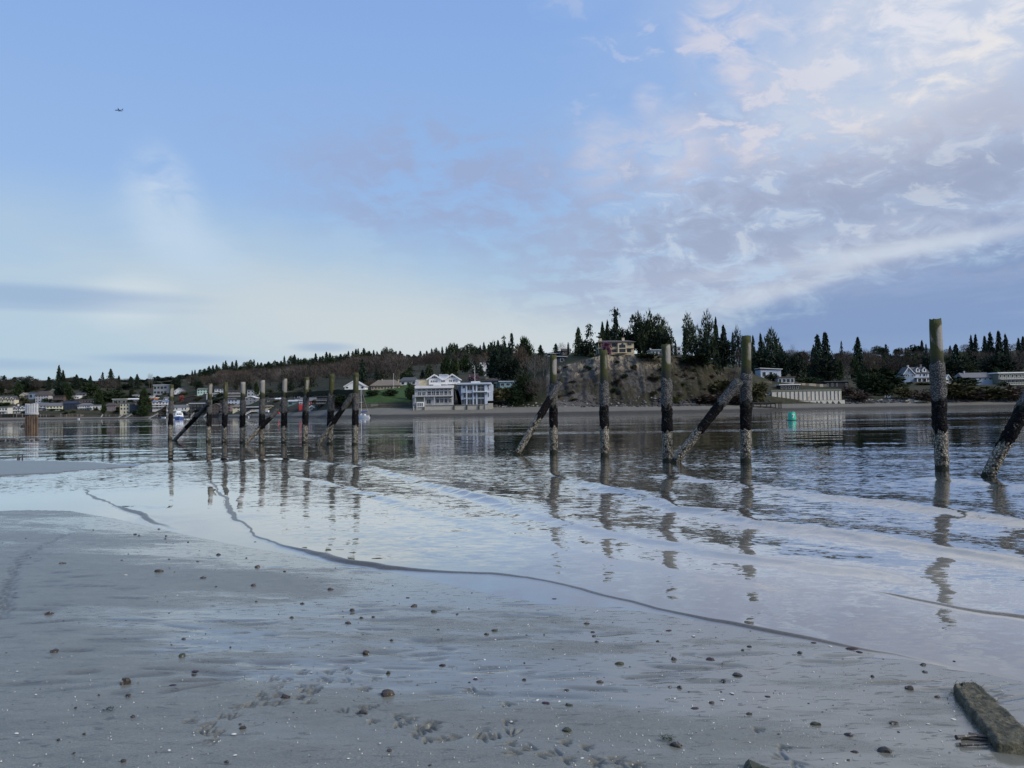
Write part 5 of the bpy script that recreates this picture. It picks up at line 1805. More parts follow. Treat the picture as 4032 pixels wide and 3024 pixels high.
T('crownfir', 2912, 1297, 1450, 42, 'cedar just left of the tall mossy piling head', group=G_BLUFF)
T('bare', 2902, 1370, 1450, 60, 'brown leafless tree below the cedar by the mossy piling')
T('fir', 2968, 1320, 1470, 42, 'pointed fir right of the tall mossy piling')
T('fir', 2998, 1309, 1475, 48, 'fir in the middle of three above the slant roofed house')
T('crownfir', 3037, 1306, 1478, 76, 'flat topped open fir above the slant roofed house')
T('darkdome', 3010, 1366, 1480, 110, 'black wood edge behind the slant roofed house')
T('darkdome', 3076, 1378, 1490, 80, 'dark trees behind the dead snag')
T('grey', 3124, 1354, 1490, 30, 'slim pale birch with a tall trunk')
T('rust', 3160, 1380, 1492, 76, 'brown leafless tree right of the pale birch')
T('fir', 3205, 1365, 1490, 50, 'dark fir left of the twin firs')
T('fir', 3224, 1315, 1505, 82, 'left one of the twin black firs above the bulkhead')
T('fir', 3254, 1307, 1505, 86, 'right one of the twin black firs above the bulkhead')
T('darkdome', 3240, 1400, 1508, 110, 'dark foot of the twin firs above the bulkhead')
T('gaunt', 3316, 1342, 1470, 26, 'lone twisted fir on the skyline right of the twin firs')
T('bare', 3318, 1390, 1490, 70, 'round grey leafless crown right of the twin firs')
T('fir', 3382, 1325, 1490, 74, 'tall dark fir left of the rounded brown trees')
T('egg', 3306, 1412, 1505, 44, 'small dark cypress above the dark low house')
T('egg', 3388, 1450, 1540, 36, 'pointed dark cypress beside the green hedge mound')
T('rust', 3404, 1374, 1490, 62, 'round rusty leafless tree, left one of two')
T('rust', 3444, 1395, 1500, 78, 'round rusty leafless tree, right one of two')
T('cedar', 3484, 1385, 1480, 44, 'small dark cedar behind the hedge mound')
T('darkdome', 3516, 1398, 1480, 60, 'dark domed tree left of the blue and white dormer house')
T('gaunt', 3490, 1353, 1420, 28, 'small windblown fir alone on the skyline', hid=1)
T('darkdome', 3610, 1408, 1470, 70, 'dark tree right behind the blue and white dormer house roof')
T('fir', 3632, 1338, 1420, 34, 'taller skyline fir left of the tallest piling')
T('thin', 3648, 1350, 1420, 20, 'thin skyline fir left of the tallest piling')
T('egg', 3582, 1410, 1480, 26, 'narrow dark cypress behind the dormer house')
T('darkdome', 3660, 1390, 1490, 60, 'dark evergreen left of the tallest piling')
T('fir', 3768, 1352, 1490, 70, 'big dark fir right of the tallest piling')
T('darkdome', 3760, 1408, 1492, 100, 'dark mass at the foot of the big fir by the tallest piling')
T('gaunt', 3822, 1378, 1480, 44, 'crooked black fir above the ranch house')
T('rust', 3850, 1415, 1480, 40, 'rusty leafless tree above the ranch house roof')
T('fir', 3826, 1318, 1420, 34, 'first of the skyline firs above the ranch house')
T('fir', 3844, 1314, 1420, 36, 'second of the skyline firs above the ranch house')
T('fir', 3880, 1322, 1430, 44, 'dark fir left of the three big right hand firs')
T('fir', 3904, 1306, 1470, 66, 'left one of the three big firs near the right edge')
T('fir', 3937, 1302, 1470, 62, 'middle one of the three big firs near the right edge')
T('fir', 3964, 1314, 1470, 56, 'right one of the three big firs near the right edge')
T('darkdome', 3930, 1388, 1490, 120, 'broad dark foot of the three big firs')
T('egg', 3926, 1445, 1512, 50, 'pale green bushy tree between the ranch house and the modern house')
T('fir', 4012, 1330, 1400, 30, 'skyline fir close to the right edge')
T('fir', 4030, 1322, 1400, 36, 'skyline fir cut by the right edge')
T('bare', 4010, 1378, 1470, 90, 'leafless hillside tree above the white modern house')
# --- left shore
T('fir', 232, 1437, 1560, 46, 'tallest dark conifer of the left shore, ragged top')
T('fir', 248, 1455, 1560, 40, 'second stem of the tallest conifer of the left shore')
T('darkdome', 240, 1500, 1572, 62, 'dark foot of the tallest conifer of the left shore')
T('fir', 192, 1482, 1540, 42, 'dark pointed fir left of the tallest conifer')
T('fir', 301, 1474, 1535, 46, 'dark fir right of the tallest conifer')
T('egg', 266, 1505, 1580, 46, 'mid green rounded conifer beside the tallest dark one')
T('darkdome', 108, 1486, 1552, 60, 'broad blue black evergreen above the blue grey house')
T('egg', 68, 1505, 1565, 48, 'green cone shaped tree above the veranda house')
T('egg', 6, 1500, 1560, 26, 'dark cypress at the left edge')
T('bare', 30, 1490, 1560, 60, 'leafless grey brown tree near the left edge')
T('bare', 142, 1490, 1552, 50, 'purplish leafless tree beside the blue black evergreen')
T('fir', 356, 1478, 1540, 36, 'mid size fir right of the tall utility pole')
T('thin', 404, 1461, 1530, 30, 'open topped fir on the left skyline')
T('fir', 436, 1451, 1530, 44, 'dark bushy fir, second tallest on the left skyline')
T('fir', 468, 1478, 1540, 30, 'narrow dark fir right of the bushy one')
T('bare', 425, 1490, 1550, 100, 'wide leafless thicket above the brushy bank', 'thicket')
T('broad', 355, 1506, 1560, 70, 'dark evergreen behind the reddish brown house')
T('egg', 388, 1530, 1595, 42, 'rounded green tree behind the round decked house')
T('egg', 406, 1585, 1632, 30, 'small green cypress beside the round decked house')
T('egg', 458, 1578, 1600, 16, 'small dark cypress by the long low house')
T('broad', 440, 1535, 1580, 110, 'brown green brushy bank with a rounded top', 'thicket')
T('egg', 568, 1524, 1632, 56, 'broad dark evergreen, largest tree on the lower left slope')
T('broad', 566, 1598, 1640, 50, 'dark shrubbery at the foot of the broad evergreen', 'shrub', cat='shrub')
T('egg', 516, 1536, 1566, 26, 'small dark cypress above the blue and white house')
T('fir', 540, 1472, 1530, 34, 'pointed fir on the skyline left of the bare poplars')
T('fir', 514, 1481, 1530, 36, 'dark fir on the skyline left of the pointed one')
T('poplar', 588, 1469, 1530, 16, 'left bare poplar of the pair on the skyline')
T('poplar', 598, 1470, 1530, 16, 'right bare poplar of the pair on the skyline')
T('darkdome', 700, 1482, 1545, 42, 'dark domed evergreen above the white gable fronted house')
T('fir', 757, 1457, 1520, 24, 'left fir of the trio above the brick terrace')
T('fir', 768, 1455, 1520, 24, 'middle fir of the trio above the brick terrace')
T('fir', 785, 1455, 1525, 28, 'right fir of the trio above the brick terrace')
T('darkdome', 780, 1492, 1545, 36, 'dark tree between the brick terrace and the mint house')
T('bare', 760, 1475, 1530, 60, 'leafless crown in front of the trio of firs')
T('redtreebush', 717, 1556, 1580, 30, 'small red twigged tree beside the dark brown house', 'red_tree')
T('egg', 930, 1480, 1540, 22, 'narrow fir like tree standing alone on the lower hillside')
T('egg', 1010, 1500, 1560, 26, 'dark cypress right of the grey box house')
T('fir', 1486, 1436, 1510, 40, 'dark pointed fir above the tan bungalow')
T('rust', 1466, 1495, 1538, 66, 'low rusty leafless tree left of the tan bungalow')
T('broad', 1602, 1458, 1510, 60, 'dark evergreen right of the twin utility poles')
T('fir', 1664, 1455, 1500, 40, 'dark fir left of the white twin gabled house')
T('cedar', 1690, 1435, 1500, 60, 'spreading green cedar behind the white twin gabled house')
T('egg', 1760, 1400, 1490, 60, 'large green tree above the white twin gabled house')
T('egg', 1790, 1405, 1495, 50, 'second large green tree above the white twin gabled house')
T('egg', 1832, 1395, 1470, 60, 'large green tree left of the white cube house')
T('springbush', 1800, 1424, 1470, 26, 'yellow green budding tree above the twin gables', 'budding_tree')
T('spire', 1894, 1432, 1478, 30, 'small dark fir in front of the white cube house', Y=land(1894, 1478).y - 8)
T('bare', 1870, 1395, 1430, 70, 'leafless tree behind the white cube house')
T('pinkbush', 1865, 1474, 1500, 46, 'pink blossoming tree above the blue modern house', 'blossom_tree')
T('plumbush', 2390, 1350, 1392, 42, 'plum coloured blossom tree in front of the mansion', 'blossom_tree', Y=349)
T('broad', 1690, 1505, 1580, 60, 'dark shrub beside the lawn left of the white house', 'shrub', cat='shrub')
T('broad', 1618, 1508, 1580, 44, 'dark round shrub at the right end of the lawn', 'shrub', cat='shrub')
T('greenbush', 1470, 1534, 1556, 60, 'clipped shrub along the top of the lawn, left end', 'shrub', cat='shrub')
T('greenbush', 1540, 1536, 1556, 70, 'clipped shrub along the top of the lawn, right end', 'shrub', cat='shrub')
T('broad', 1360, 1548, 1600, 120, 'dark hedge like thicket left of the moored sailboat', 'thicket', cat='shrub', hid=0)
T('brownbush', 1345, 1570, 1612, 80, 'brown bramble bank above the beach left of the sailboat', 'thicket', cat='shrub')

# --- right bank scrub
for (k, u, vt, vb, w_, lab) in (
    ('greenbush', 3468, 1452, 1545, 190, 'huge rounded green hedge left of the dormer house'),
    ('broad', 3430, 1470, 1550, 80, 'dark shrub at the left end of the huge rounded hedge'),
    ('greenbush', 3476, 1492, 1556, 110, 'dark green shrub in front of the huge rounded hedge'),
    ('springbush', 3500, 1500, 1545, 26, 'yellow green bush beside the dark shrubs'),
    ('greenbush', 3640, 1506, 1518, 80, 'clipped low hedge under the dormer house porch'),
    ('greenbush', 3785, 1483, 1522, 120, 'dark green hedge left of the ranch house'),
    ('greenbush', 3950, 1503, 1518, 46, 'clipped dark hedge before the white modern house'),
    ('rustbush' if False else 'brownbush', 3340, 1520, 1560, 60, 'orange brown bush right of the bulkhead'),
    ('brownbush', 3380, 1535, 1578, 110, 'brown scrub slope right of the bulkhead'),
    ('olivebush', 3560, 1530, 1572, 90, 'olive scrub below the dormer house'),
    ('brownbush', 3630, 1535, 1585, 100, 'brown bramble thicket above the stacked logs'),
    ('olivebush', 3760, 1505, 1575, 170, 'olive brown scrub right of the tallest piling'),
    ('olivebush', 3880, 1520, 1575, 160, 'olive scrub bank below the ranch house'),
    ('brownbush', 3830, 1530, 1578, 120, 'brown scrub bank in the middle right'),
    ('brownbush', 3990, 1520, 1578, 150, 'brown scrub at the right edge'),
    ('springbush', 2660, 1560, 1590, 50, 'yellow green bush at the bluff foot right of the silvery piling'),
    ('olivebush', 1975, 1530, 1595, 110, 'olive scrub on the bank right of the blue modern house'),
    ('olivebush', 2840, 1500, 1560, 120, 'olive brambles on the bank below the clearing'),
    ('bare', 2890, 1455, 1530, 60, 'pale leafless saplings on the bank left of the long brace'),
    ('olivebush', 2985, 1500, 1590, 90, 'olive scrub between the mossy piling and the bulkhead'),
    ('brownbush', 2790, 1545, 1592, 150, 'grey brown brambles along the foot of the bank'),
    ('brownbush', 2900, 1545, 1592, 120, 'grey brown brambles left of the wooden pier'),
    ('greenbush', 2330, 1388, 1408, 30, 'round dark bush at the bluff edge left of the mansion'),
    ('greenbush', 2550, 1390, 1410, 120, 'dark shrub fringe at the bluff edge right of the mansion'),
    ('greenbush', 2740, 1400, 1440, 130, 'dark shrub fringe above the vegetated end of the bluff'),
    ('greenbush', 3040, 1470, 1500, 60, 'dark bush before the slant roofed house'),
    ('greenbush', 3180, 1485, 1510, 90, 'dark shrubs behind the terrace wall'),
    ('greenbush', 3232, 1490, 1512, 40, 'round shrub at the end of the terrace wall')):
    T(k, u, vt, vb, w_, lab, None if k != 'bare' else 'leafless_tree', cat='shrub' if k != 'bare' else 'tree', trunk=(k == 'bare'))

# --- skyline and hillside woods, tree by tree
ZONES = [(815, 'above the mint green house'), (900, 'behind the second and third pilings'), (1000, 'behind the fourth and fifth pilings'), (1110, 'above the sixth piling'),
         (1220, 'above the seventh piling'), (1320, 'above the eighth piling'), (1440, 'above the ninth piling'), (1530, 'left above the tan bungalow'), (1620, 'right above the tan bungalow'),
         (1700, 'above the left white gable'), (1790, 'above the right white gable'), (1850, 'left of the white cube house'), (1925, 'behind the white cube house'), (9999, 'right of the white cube house')]
ZONE_R = [(3180, 'behind the slim pale birch'), (3330, 'behind the twin black firs'), (3500, 'behind the round rusty trees'), (3640, 'behind the dormer house'), (3780, 'behind the tallest piling'),
          (3900, 'above the ranch house'), (9999, 'above the white modern house')]
ZONE_L = [(90, 'above the far left houses'), (180, 'left of the tallest conifer'), (280, 'around the tallest conifer'), (380, 'right of the tallest conifer'), (480, 'around the bushy skyline fir'),
          (580, 'left of the bare poplars'), (690, 'above the wide grey building'), (9999, 'around the trio of firs')]
ORD = 'first second third fourth fifth sixth seventh eighth ninth tenth eleventh twelfth thirteenth fourteenth fifteenth sixteenth seventeenth eighteenth nineteenth twentieth'.split()


def zone_of(u, zones):
    return next(p for lim, p in zones if u < lim)


def ranked(rows, noun, group, cat_from='from the left'):
    """rows of (u, zone, root): name each by its place in its zone"""
    by = {}
    for u, z, o_ in rows: by.setdefault(z, []).append((u, o_))
    for z, lst in by.items():
        lst.sort(key=lambda a: a[0])
        for i, (u, o_) in enumerate(lst):
            o_['label'] = ('%s %s %s %s' % (ORD[min(i, 19)], noun, cat_from, z)) if len(lst) > 1 else 'only %s %s' % (noun, z)
            o_['group'] = group


SKY = [(-60, 1486), (0, 1484), (60, 1480), (120, 1484), (180, 1490), (260, 1486), (340, 1490), (420, 1486), (500, 1488), (600, 1486), (660, 1484), (740, 1474), (800, 1462), (830, 1446), (880, 1432), (915, 1432), (950, 1433),
       (1000, 1428), (1060, 1424), (1100, 1418), (1160, 1410), (1230, 1406), (1290, 1398), (1330, 1398), (1380, 1388), (1430, 1378), (1500, 1376), (1560, 1386), (1640, 1396),
       (1700, 1380), (1760, 1372), (1803, 1364), (1870, 1356), (1950, 1354), (2040, 1352)]
SX, SV = [s[0] for s in SKY], [s[1] for s in SKY]
random.seed(71)
RIDGE, ROW, HILL = [], [], {}
for row, (step, lo, hi_, dy0, dy1, wlo, whi) in enumerate(((13, -16, 10, -40, -10, 18, 36), (11, 2, 22, -110, -50, 20, 36), (13, 14, 36, -190, -120, 22, 40))):
    u = 806 + row * 5
    while u < 2010:
        gapz = False
        if row == 2 and (u < 870 or gapz): 
            u += step
            continue
        vt = np.interp(u, SX, SV) + random.uniform(lo, hi_)
        d, z = prof(u)
        Y = d[5] + random.uniform(dy0, dy1)
        k = random.choice(['fir', 'fir', 'thin', 'fir', 'crownfir', 'fir'] + (['darkdome', 'broad', 'cedar'] if row else []))
        o_ = T(k, u, vt, vt + 50, random.uniform(wlo, whi), 'x', 'ridge_fir', Y=Y, trunk=False)
        RIDGE.append((u, zone_of(u, ZONES), o_))
        u += step * random.uniform(.7, 1.35)
ranked(RIDGE, 'small dark ridge fir', 'dark firs on the long ridge skyline')
u = -40
while u < 830:
    vt = np.interp(u, SX, SV) + random.uniform(-6, 14)
    Y = random.uniform(1180, 1350)
    k = random.choice(['fir', 'thin', 'darkdome', 'bare', 'broad', 'fir', 'bare'])
    o_ = T(k, u, vt, vt + 40, random.uniform(30, 54), 'x', Y=Y, trunk=False)
    ROW.append((u, zone_of(u, ZONE_L), o_, k))
    u += random.uniform(9, 16)
for nm, ks in (('small skyline fir', ('fir', 'thin')), ('rounded dark skyline tree', ('darkdome', 'broad')), ('leafless skyline tree', ('bare',))):
    ranked([r_[:3] for r_ in ROW if r_[3] in ks], nm, nm + 's behind the left shore houses')
# second, nearer row between the skyline and the upper houses
ROW = []
u = -40
while u < 860:
    vt = random.uniform(1500, 1522)
    k = random.choice(['darkdome', 'bare', 'broad', 'bare', 'egg', 'rust'])
    o_ = T(k, u, vt, vt + random.uniform(30, 44), random.uniform(36, 60), 'x', Y=random.uniform(1060, 1140), trunk=False)
    ROW.append((u, zone_of(u, ZONE_L), o_, k))
    u += random.uniform(16, 26)
for nm, ks in (('dark rounded tree behind the roofs', ('darkdome', 'broad', 'egg')), ('leafless tree behind the roofs', ('bare', 'rust'))):
    ranked([r_[:3] for r_ in ROW if r_[3] in ks], nm, nm + ', left shore')
# leafless wood on the face of the long hill
FIRS = []
n = 0
while n < 205:
    u = random.uniform(800, 1960) if n % 4 else random.uniform(1520, 1720)
    sk = np.interp(u, SX, SV)
    d, z = prof(u)
    k = random.random() ** .75
    Y = d[3] + 30 + (d[5] - 120 - d[3]) * k
    vg = hor(u) - (ground_z((u - 2016) / F * Y, Y) - H) / Y * F
    hh = random.uniform(15, 23) * F / Y
    vt = vg - hh
    if vt < sk + (20 if n % 4 else 6) or (n > 130 and not 1380 < u < 1900 and random.random() < .6): continue
    n += 1
    kind = random.choice(['bare', 'bare', 'bare', 'rust', 'grey', 'bare'])
    zn = zone_of(u, ZONES)
    band = 'high' if k > .62 else 'midway up' if k > .3 else 'low'
    if random.random() < .09:
        FIRS.append((u, zn, T('fir', u, vt - 4, vg, hh * .62, 'x', Y=Y)))
    else:
        T(kind, u, vt, vg, hh * random.uniform(1.1, 1.6), 'one of the leafless trees %s on the hill %s' % (band, zn), group='leafless hillside trees ' + band + ' ' + zn, Y=Y, trunk=False)
ranked(FIRS, 'scattered fir among leafless trees', 'scattered firs on the long hill')
# right hand hillside
RF = []
for i in range(84):
    u = random.uniform(3060, 4080)
    d, z = prof(u)
    k = random.random()
    Y = d[3] + 60 + (d[5] - 30 - d[3]) * k
    vg = hor(u) - (ground_z((u - 2016) / F * Y, Y) - H) / Y * F
    hh = random.uniform(11, 18) * F / Y
    kind = random.choice(['bare', 'bare', 'rust', 'fir', 'bare', 'darkdome', 'bare'])
    if k > .80: kind = random.choice(['fir', 'thin', 'darkdome', 'crownfir'])
    RF.append((u, zone_of(u, ZONE_R), T(kind, u, vg - hh, vg, hh * (1.2 if kind not in ('fir', 'thin') else .7), 'x', Y=Y, trunk=False), kind))
for nm, ks in (('small hillside fir', ('fir', 'thin')), ('rounded dark hillside tree', ('darkdome', 'crownfir')), ('leafless hillside tree', ('bare', 'rust'))):
    ranked([r_[:3] for r_ in RF if r_[3] in ks], nm, nm + 's on the right hand hill')
# evergreen belt behind the right shore houses
RF = []
u = 3130
while u < 4090:
    vb = np.interp(u, [3130, 3330, 3600, 3800, 4090], [1492, 1500, 1484, 1488, 1478])
    k = random.choice(['darkdome', 'broad', 'fir', 'crownfir', 'bare', 'thin'])
    RF.append((u, zone_of(u, ZONE_R), T(k, u, vb - random.uniform(56, 104), vb, random.uniform(40, 72), 'x', trunk=False), k))
    u += random.uniform(18, 34)
for nm, ks in (('tall fir of the evergreen belt', ('fir', 'thin')), ('broad tree of the evergreen belt', ('darkdome', 'broad', 'crownfir')), ('leafless tree of the evergreen belt', ('bare',))):
    ranked([r_[:3] for r_ in RF if r_[3] in ks], nm, 'evergreen belt behind the right shore houses')
# scrub on the slipped face of the bluff
BS = []
for i in range(46):
    u = random.uniform(2180, 2900)
    d, z = prof(u)
    Y = d[1] + (d[3] - d[1]) * random.uniform(.1, .95)
    if 2280 < u < 2520 and random.random() < .5: continue
    p_z = ground_z((u - 2016) / F * Y, Y)
    vg = hor(u) - (p_z - H) / Y * F
    k = random.choice(['olivebush', 'brownbush', 'brownbush', 'greenbush'])
    BS.append((u, 'on the left half of the bluff' if u < 2400 else 'on the bluff below the big clump' if u < 2660 else 'on the green end of the bluff', T(k, u, vg - random.uniform(7, 18), vg, random.uniform(16, 44), 'x', cat='shrub', Y=Y, trunk=False), k))
ranked([r_[:3] for r_ in BS], 'low scrub bush', 'scrub bushes on the bluff face')
# garden shrubs between the houses of the town slope, named after the house they stand by
GS = []
for i in range(190):
    u = random.uniform(-30, 1330)
    v = random.uniform(1545, 1636 if u < 900 else 1614)
    p = land(u, v)
    hp = random.uniform(8, 18)
    kind = random.choice(['greenbush', 'greenbush', 'greenbush', 'olivebush', 'brownbush'])
    hu, hv, hl = min(HOUSES, key=lambda h_: math.hypot(h_[0] - u, (h_[1] - v) * 1.6))
    GS.append((u, 'by the ' + hl, T(kind, u, v - hp, v, hp * random.uniform(1.3, 2.6), 'x', cat='shrub', Y=p.y + 3, trunk=False), kind))
for nm, ks in (('green shrub', ('greenbush',)), ('olive shrub', ('olivebush',)), ('brown shrub', ('brownbush',))):
    ranked([r_[:3] for r_ in GS if r_[3] in ks], nm, nm + 's in the gardens of the left shore', 'from left')

# ------------------------------------------------------------------ boats, marks, walls and poles of the far shore
def flat_mat(name, col, rough=.5):
    m, t, s = new_mat(name)
    s['Base Color'].default_value = tuple(col) + (1,)
    s['Roughness'].default_value = rough
    return m


MAT_GEL = flat_mat('white_gelcoat', (.78, .80, .82), .3)
MAT_BLUE = flat_mat('blue_canvas', (.03, .08, .30), .8)
MAT_ALU = flat_mat('mast_alloy', (.62, .62, .60), .4)
MAT_RED = flat_mat('signal_red', (.75, .05, .04), .5)
MAT_DAYGREEN = flat_mat('pale_green_board', (.50, .68, .55), .6)
MAT_BUOY = flat_mat('buoy_green', (.020, .46, .30), .45)
MAT_DARK = flat_mat('wet_black', (.012, .012, .013), .5)


def empty(name, loc, label, cat, group=None):
    r = bpy.data.objects.new(name, None)
    COL.objects.link(r)
    r.location = loc
    return tag(r, label, cat, group)


def prism(sections):
    """loft through rings of equal length"""
    n = len(sections[0])
    V = [p for s in sections for p in s]
    Fc = []
    for i in range(len(sections) - 1):
        for j in range(n):
            k = (j + 1) % n
            Fc.append((i * n + j, i * n + k, (i + 1) * n + k, (i + 1) * n + j))
    Fc.append(tuple(range(n))[::-1])
    Fc.append(tuple(range((len(sections) - 1) * n, len(sections) * n)))
    return V, Fc


def tube(a, b, r, n=6, r2=None):
    a, b = Vector(a), Vector(b)
    d = (b - a).normalized()
    s = d.orthogonal().normalized()
    t = d.cross(s)
    r2 = r if r2 is None else r2
    return prism([[a + (s * math.cos(2 * PI * i / n) + t * math.sin(2 * PI * i / n)) * r for i in range(n)],
                  [b + (s * math.cos(2 * PI * i / n) + t * math.sin(2 * PI * i / n)) * r2 for i in range(n)]])


def hull(L, B, D, bow=.35):
    """hull along +x (bow), deck at D"""
    secs = []
    for t in np.linspace(0, 1, 9):
        b = B / 2 * (1 - max(0, (t - bow) / (1 - bow)) ** 2.2) if t > bow else B / 2 * (.86 + .14 * t / bow)
        b = max(b, .03)
        x = L * t
        sh = D * (1 + .22 * t * t)
        rk = .10 * L * max(0, t - .7)
        secs.append([(x + rk, -b, sh), (x, -b * .82, .05), (x - rk * .6, 0, -.35), (x, b * .82, .05), (x + rk, b, sh)])
    return prism(secs)


# motor cruiser coming towards the beach
p = flat(702, 1652)
r = empty('motor_cruiser', p, 'white motor cruiser with a blue waterline stripe under way near the leftmost piling', 'boat')
r.rotation_euler = (0, 0, math.radians(-62))
o = lambda n, g, m, par=None: mesh_obj(n, g[0], g[1], m, par or r)
k = 1.0
o('hull', hull(8.2, 4.6, 1.55), MAT_GEL)
hs = hull(8.22, 4.66, 1.28)
st = o('stripe', ([(x, y * 1.008, z) for x, y, z in hs[0] if True], [f for f in hs[1][:-2]]), flat_mat('blue_stripe', (.06, .12, .36), .4))
st.scale = (1.0, 1.0, .98)
cab = prism([[(x, y, z) for (x, y) in ((1.0, -w_), (1.0, w_), (xf - .5, w_), (xf, w_ * .7), (xf, -w_ * .7), (xf - .5, -w_))] for (z, w_, xf) in ((1.35, 1.95, 6.1), (2.4, 1.85, 5.6), (3.5, 1.55, 4.7))])
c = o('cabin', cab, MAT_GEL)
for yy in (-.82, 0, .82):
    o('window', prism([[(5.63, yy - .34, 2.45), (5.63, yy + .34, 2.45), (5.06, yy + .30, 3.1), (5.06, yy - .30, 3.1)], [(5.72, yy - .34, 2.45), (5.72, yy + .34, 2.45), (5.16, yy + .30, 3.1), (5.16, yy - .30, 3.1)]]), MAT_GLASS, c)
for sy in (-1, 1):
    for x0 in (1.5, 3.0):
        o('window', box_geo(x0, x0 + 1.2, min(sy * 1.66, sy * 1.88), max(sy * 1.66, sy * 1.88), 2.45, 3.05), MAT_GLASS, c)
o('roof', box_geo(.9, 5.0, -1.7, 1.7, 3.503, 3.68), MAT_GEL)
o('flybridge', box_geo(1.5, 3.4, -1.1, 1.1, 3.683, 4.3), MAT_GEL)
rail = [tube((6.2 + .2 * i, s * (1.9 - .35 * i), 1.75), (6.2 + .2 * i, s * (1.9 - .35 * i), 2.35), .03, 4) for i in range(5) for s in (-1, 1)]
o('bow_rail', join(rail + [tube((6.2, s * 1.9, 2.35), (7.1, s * .4, 2.35), .03, 4) for s in (-1, 1)]), MAT_ALU)
foam = []
for i in range(26):
    a = random.uniform(-1, 1)
    x0, y0 = random.uniform(-7, 8), (2.4 + random.random() * 2.2) * (1 if a > 0 else -1)
    foam.append(box_geo(x0, x0 + random.uniform(.8, 3), y0, y0 + random.uniform(.3, .9), .01, random.uniform(.06, .3)))
f = o('bow_wave', join(foam), flat_mat('foam', (.7, .72, .74), .8))
f['kind'] = 'stuff'

# moored sailboat
p = flat(1413, 1646)
r = empty('sailboat', p, 'moored white sailboat with a bare mast and blue sail cover', 'boat')
r.rotation_euler = (0, 0, math.radians(172))
r.location = flat(1455, 1646)
s_ = 46 * p.y / F
o('hull', hull(s_, 1.9, .95, .3), MAT_GEL)
ca_ = o('cabin', prism([[(s_ * .35, -.6, .95), (s_ * .35, .6, .95), (s_ * .78, .4, 1.1), (s_ * .78, -.4, 1.1)], [(s_ * .37, -.5, 1.4), (s_ * .37, .5, 1.4), (s_ * .72, .3, 1.35), (s_ * .72, -.3, 1.35)]]), MAT_GEL)
o('window', box_geo(s_ * .42, s_ * .62, .565, .62, 1.08, 1.25), MAT_GLASS, ca_)
mz = at(1422, 1531, p.y).z
o('mast', tube((s_ * .70, 0, 1.2), (s_ * .70, 0, mz), .09, 8, .06), MAT_ALU)
o('spreader', tube((s_ * .70, -.75, mz * .52), (s_ * .70, .75, mz * .52), .035, 5), MAT_ALU)
o('spreader', tube((s_ * .70 - .8, 0, mz * .53), (s_ * .70 + .8, 0, mz * .53), .035, 5), MAT_ALU)
o('sail_cover', prism([[(s_ * (.68 - .5 * t), math.cos(a) * .20 * (1 - .5 * t), 2.15 + .12 * t + math.sin(a) * .34 * (1 - .6 * t)) for a in np.linspace(0, 2 * PI, 7)[:-1]] for t in (0, .25, .6, 1)]), MAT_BLUE)
o('stay', tube((s_ * 1.02, 0, 1.1), (s_ * .70, 0, mz), .02, 4), MAT_ALU)
o('stay', tube((.1, 0, 1.0), (s_ * .70, 0, mz), .02, 4), MAT_ALU)
o('outboard_motor', join([box_geo(-.55, -.2, -.2, .2, .55, 1.25), box_geo(-.45, -.3, -.08, .08, -.3, .55)]), MAT_DARK)
o('rudder_head', box_geo(-.12, .02, -.06, .06, .3, 1.1), pal('wood'))

# small white boats by the shore
for (u, v, L, lab) in ((652, 1646, 4.5, 'small white open boat drawn up left of the motor cruiser'), (1058, 1622, 6.5, 'white speedboat raised on a lift right of the sixth piling'),
                       (362, 1607, 8.0, 'white boat stored on the rounded white deck'), (312, 1651, 2.6, 'tiny white dinghy at the water line left of the gangways')):
    q_ = land(u, v) if v < 1640 else flat(u, v)
    if u == 1058: q_ = at(u, v, 420)
    if u == 362: q_ = at(u, 1606, land(375, 1618).y - 2)
    r = empty('small_boat', q_, lab, 'boat')
    r.rotation_euler = (0, 0, math.radians(170))
    k_ = q_.y / 850
    o('hull', hull(L * (1 if q_.y > 600 else 1), 1.9, .9), MAT_GEL)
    o('windscreen', prism([[(L * .45, -.7, .95), (L * .45, .7, .95), (L * .62, .5, .95), (L * .62, -.5, .95)], [(L * .42, -.5, 1.6), (L * .42, .5, 1.6), (L * .5, .4, 1.6), (L * .5, -.4, 1.6)]]), MAT_GLASS)
    if u == 1058:
        for x in (.8, L - 1.6):
            o('lift_post', tube((x, -1.1, -3.2), (x, -1.1, 1.2), .1, 6), pal('darkwood'))

# green can buoy with its number
p = flat(3118, 1655)
r = empty('channel_buoy', p, 'green can buoy marked with a white 7', 'buoy')
bw = 29 * p.y / F
bh = 33 * p.y / F
ring = lambda rr, z, n=20: [(math.cos(2 * PI * i / n) * rr, math.sin(2 * PI * i / n) * rr, z) for i in range(n)]
o('can', prism([ring(bw * .53, .08), ring(bw * .50, bh * .55), ring(bw * .44, bh * .97), ring(bw * .40, bh)]), MAT_BUOY)
o('collar', prism([ring(bw * .78, -.15), ring(bw * .80, .03), ring(bw * .74, .078)]), MAT_DARK)
f7 = lambda x, z: (x * bw * .5, -bw * .515 + (z * .0), bh * (.28 + .5 * z))
th = .02
pts = [(-.32, 1.0), (.34, 1.0), (.34, .80), (.02, 0.0), (-.20, 0.0), (.12, .80), (-.32, .80)]
V = [f7(x, z) for x, z in pts] + [(f7(x, z)[0], f7(x, z)[1] - th, f7(x, z)[2]) for x, z in pts]
n_ = len(pts)
o('painted_number', (V, [(0, 1, 2, 5, 6), (5, 2, 3, 4), (13, 12, 9, 8, 7), (11, 10, 9, 12)] + [(i, i + n_, (i + 1) % n_ + n_, (i + 1) % n_) for i in range(n_)]), flat_mat('marking_white', (.85, .86, .84), .6))
o('lifting_ring', prism([ring(.10, bh + .002, 8), ring(.07, bh + .10, 8)]), MAT_DARK)

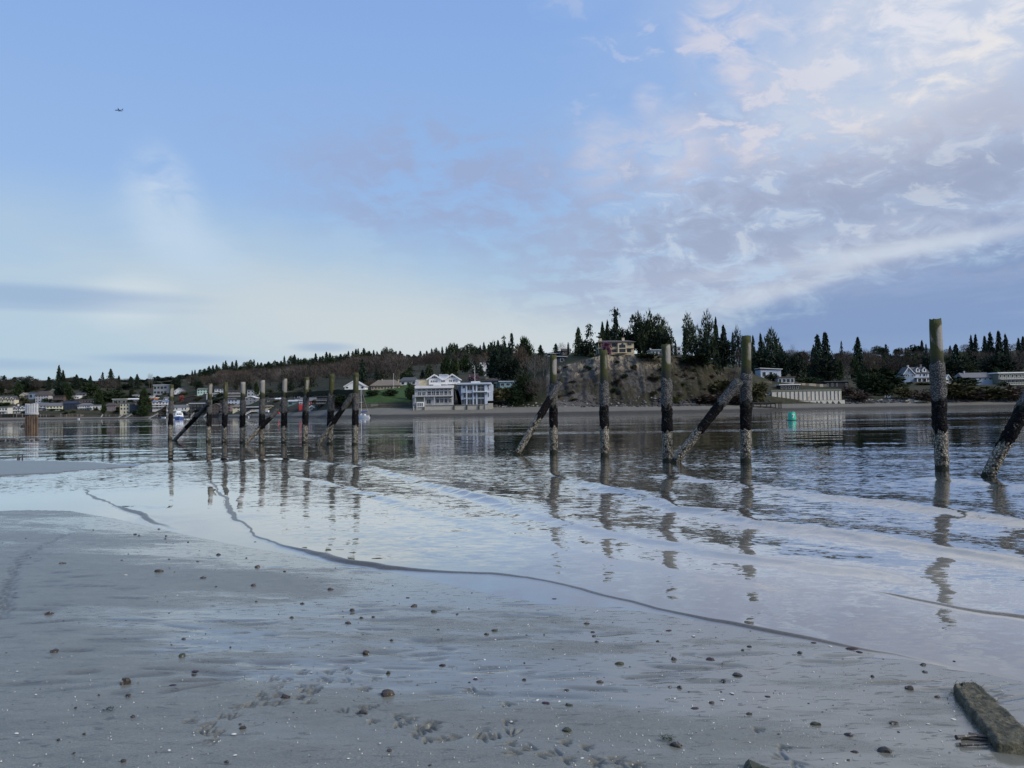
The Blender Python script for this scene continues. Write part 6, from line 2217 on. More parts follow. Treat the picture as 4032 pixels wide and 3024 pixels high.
# channel day board on its post
p = at(1279, 1629, 392)
r = empty('day_board', p, 'red and pale green day boards on a post in front of the eighth piling', 'sign')
sc = 392 / F
o('post', tube((0, 0, -1), (0, 0, 44 * sc), .16, 8), pal('darkwood'))
o('board', box_geo(-10 * sc, 0 * sc, -.26, -.17, 29 * sc, 42 * sc), MAT_DAYGREEN)
o('board', prism([[(0.005, -.30, 29 * sc), (10 * sc, -.30, 29 * sc), (11 * sc, -.30, 42 * sc), (3 * sc, -.30, 42 * sc)], [(0.005, -.21, 29 * sc), (10 * sc, -.21, 29 * sc), (11 * sc, -.21, 42 * sc), (3 * sc, -.21, 42 * sc)]]), MAT_RED)


def ball(name, u, v, Y, rad, mat, label, cat):
    global r
    p = at(u, v, Y) if Y else flat(u, v)
    r = empty(name, p, label, cat)
    o('float', prism([ring(max(.02, rad * math.sin(a)), rad * (1 - math.cos(a)) - .1, 10) for a in np.linspace(.1, PI - .1, 8)]), mat)
    o('mooring_eye', tube((0, 0, rad * 1.85), (0, 0, rad * 2.2), rad * .15, 6), MAT_DARK)


ball('mooring_buoy', 1097, 1630, 385, .55, MAT_RED, 'red ball buoy between the sixth and seventh pilings', 'buoy')
ball('mooring_buoy', 979, 1644, None, .45, MAT_GEL, 'small white ball buoy near the sloping ramp', 'buoy')

# rusty cluster of pilings with white wraps
p = flat(124, 1690)
r = empty('piling_cluster', p, 'tight cluster of rust brown pilings with grey white wrapped heads on the far left', 'dolphin')
sc = p.y / F
Hc = 101 * sc
m, t, s = new_mat('rusty_pile')
co = t.n('ShaderNodeTexCoord').outputs['Object']
n1 = t.noise(t.scale(co, (2.5, 2.5, .5)), 1.6, 4, .65)
t.put(s['Base Color'], t.mix(t.sm(n1, .35, .65), (.060, .045, .034, 1), (.175, .115, .075, 1)))
s['Roughness'].default_value = .85
MAT_RUST = m
MAT_WRAP = plain('pile_wrap', (.46, .47, .48), .6, .12, 1.5)
rp = 4.3 * sc
for i, (dx_, dy_) in enumerate([(-21, 0), (-12.6, -3), (-4.2, -4), (4.2, -4), (12.6, -3), (21, 0), (-17, 8), (-8, 9), (0, 9), (8, 9), (17, 8)]):
    x, y = dx_ * sc, dy_ * sc
    h = Hc * random.uniform(.965, 1.0)
    pl = o('pile', tube((x, y, -1.5), (x * .97, y, h), rp, 10), MAT_RUST)
    o('wrap', prism([[(x * .985 + math.cos(a) * rp * kk, y + math.sin(a) * rp * kk, z) for a in np.linspace(0, 2 * PI, 11)[:-1]] for (z, kk) in ((h * .57, 1.03), (h * .58, 1.09), (h * .995, 1.08), (h * 1.004, .9))]), MAT_WRAP, pl)
o('band', prism([[(math.cos(a) * 26.6 * sc, math.sin(a) * 13 * sc + 2.5 * sc, z) for a in np.linspace(0, 2 * PI, 25)[:-1]] for z in (Hc * .575, Hc * .635)]), MAT_WRAP)
p2 = flat(90, 1681)
r = empty('drift_timber', p2, 'dark stub of drift timber floating left of the rusty piling cluster', 'driftwood')
o('stub', prism([[(x + math.cos(a) * rr, math.sin(a) * rr, z + .0) for a in np.linspace(0, 2 * PI, 9)[:-1]] for (x, z, rr) in ((0, -.2, .36), (.02, .18, .40), (.12, .45, .30), (.2, .62, .16), (.3, .78, .08))]), pal('darkwood'))
o('branch', tube((.1, 0, .4), (.55, .1, .95), .07, 6, .03), pal('wood'))

# poles
POLES = [(329, 1519, 1552, .16, 'grey utility pole beside the dark roofed grey house', 1), (369, 1562, 1592, .12, 'pale pole with a lamp behind the round decked house', 0),
         (60, 1569, 1594, .12, 'white flagpole left of the rusty piling cluster', 0), (863, 1513, 1530, .13, 'utility pole above the second piling', 1),
         (941, 1510, 1538, .14, 'pale utility pole left of the fourth piling head', 1), (680, 1578, 1590, .1, 'short lamp pole by the grey roofed house', 0),
         (1513, 1472, 1505, .10, 'left utility pole above the tan bungalow', 1), (1550, 1472, 1528, .09, 'middle bare pole in front of the tan bungalow', 0),
         (1573, 1457, 1510, .12, 'tallest utility pole right of the tan bungalow', 1), (1801, 1455, 1490, .10, 'utility pole rising behind the twin gables', 0),
         (1870, 1446, 1502, .09, 'flagpole on the roof terrace of the blue modern house', 0), (1934, 1414, 1445, .10, 'utility pole right of the white cube house', 1),
         (2244, 1353, 1400, .10, 'white pole beside the reddish brown cabin', 0), (3224, 1444, 1492, .09, 'white flagpole right of the slim birch', 0),
         (3072, 1350, 1470, .13, 'dead branchless snag above the slant roofed house', 2), (3364, 1459, 1492, .10, 'white flagpole left of the green hedge mound', 0),
         (3580, 1486, 1512, .07, 'thin pole in front of the dormer house gable', 0), (3815, 1455, 1480, .10, 'white pole at the left end of the ranch house', 0)]
for (u, vt, vb, rad, lab, arm) in POLES:
    q_ = land(u, vb)
    if u == 1870: q_ = at(u, 1502, 318)
    if u == 1550: q_ = at(u, 1528, land(1516, 1536).y - 1)
    r = empty('utility_pole' if arm == 1 else 'snag' if arm == 2 else 'pole', q_, lab, 'pole' if arm != 2 else 'dead tree')
    hz = at(u, vt, q_.y).z - q_.z
    k_ = max(1, q_.y / 420)
    mm = pal('wood') if arm else MAT_ALU
    o('shaft', tube((0, 0, -.5), (0, 0, hz), rad * k_, 7, rad * .75 * k_), mm)
    if arm == 1:
        o('crossarm', box_geo(-.9 * k_, .9 * k_, -.1, .1, hz * .90, hz * .90 + .22), pal('wood'))
    elif arm == 2:
        for j in range(7):
            a = random.uniform(0, 6.28)
            z = hz * random.uniform(.55, .97)
            o('limb', tube((0, 0, z), (math.cos(a) * 2.2, math.sin(a) * 1.5, z + random.uniform(-.2, .9)), .07, 5, .02), pal('wood'))
    else:
        o('cap', box_geo(-rad * 1.6, rad * 1.6, -rad * 1.6, rad * 1.6, hz, hz + .2), mm)

# sea walls, stairs and little piers along the left shore
WALLS = [(-20, 66, 1629, 1654, 'black', 'dark timber sea wall at the far left edge'), (66, 100, 1632, 1653, 'darkwood', 'dark timber sea wall left of the rusty piling cluster'),
         (150, 216, 1634, 1652, 'darkwood', 'dark sea wall with posts right of the rusty piling cluster'), (218, 318, 1633, 1649, 'wood', 'brown timber pier wall with a row of posts'),
         (405, 470, 1634, 1648, 'darkwood', 'dark wall below the mauve house'), (474, 560, 1635, 1647, 'black', 'dark pier front between two sloping gangways'),
         (620, 660, 1630, 1646, 'darkwood', 'dark wall behind the small white open boat'), (660, 742, 1626, 1640, 'offwhite', 'white boathouse deck behind the motor cruiser'),
         (742, 800, 1626, 1640, 'darkwood', 'timber dock with a pale ramp right of the motor cruiser'), (830, 910, 1630, 1637, 'brown', 'low brown wall between second and third pilings'),
         (1136, 1248, 1619, 1630, 'concrete', 'long pale concrete wall under the red house'), (1140, 1200, 1612, 1621, 'darkwood', 'dark boat deck under the teal house')]
for (u0, u1, v0, v1, mm, lab) in WALLS:
    uc = (u0 + u1) / 2
    d, z = prof(uc)
    b = Building('sea_wall', lab, 'sea wall', d[1] + 3 if u1 < 1000 else d[2] + 6, uc, v1)
    b.wall(u0, u1, v0 + 2, v1, 0, 6, mm, 2)
    b.box('capping', u0 - .5, u1 + .5, v0, v0 + 2, -.3, 6, 'wood' if mm != 'offwhite' else 'white')
    n_ = max(2, int((u1 - u0) / 11))
    for i in range(n_ + 1):
        uu = u0 + (u1 - u0) * i / n_
        b.box('post', uu - .7, uu + .7, v0 - random.uniform(1, 5), v1 + 1, -.6, -.301, random.choice(['darkwood', 'wood', 'grey']))


def gangway(u0, v0, u1, v1, label, Y0, th=3.2, mat='palegrey'):
    global r
    a, b_ = at(u0, v0, Y0), at(u1, v1, Y0 + 4)
    r = empty('gangway', a, label, 'gangway', 'gangways and boat stairs of the left shore')
    d = b_ - a
    w_ = Vector((0, 1.4, 0))
    t_ = Vector((0, 0, -th * Y0 / F * .5))
    o('ramp', prism([[Vector((0, 0, 0)), w_, w_ + t_, t_], [d, d + w_, d + w_ + t_, d + t_]]), pal(mat))
    h = Vector((0, 0, th * Y0 / F * .9))
    g = [tube(h, d + h, .09, 4)]
    for i in range(7): g.append(tube(d * (i / 6), d * (i / 6) + h, .06, 4))
    o('railing', join(g), pal('white' if mat == 'white' else 'palegrey'))
    lo = b_ if b_.z > a.z else a
    o('post', tube(lo - a + Vector((0, .7, 0)), lo - a + Vector((0, .7, -(lo.z + .6))), .2, 6), pal('darkwood'))


gangway(393, 1650, 404, 1632, 'steep pale stair down to the water below the round decked house', 862)
gangway(464, 1645, 483, 1634, 'sloping grey gangway left of the cream stepped house stairs', 858)
gangway(489, 1647, 518, 1630, 'longest sloping gangway below the cream stepped house', 856, 4)
gangway(585, 1646, 622, 1628, 'curved looking pale gangway below the bright white house', 850, 4)
gangway(750, 1642, 764, 1626, 'short pale ramp right of the motor cruiser', 770)
gangway(801, 1643, 816, 1626, 'short pale ramp left of the second piling', 735)
gangway(962, 1634, 990, 1618, 'white railed ramp sloping between fourth and fifth pilings', 505, 4, 'white')
gangway(990, 1618, 1022, 1617, 'level white railed walkway below the long low shed', 509, 4, 'white')
gangway(1244, 1626, 1288, 1606, 'grey truss gangway rising beside the day boards', 398, 8)

# lawn fence, terrace wall, beach steps
b = Building('garden_fence', 'low rail fence along the foot of the green lawn', 'fence', 322, 1520, 1606)
for i in range(24):
    u = 1425 + i * 8.3
    b.box('post', u - .6, u + .6, 1591, 1610, -.06, .06, 'wood')
b.box('rail', 1425, 1617, 1592, 1593.2, -.14, -.061, 'wood')
b.box('rail', 1425, 1617, 1598, 1599.2, -.14, -.061, 'wood')
b.box('gate', 1460, 1489, 1590, 1604, -.24, -.15, 'olive')
b = Building('log_bulkhead', 'dark weathered log bulkhead on the beach below the lawn', 'bulkhead', 318, 1520, 1616)
for i in range(6): b.box('log', 1425 + i * 33, 1456 + i * 33, 1606 + (i % 2), 1611, -.2 * (i % 2), .6, 'darkwood' if i % 2 else 'wood')
for i in range(6): b.box('log', 1425 + i * 33, 1457 + i * 33, 1611.2, 1617 + (i % 3), -.3, .5, 'wood' if i % 3 else 'darkwood')
b = Building('terrace_wall', 'long beige stone terrace wall above the concrete bulkhead', 'wall', 372, 3190, 1522)
for i in range(9): b.box('stone_course', 3130 + i * 14, 3143.6 + i * 14, 1506 + i * 1.0, 1524, 0, .8, random.choice(['concrete', 'wood', 'tan']))
b = Building('terrace_wall', 'short low wall left of the glass fronted wing', 'wall', 368, 3004, 1510)
for i in range(5): b.box('stone_course', 2968 + i * 14.6, 2982.2 + i * 14.6, 1502, 1512, 0, .8, random.choice(['concrete', 'wood']))
b = Building('wooden_pier', 'dark ruined wooden pier on posts left of the concrete bulkhead', 'pier', 318, 3016, 1612)
b.box('deck', 2958, 3076, 1583, 1587, -2, 2, 'darkwood')
b.box('beam', 2956, 3050, 1588, 1592, -1.6, -1.2, 'darkwood')
for u in (2962, 2990, 3014, 3030, 3048, 3062, 3070): b.box('post', u - 1.6, u + 1.6, 1584, 1612 - abs(u - 3050) * .05, -1.9, -1.5, 'darkwood')
b = Building('beach_steps', 'white railed steps down the right bank below the hedge mound', 'steps', 354, 3495, 1578)
for k in range(3):
    b.part('rail', b.slab([(b.X(3482 + k * 10), -.1, b.Z(1574)), (b.X(3484 + k * 10), -.1, b.Z(1574)), (b.X(3490 + k * 10), .6, b.Z(1558)), (b.X(3488 + k * 10), .6, b.Z(1558))], .15), 'white')
b.part('handrail', b.slab([(b.X(3494), -.3, b.Z(1570)), (b.X(3496), -.3, b.Z(1569)), (b.X(3511), .6, b.Z(1558)), (b.X(3508), .6, b.Z(1557))], .2), 'white')

# logs and rocks at the top of the beach
for i, (u0, u1, v) in enumerate(((3575, 3640, 1574), (3566, 3636, 1579), (3580, 3657, 1584), (3572, 3650, 1589), (3600, 3658, 1580))):
    a, c = at(u0, v, 340 - i * .7), at(u1, v + random.uniform(-1, 1), 341 - i * .7)
    r = empty('driftwood_log', a, ['topmost pale log of the stack on the right shore', 'second pale log of the stack on the right shore', 'longest pale log in the middle of the stack on the right shore',
                                   'lowest pale log of the stack on the right shore', 'short pale log at the right end of the stack on the right shore'][i], 'log', 'pale logs stacked on the right shore')
    o('trunk', tube((0, 0, 0), c - a, .34, 9, .28), pal('tan' if i % 2 else 'concrete'))
    o('cut_end', tube(-(c - a).normalized() * .02, (c - a).normalized() * .0, .33, 9), pal('sand'))
p = at(3990, 1567, 352)
r = empty('upturned_boat', p, 'upturned pale yellow dinghy on the scrub bank at the right edge', 'boat')
o('hull', prism([[(x, -b_, 0), (x, -b_ * .8, h), (x, b_ * .8, h), (x, b_, 0)] for (x, b_, h) in ((-1.6, .5, .5), (-.5, .75, .75), (.8, .7, .75), (1.7, .1, .4))]), pal('sand'))
o('keel', box_geo(-1.4, 1.4, -.04, .04, .7, .83), pal('wood'))
for i, (u0, v0, u1, v1) in enumerate(((2410, 1588, 2470, 1597), (2440, 1598, 2500, 1600), (2330, 1600, 2362, 1602), (2690, 1590, 2740, 1592))):
    Yl = 317
    a, c = at(u0, v0, Yl), at(u1, v1, Yl - 1.5)
    r = empty('driftwood_log', a, ['slanting bleached log at the bluff foot right of the bare piling', 'dark log lying flat at the bluff foot', 'short log on the beach under the bluff', 'pale log at the bluff foot near the silvery piling'][i],
              'log', 'drift logs under the bluff')
    o('trunk', tube((0, 0, 0), c - a, .32, 8, .22), pal('wood' if i % 2 else 'tan'))
MAT_ROCK = plain('shore_rock', (.055, .055, .058), .9, .5, 1.2)
MAT_ROCK2 = plain('pale_rock', (.22, .21, .20), .9, .4, 1.2)


def rock_geo(c, r, flat_=.7, n=1):
    bm = bmesh.new()
    bmesh.ops.create_icosphere(bm, subdivisions=n, radius=1)
    k = random.random() * 50
    V = []
    for v in bm.verts:
        d = 1 + .42 * mnoise.noise(v.co * 1.3 + Vector((k, k, 0))) + .20 * mnoise.noise(v.co * 3.4 + Vector((k, 0, k)))
        V.append((c[0] + v.co.x * r * d * random.uniform(.95, 1.05), c[1] + v.co.y * r * d, c[2] + v.co.z * r * d * flat_))
    Fc = [tuple(x.index for x in f.verts) for f in bm.faces]
    bm.free()
    return V, Fc


def riprap(name, u0, u1, v0, v1, n, r0, r1, mat, dd=0.0):
    g = []
    for i in range(n):
        u = random.uniform(u0, u1)
        d, z = prof(u)
        Y = d[1] + random.uniform(-3, 3.5) + dd
        X = (u - 2016) / F * Y
        g.append(rock_geo((X, Y, ground_z(X, Y) + .1), random.uniform(r0, r1), .75, 1))
    V, Fc = join(g)
    return tag(mesh_obj(name, V, Fc, mat), kind='stuff')


riprap('shore_rocks', 3330, 4200, 0, 0, 420, .35, 1.0, MAT_ROCK)
riprap('shore_rocks', 2590, 3030, 0, 0, 260, .3, .9, MAT_ROCK)
riprap('shore_rocks', 2260, 2600, 0, 0, 150, .25, .7, MAT_ROCK)
riprap('pale_shore_rocks', 1925, 2640, 0, 0, 110, .2, .6, MAT_ROCK2, 1.0)
riprap('pale_shore_rocks', 3340, 3720, 0, 0, 70, .25, .7, MAT_ROCK2, 2.0)

# airliner
p = at(468, 434, 3300)
r = empty('airliner', p, 'twin engined airliner climbing away in the blue upper left', 'airplane')
r.rotation_euler = (math.radians(-8), math.radians(4), math.radians(-6))
MAT_JET = flat_mat('jet_paint', (.06, .09, .16), .5)
L = 37
o('fuselage', prism([[(x, math.cos(a) * rr, math.sin(a) * rr + dz_) for a in np.linspace(0, 2 * PI, 11)[:-1]] for (x, rr, dz_) in ((-18.5, .3, -.5), (-16.5, 1.5, -.1), (-13, 2.0, 0), (8, 2.0, 0), (14, 1.3, .5), (18.5, .35, 1.1))]), MAT_JET)
for s in (-1, 1):
    o('wing', prism([[(-3.5, s * 1.5, -1), (4, s * 1.5, -1), (4, s * 1.5, -.4), (-3.5, s * 1.5, -.4)], [(5.5, s * 17, 1.4), (7.2, s * 17, 1.4), (7.2, s * 17, 1.6), (5.5, s * 17, 1.6)]]), MAT_JET)
    e_ = o('engine', prism([[(x, s * 5.5 + math.cos(a) * rr, -1.9 + math.sin(a) * rr) for a in np.linspace(0, 2 * PI, 9)[:-1]] for (x, rr) in ((-4.2, 1.1), (-3.4, 1.3), (-.4, .9))]), MAT_JET)
    o('tailplane', prism([[(14, s * .6, .9), (17.5, s * .6, .9), (17.5, s * .6, 1.2), (14, s * .6, 1.2)], [(17.2, s * 6, 1.3), (18.6, s * 6, 1.3), (18.6, s * 6, 1.4), (17.2, s * 6, 1.4)]]), MAT_JET)
o('tail_fin', prism([[(12, -.2, 1.6), (17.5, -.2, 1.6), (17.5, .2, 1.6), (12, .2, 1.6)], [(17.2, -.1, 8.0), (19.4, -.1, 8.0), (19.4, .1, 8.0), (17.2, .1, 8.0)]]), MAT_JET)

# ------------------------------------------------------------------ what lies on the near sand
random.seed(99)
_zc = {}


def sand_at(x, y):
    z, sd, inb = sand_height(np.array([[x]]), np.array([[y]]))
    return float(z[0, 0])


def on_sand(u, v):
    p = flat(u, v, .05)
    for i in range(3):
        p = flat(u, v, sand_at(p.x, p.y))
    return p


def stone_material(name, a, b_, crust):
    m, t, s = new_mat(name)
    co = t.n('ShaderNodeTexCoord').outputs['Object']
    gp = t.n('ShaderNodeNewGeometry').outputs['Position']
    n1 = t.noise(gp, 18, 4, .65)
    n2 = t.noise(gp, 55, 3, .6)
    c = t.mix(n1, a + (1,), b_ + (1,))
    c = t.mix(t.sm(n2, .60, .66), c, crust + (1,))
    t.put(s['Base Color'], c)
    s['Roughness'].default_value = .6
    return m


MAT_ST = [stone_material('dark_stone', (.020, .019, .020), (.050, .046, .043), (.22, .20, .18)),
          stone_material('brown_stone', (.022, .017, .014), (.058, .045, .035), (.30, .27, .23)),
          stone_material('green_stone', (.022, .026, .016), (.060, .066, .040), (.15, .15, .10)),
          stone_material('weed', (.018, .010, .014), (.045, .022, .030), (.06, .05, .03))]
MAT_SHELL = plain('white_shell', (.60, .58, .52), .45, .1, 40)
STONES, LOOSE, MARKS = [], [], []


def zz(ox, oy, sc_, items, far=''):
    for it in items:
        STONES.append((ox + it[0] * sc_, oy + it[1] * sc_, it[2] * sc_, it[3] if len(it) > 3 else 0, it[4] if len(it) > 4 else None))


zz(0, 2200, .6076, [(405, 25, 35, 1), (1030, 72, 52, 1, 'flat brown stone far out on the left of the sand'), (1315, 118, 35, 0, 'dark upright stone in a puddle left of the middle'), (1400, 178, 22), (1642, 168, 32), (1845, 78, 22), (1668, 45, 40, 1), (2140, 190, 45, 1),
                    (1958, 285, 30, 1), (1660, 275, 20), (318, 350, 50, 1, 'long shell crusted stone near the left edge'), (352, 592, 38, 0, 'single dark stone on bare sand at the far left'), (1180, 622, 44, 2, 'dark green stone left of the gull tracks'), (812, 787, 70, 1, 'low reddish stone with a drag mark on the left sand'),
                    (1120, 812, 46, 3), (1265, 720, 46, 3), (1255, 748, 28, 0), (1850, 888, 60, 1, 'brown stone with a white shell on it among the gull tracks'), (1575, 1085, 46, 0), (1557, 1067, 20), (1890, 378, 28, 2), (1190, 517, 24), (830, 882, 32),
                    (490, 962, 15), (545, 1130, 20, 1), (1470, 1312, 26), (800, 1302, 34), (1097, 350, 20), (1110, 555, 14), (650, 265, 14), (1020, 278, 14), (860, 1017, 30), (480, 1255, 18), (378, 1168, 20), (640, 880, 14), (1493, 570, 14)])
zz(1344, 2200, .6076, [(470, 298, 42, 0, 'dark stone just in from the swash line, upper of two'), (600, 335, 40, 2, 'round greenish stone just in from the swash line, right one of two'), (130, 380, 27), (208, 374, 27), (45, 408, 40, 1), (750, 356, 22), (940, 482, 34, 0), (993, 458, 38, 2), (325, 525, 26),
                       (628, 455, 18), (160, 600, 48, 1, 'brown stone alone left of the middle of the sand'), (305, 732, 32, 2), (302, 858, 98, 1, 'largest brown stone in the middle of the beach'), (142, 985, 58, 1, 'reddish stone with a worn hollow behind it below the largest brown stone'), (312, 1235, 34),
                       (1372, 583, 20), (1803, 672, 48, 2, 'oval olive stone right of the middle'), (2155, 645, 36, 0), (1672, 792, 38, 1), (1460, 848, 34, 0), (2130, 828, 25), (2195, 830, 35), (1325, 925, 50, 3, 'clump of purple weed beside a white shell'), (1475, 942, 44, 2),
                       (1462, 1100, 64, 2, 'upright olive stone in a scoured hollow, bottom middle'), (2170, 1195, 62, 0, 'black stone trailing green weed, bottom right of the middle'), (1630, 470, 28), (1637, 495, 26), (1655, 535, 25), (2050, 530, 22), (1380, 253, 34, 3), (1590, 412, 38, 0),
                       (2122, 457, 40, 3), (430, 247, 28, 3), (385, 1035, 20), (575, 1333, 25), (655, 680, 42, 3), (870, 775, 36, 3), (70, 328, 36, 0), (1345, 650, 12), (1187, 673, 14), (1200, 492, 14), (1315, 490, 16), (830, 798, 18, 1), (1185, 780, 26, 1)])
zz(2688, 2200, .6076, [(355, 742, 60, 0, 'dark lumpy stone below the water edge on the right'), (758, 603, 34, 0, 'small black stone close under the water edge'), (432, 565, 25), (388, 588, 22), (178, 638, 60, 3), (265, 785, 32), (188, 928, 35, 1), (80, 960, 45, 3), (1558, 680, 35, 0), (1570, 730, 25),
                       (1468, 830, 50, 1, 'stone left of the old plank, larger one of two'), (1650, 888, 38, 1, 'stone left of the old plank, smaller one of two'), (428, 1000, 30, 1), (855, 1062, 50, 2, 'rounded grey green stone on the lower right sand'), (1078, 1132, 48, 0, 'dark stone in a ring of scoured sand, lower right'),
                       (1368, 1060, 40, 1), (1310, 1230, 70, 0, 'black stone in a long dark hollow left of the plank end'), (1115, 1242, 40, 3), (475, 1338, 125, 2, 'big olive boulder cut by the bottom edge'), (1065, 1080, 15), (550, 885, 38, 3), (1230, 760, 24), (1758, 662, 20), (1105, 568, 70, 3), (1145, 597, 40, 3),
                       (850, 537, 34, 3), (825, 493, 60, 3), (1035, 648, 16), (1300, 648, 12), (620, 1135, 18), (815, 935, 14), (975, 948, 12), (1145, 1000, 12), (1075, 1300, 22), (1400, 1120, 20), (250, 860, 14), (40, 860, 14)])
zz(0, 1500, .4973, [(740, 1177, 18), (1070, 1210, 24), (1100, 1223, 22), (1315, 1225, 24), (1310, 1247, 20), (1258, 1168, 24), (1490, 1273, 18), (1730, 1370, 30), (1565, 1425, 22), (1950, 1398, 22), (1340, 1410, 18), (965, 1418, 20), (1015, 1367, 14), (205, 1245, 14), (2020, 1273, 18), (1870, 1208, 26, 3), (1815, 1225, 24, 3)])
G_ST = 'dark stones strewn over the wet sand'
for i, (u, v, w_, k, lab) in enumerate(STONES):
    p = on_sand(u, v + w_ * .25)
    d = (p - CAMP).length
    r = w_ * .5 * d / F * .92
    tall = .62 if w_ > 22 else .7
    if k == 3: tall = .28
    g = rock_geo((0, 0, 0), r, tall, 2 if w_ > 14 else 1)
    ang = random.uniform(-.5, .5)
    o_ = mesh_obj('weed_clump' if k == 3 else 'beach_stone', g[0], g[1], MAT_ST[k], smooth=False)
    o_.location = (p.x, p.y, p.z + r * tall * .12)
    o_.rotation_euler = (0, 0, ang)
    o_.scale = (random.uniform(.85, 1.25), random.uniform(.6, .95), random.uniform(.75, 1.2))
    kind = {0: 'dark stone', 1: 'brown stone', 2: 'olive stone', 3: 'scrap of purple weed'}[k]
    if lab is None:
        tag(o_, 'x', 'stone' if k < 3 else 'seaweed', G_ST if k < 3 else 'scraps of purple weed on the sand')
        LOOSE.append((u, v, kind, o_))
    else:
        tag(o_, lab, 'stone' if k < 3 else 'seaweed', G_ST if k < 3 else None)
        MARKS.append((u, v, ' '.join(lab.split()[:6])))
MARKS += [(3780, 2740, 'old plank'), (1990, 2290, 'bend of the swash line')]


def by_marks(rows, size='small '):
    """name loose things by the landmark they lie nearest to"""
    by = {}
    for (u, v, kind, o_) in rows:
        mu, mv, ml = min(MARKS, key=lambda m_: math.hypot(m_[0] - u, (m_[1] - v) * 2))
        if abs(mu - u) > abs(mv - v) * 2: side = 'left of' if u < mu else 'right of'
        else: side = 'beyond' if v < mv else 'in front of'
        by.setdefault((kind, side, ml), []).append((math.hypot(mu - u, (mv - v) * 2), o_))
    for (kind, side, ml), lst in by.items():
        lst.sort(key=lambda a_: a_[0])
        for i, (d_, o_) in enumerate(lst):
            pre = 'nearest ' if len(lst) > 1 and i == 0 else ORD[i] + ' nearest ' if len(lst) > 1 else ''
            o_['label'] = '%s%s%s %s the %s' % (pre, size, kind, side, ml)


by_marks(LOOSE)

# green weed
for (u, v, w_, lab) in ((432, 2802, 34, 'small sprig of green weed on the lower left sand'), (2628, 2918, 60, 'green weed trailing from the black stone')):
    p = on_sand(u, v)
    k_ = (p - CAMP).length / F
    V, Fc = [], []
    for i in range(40):
        a = random.random() * 6.28
        c = Vector((random.gauss(0, .25), random.gauss(0, .16), 0)) * w_ * k_
        c.z = random.random() * .015
        tri(V, Fc, c, Vector((math.cos(a), math.sin(a), .2)), Vector((0, 0, 1)), w_ * k_ * random.uniform(.2, .4), .004)
    o_ = mesh_obj('green_weed', V, Fc, LEAF['green'])
    o_.location = (p.x, p.y, p.z + .006)
    tag(o_, lab, 'seaweed')


# shells: the larger ones one by one, the crumbs as one scatter
def shell_geo(r, n=9):
    V = [(0, 0, r * .42)]
    for (k, z) in ((.6, .30), (1.0, 0.0)):
        for i in range(n):
            a = 2 * PI * i / n
            V.append((math.cos(a) * r * k * 1.2, math.sin(a) * r * k, r * z))
    Fc = [(0, 1 + i, 1 + (i + 1) % n) for i in range(n)]
    Fc += [(1 + i, 1 + n + i, 1 + n + (i + 1) % n, 1 + (i + 1) % n) for i in range(n)]
    return V, Fc


me = bpy.data.meshes.new('shell')
me.from_pydata(*[shell_geo(1.0)[0], [], shell_geo(1.0)[1]])
me.materials.append(MAT_SHELL)
SH = [(0, 2200, [(815, 108, 26), (922, 866, 18), (232, 882, 18), (1516, 1138, 30), (1096, 1243, 24), (108, 1133, 20), (867, 933, 12), (112, 731, 14), (735, 706, 12), (1886, 687, 14), (2064, 630, 16), (893, 1073, 14), (718, 1153, 12), (1388, 1187, 14), (220, 1339, 16), (1245, 1297, 14), (1522, 1275, 26), (2058, 1332, 14), (2018, 738, 14), (1150, 238, 12), (1043, 1223, 14)]),
      (1344, 2200, [(1269, 918, 30), (1412, 926, 22), (465, 875, 16), (1100, 1058, 28), (1393, 1088, 22), (1288, 1118, 16), (1560, 1294, 22), (1926, 1241, 18), (250, 1198, 22), (45, 1297, 18), (1447, 622, 18), (928, 655, 20), (822, 464, 14), (998, 525, 16), (278, 582, 18), (1210, 428, 16), (2160, 907, 20), (1690, 540, 14), (1654, 342, 24), (1952, 1042, 12), (870, 773, 26)]),
      (2688, 2200, [(68, 503, 36), (110, 464, 18), (660, 451, 22), (1347, 450, 16), (958, 569, 22), (318, 874, 34), (255, 915, 36), (849, 735, 14), (200, 1066, 16), (1755, 1042, 26), (1590, 1073, 22), (434, 1192, 16), (1668, 1115, 18), (1278, 1166, 12), (905, 1296, 16), (50, 1166, 14), (1000, 1328, 18), (1760, 990, 16)]),
      (0, 1500, [(990 * .8184, 1540 * .8184 - 0, 20)])]
SHELLS = []
for (ox, oy, items) in SH:
    for (x, y, s) in items:
        u, v = ox + x * .6076, oy + y * .6076
        p = on_sand(u, v)
        o_ = bpy.data.objects.new('clam_shell', me)
        COL.objects.link(o_)
        k_ = s * .6076 * (p - CAMP).length / F * .42
        o_.location = (p.x, p.y, p.z + .002)
        o_.scale = (k_, k_ * .8, k_ * .8)
        o_.rotation_euler = (random.uniform(-.2, .2), random.uniform(-.2, .2), random.random() * 6.28)
        zone = 'left' if u < 1344 else 'middle' if u < 2688 else 'right'
        tag(o_, 'x', 'shell', 'larger white shells on the sand')
        SHELLS.append((u, v, 'white shell', o_))
by_marks(SHELLS, '')
V, Fc = [], []
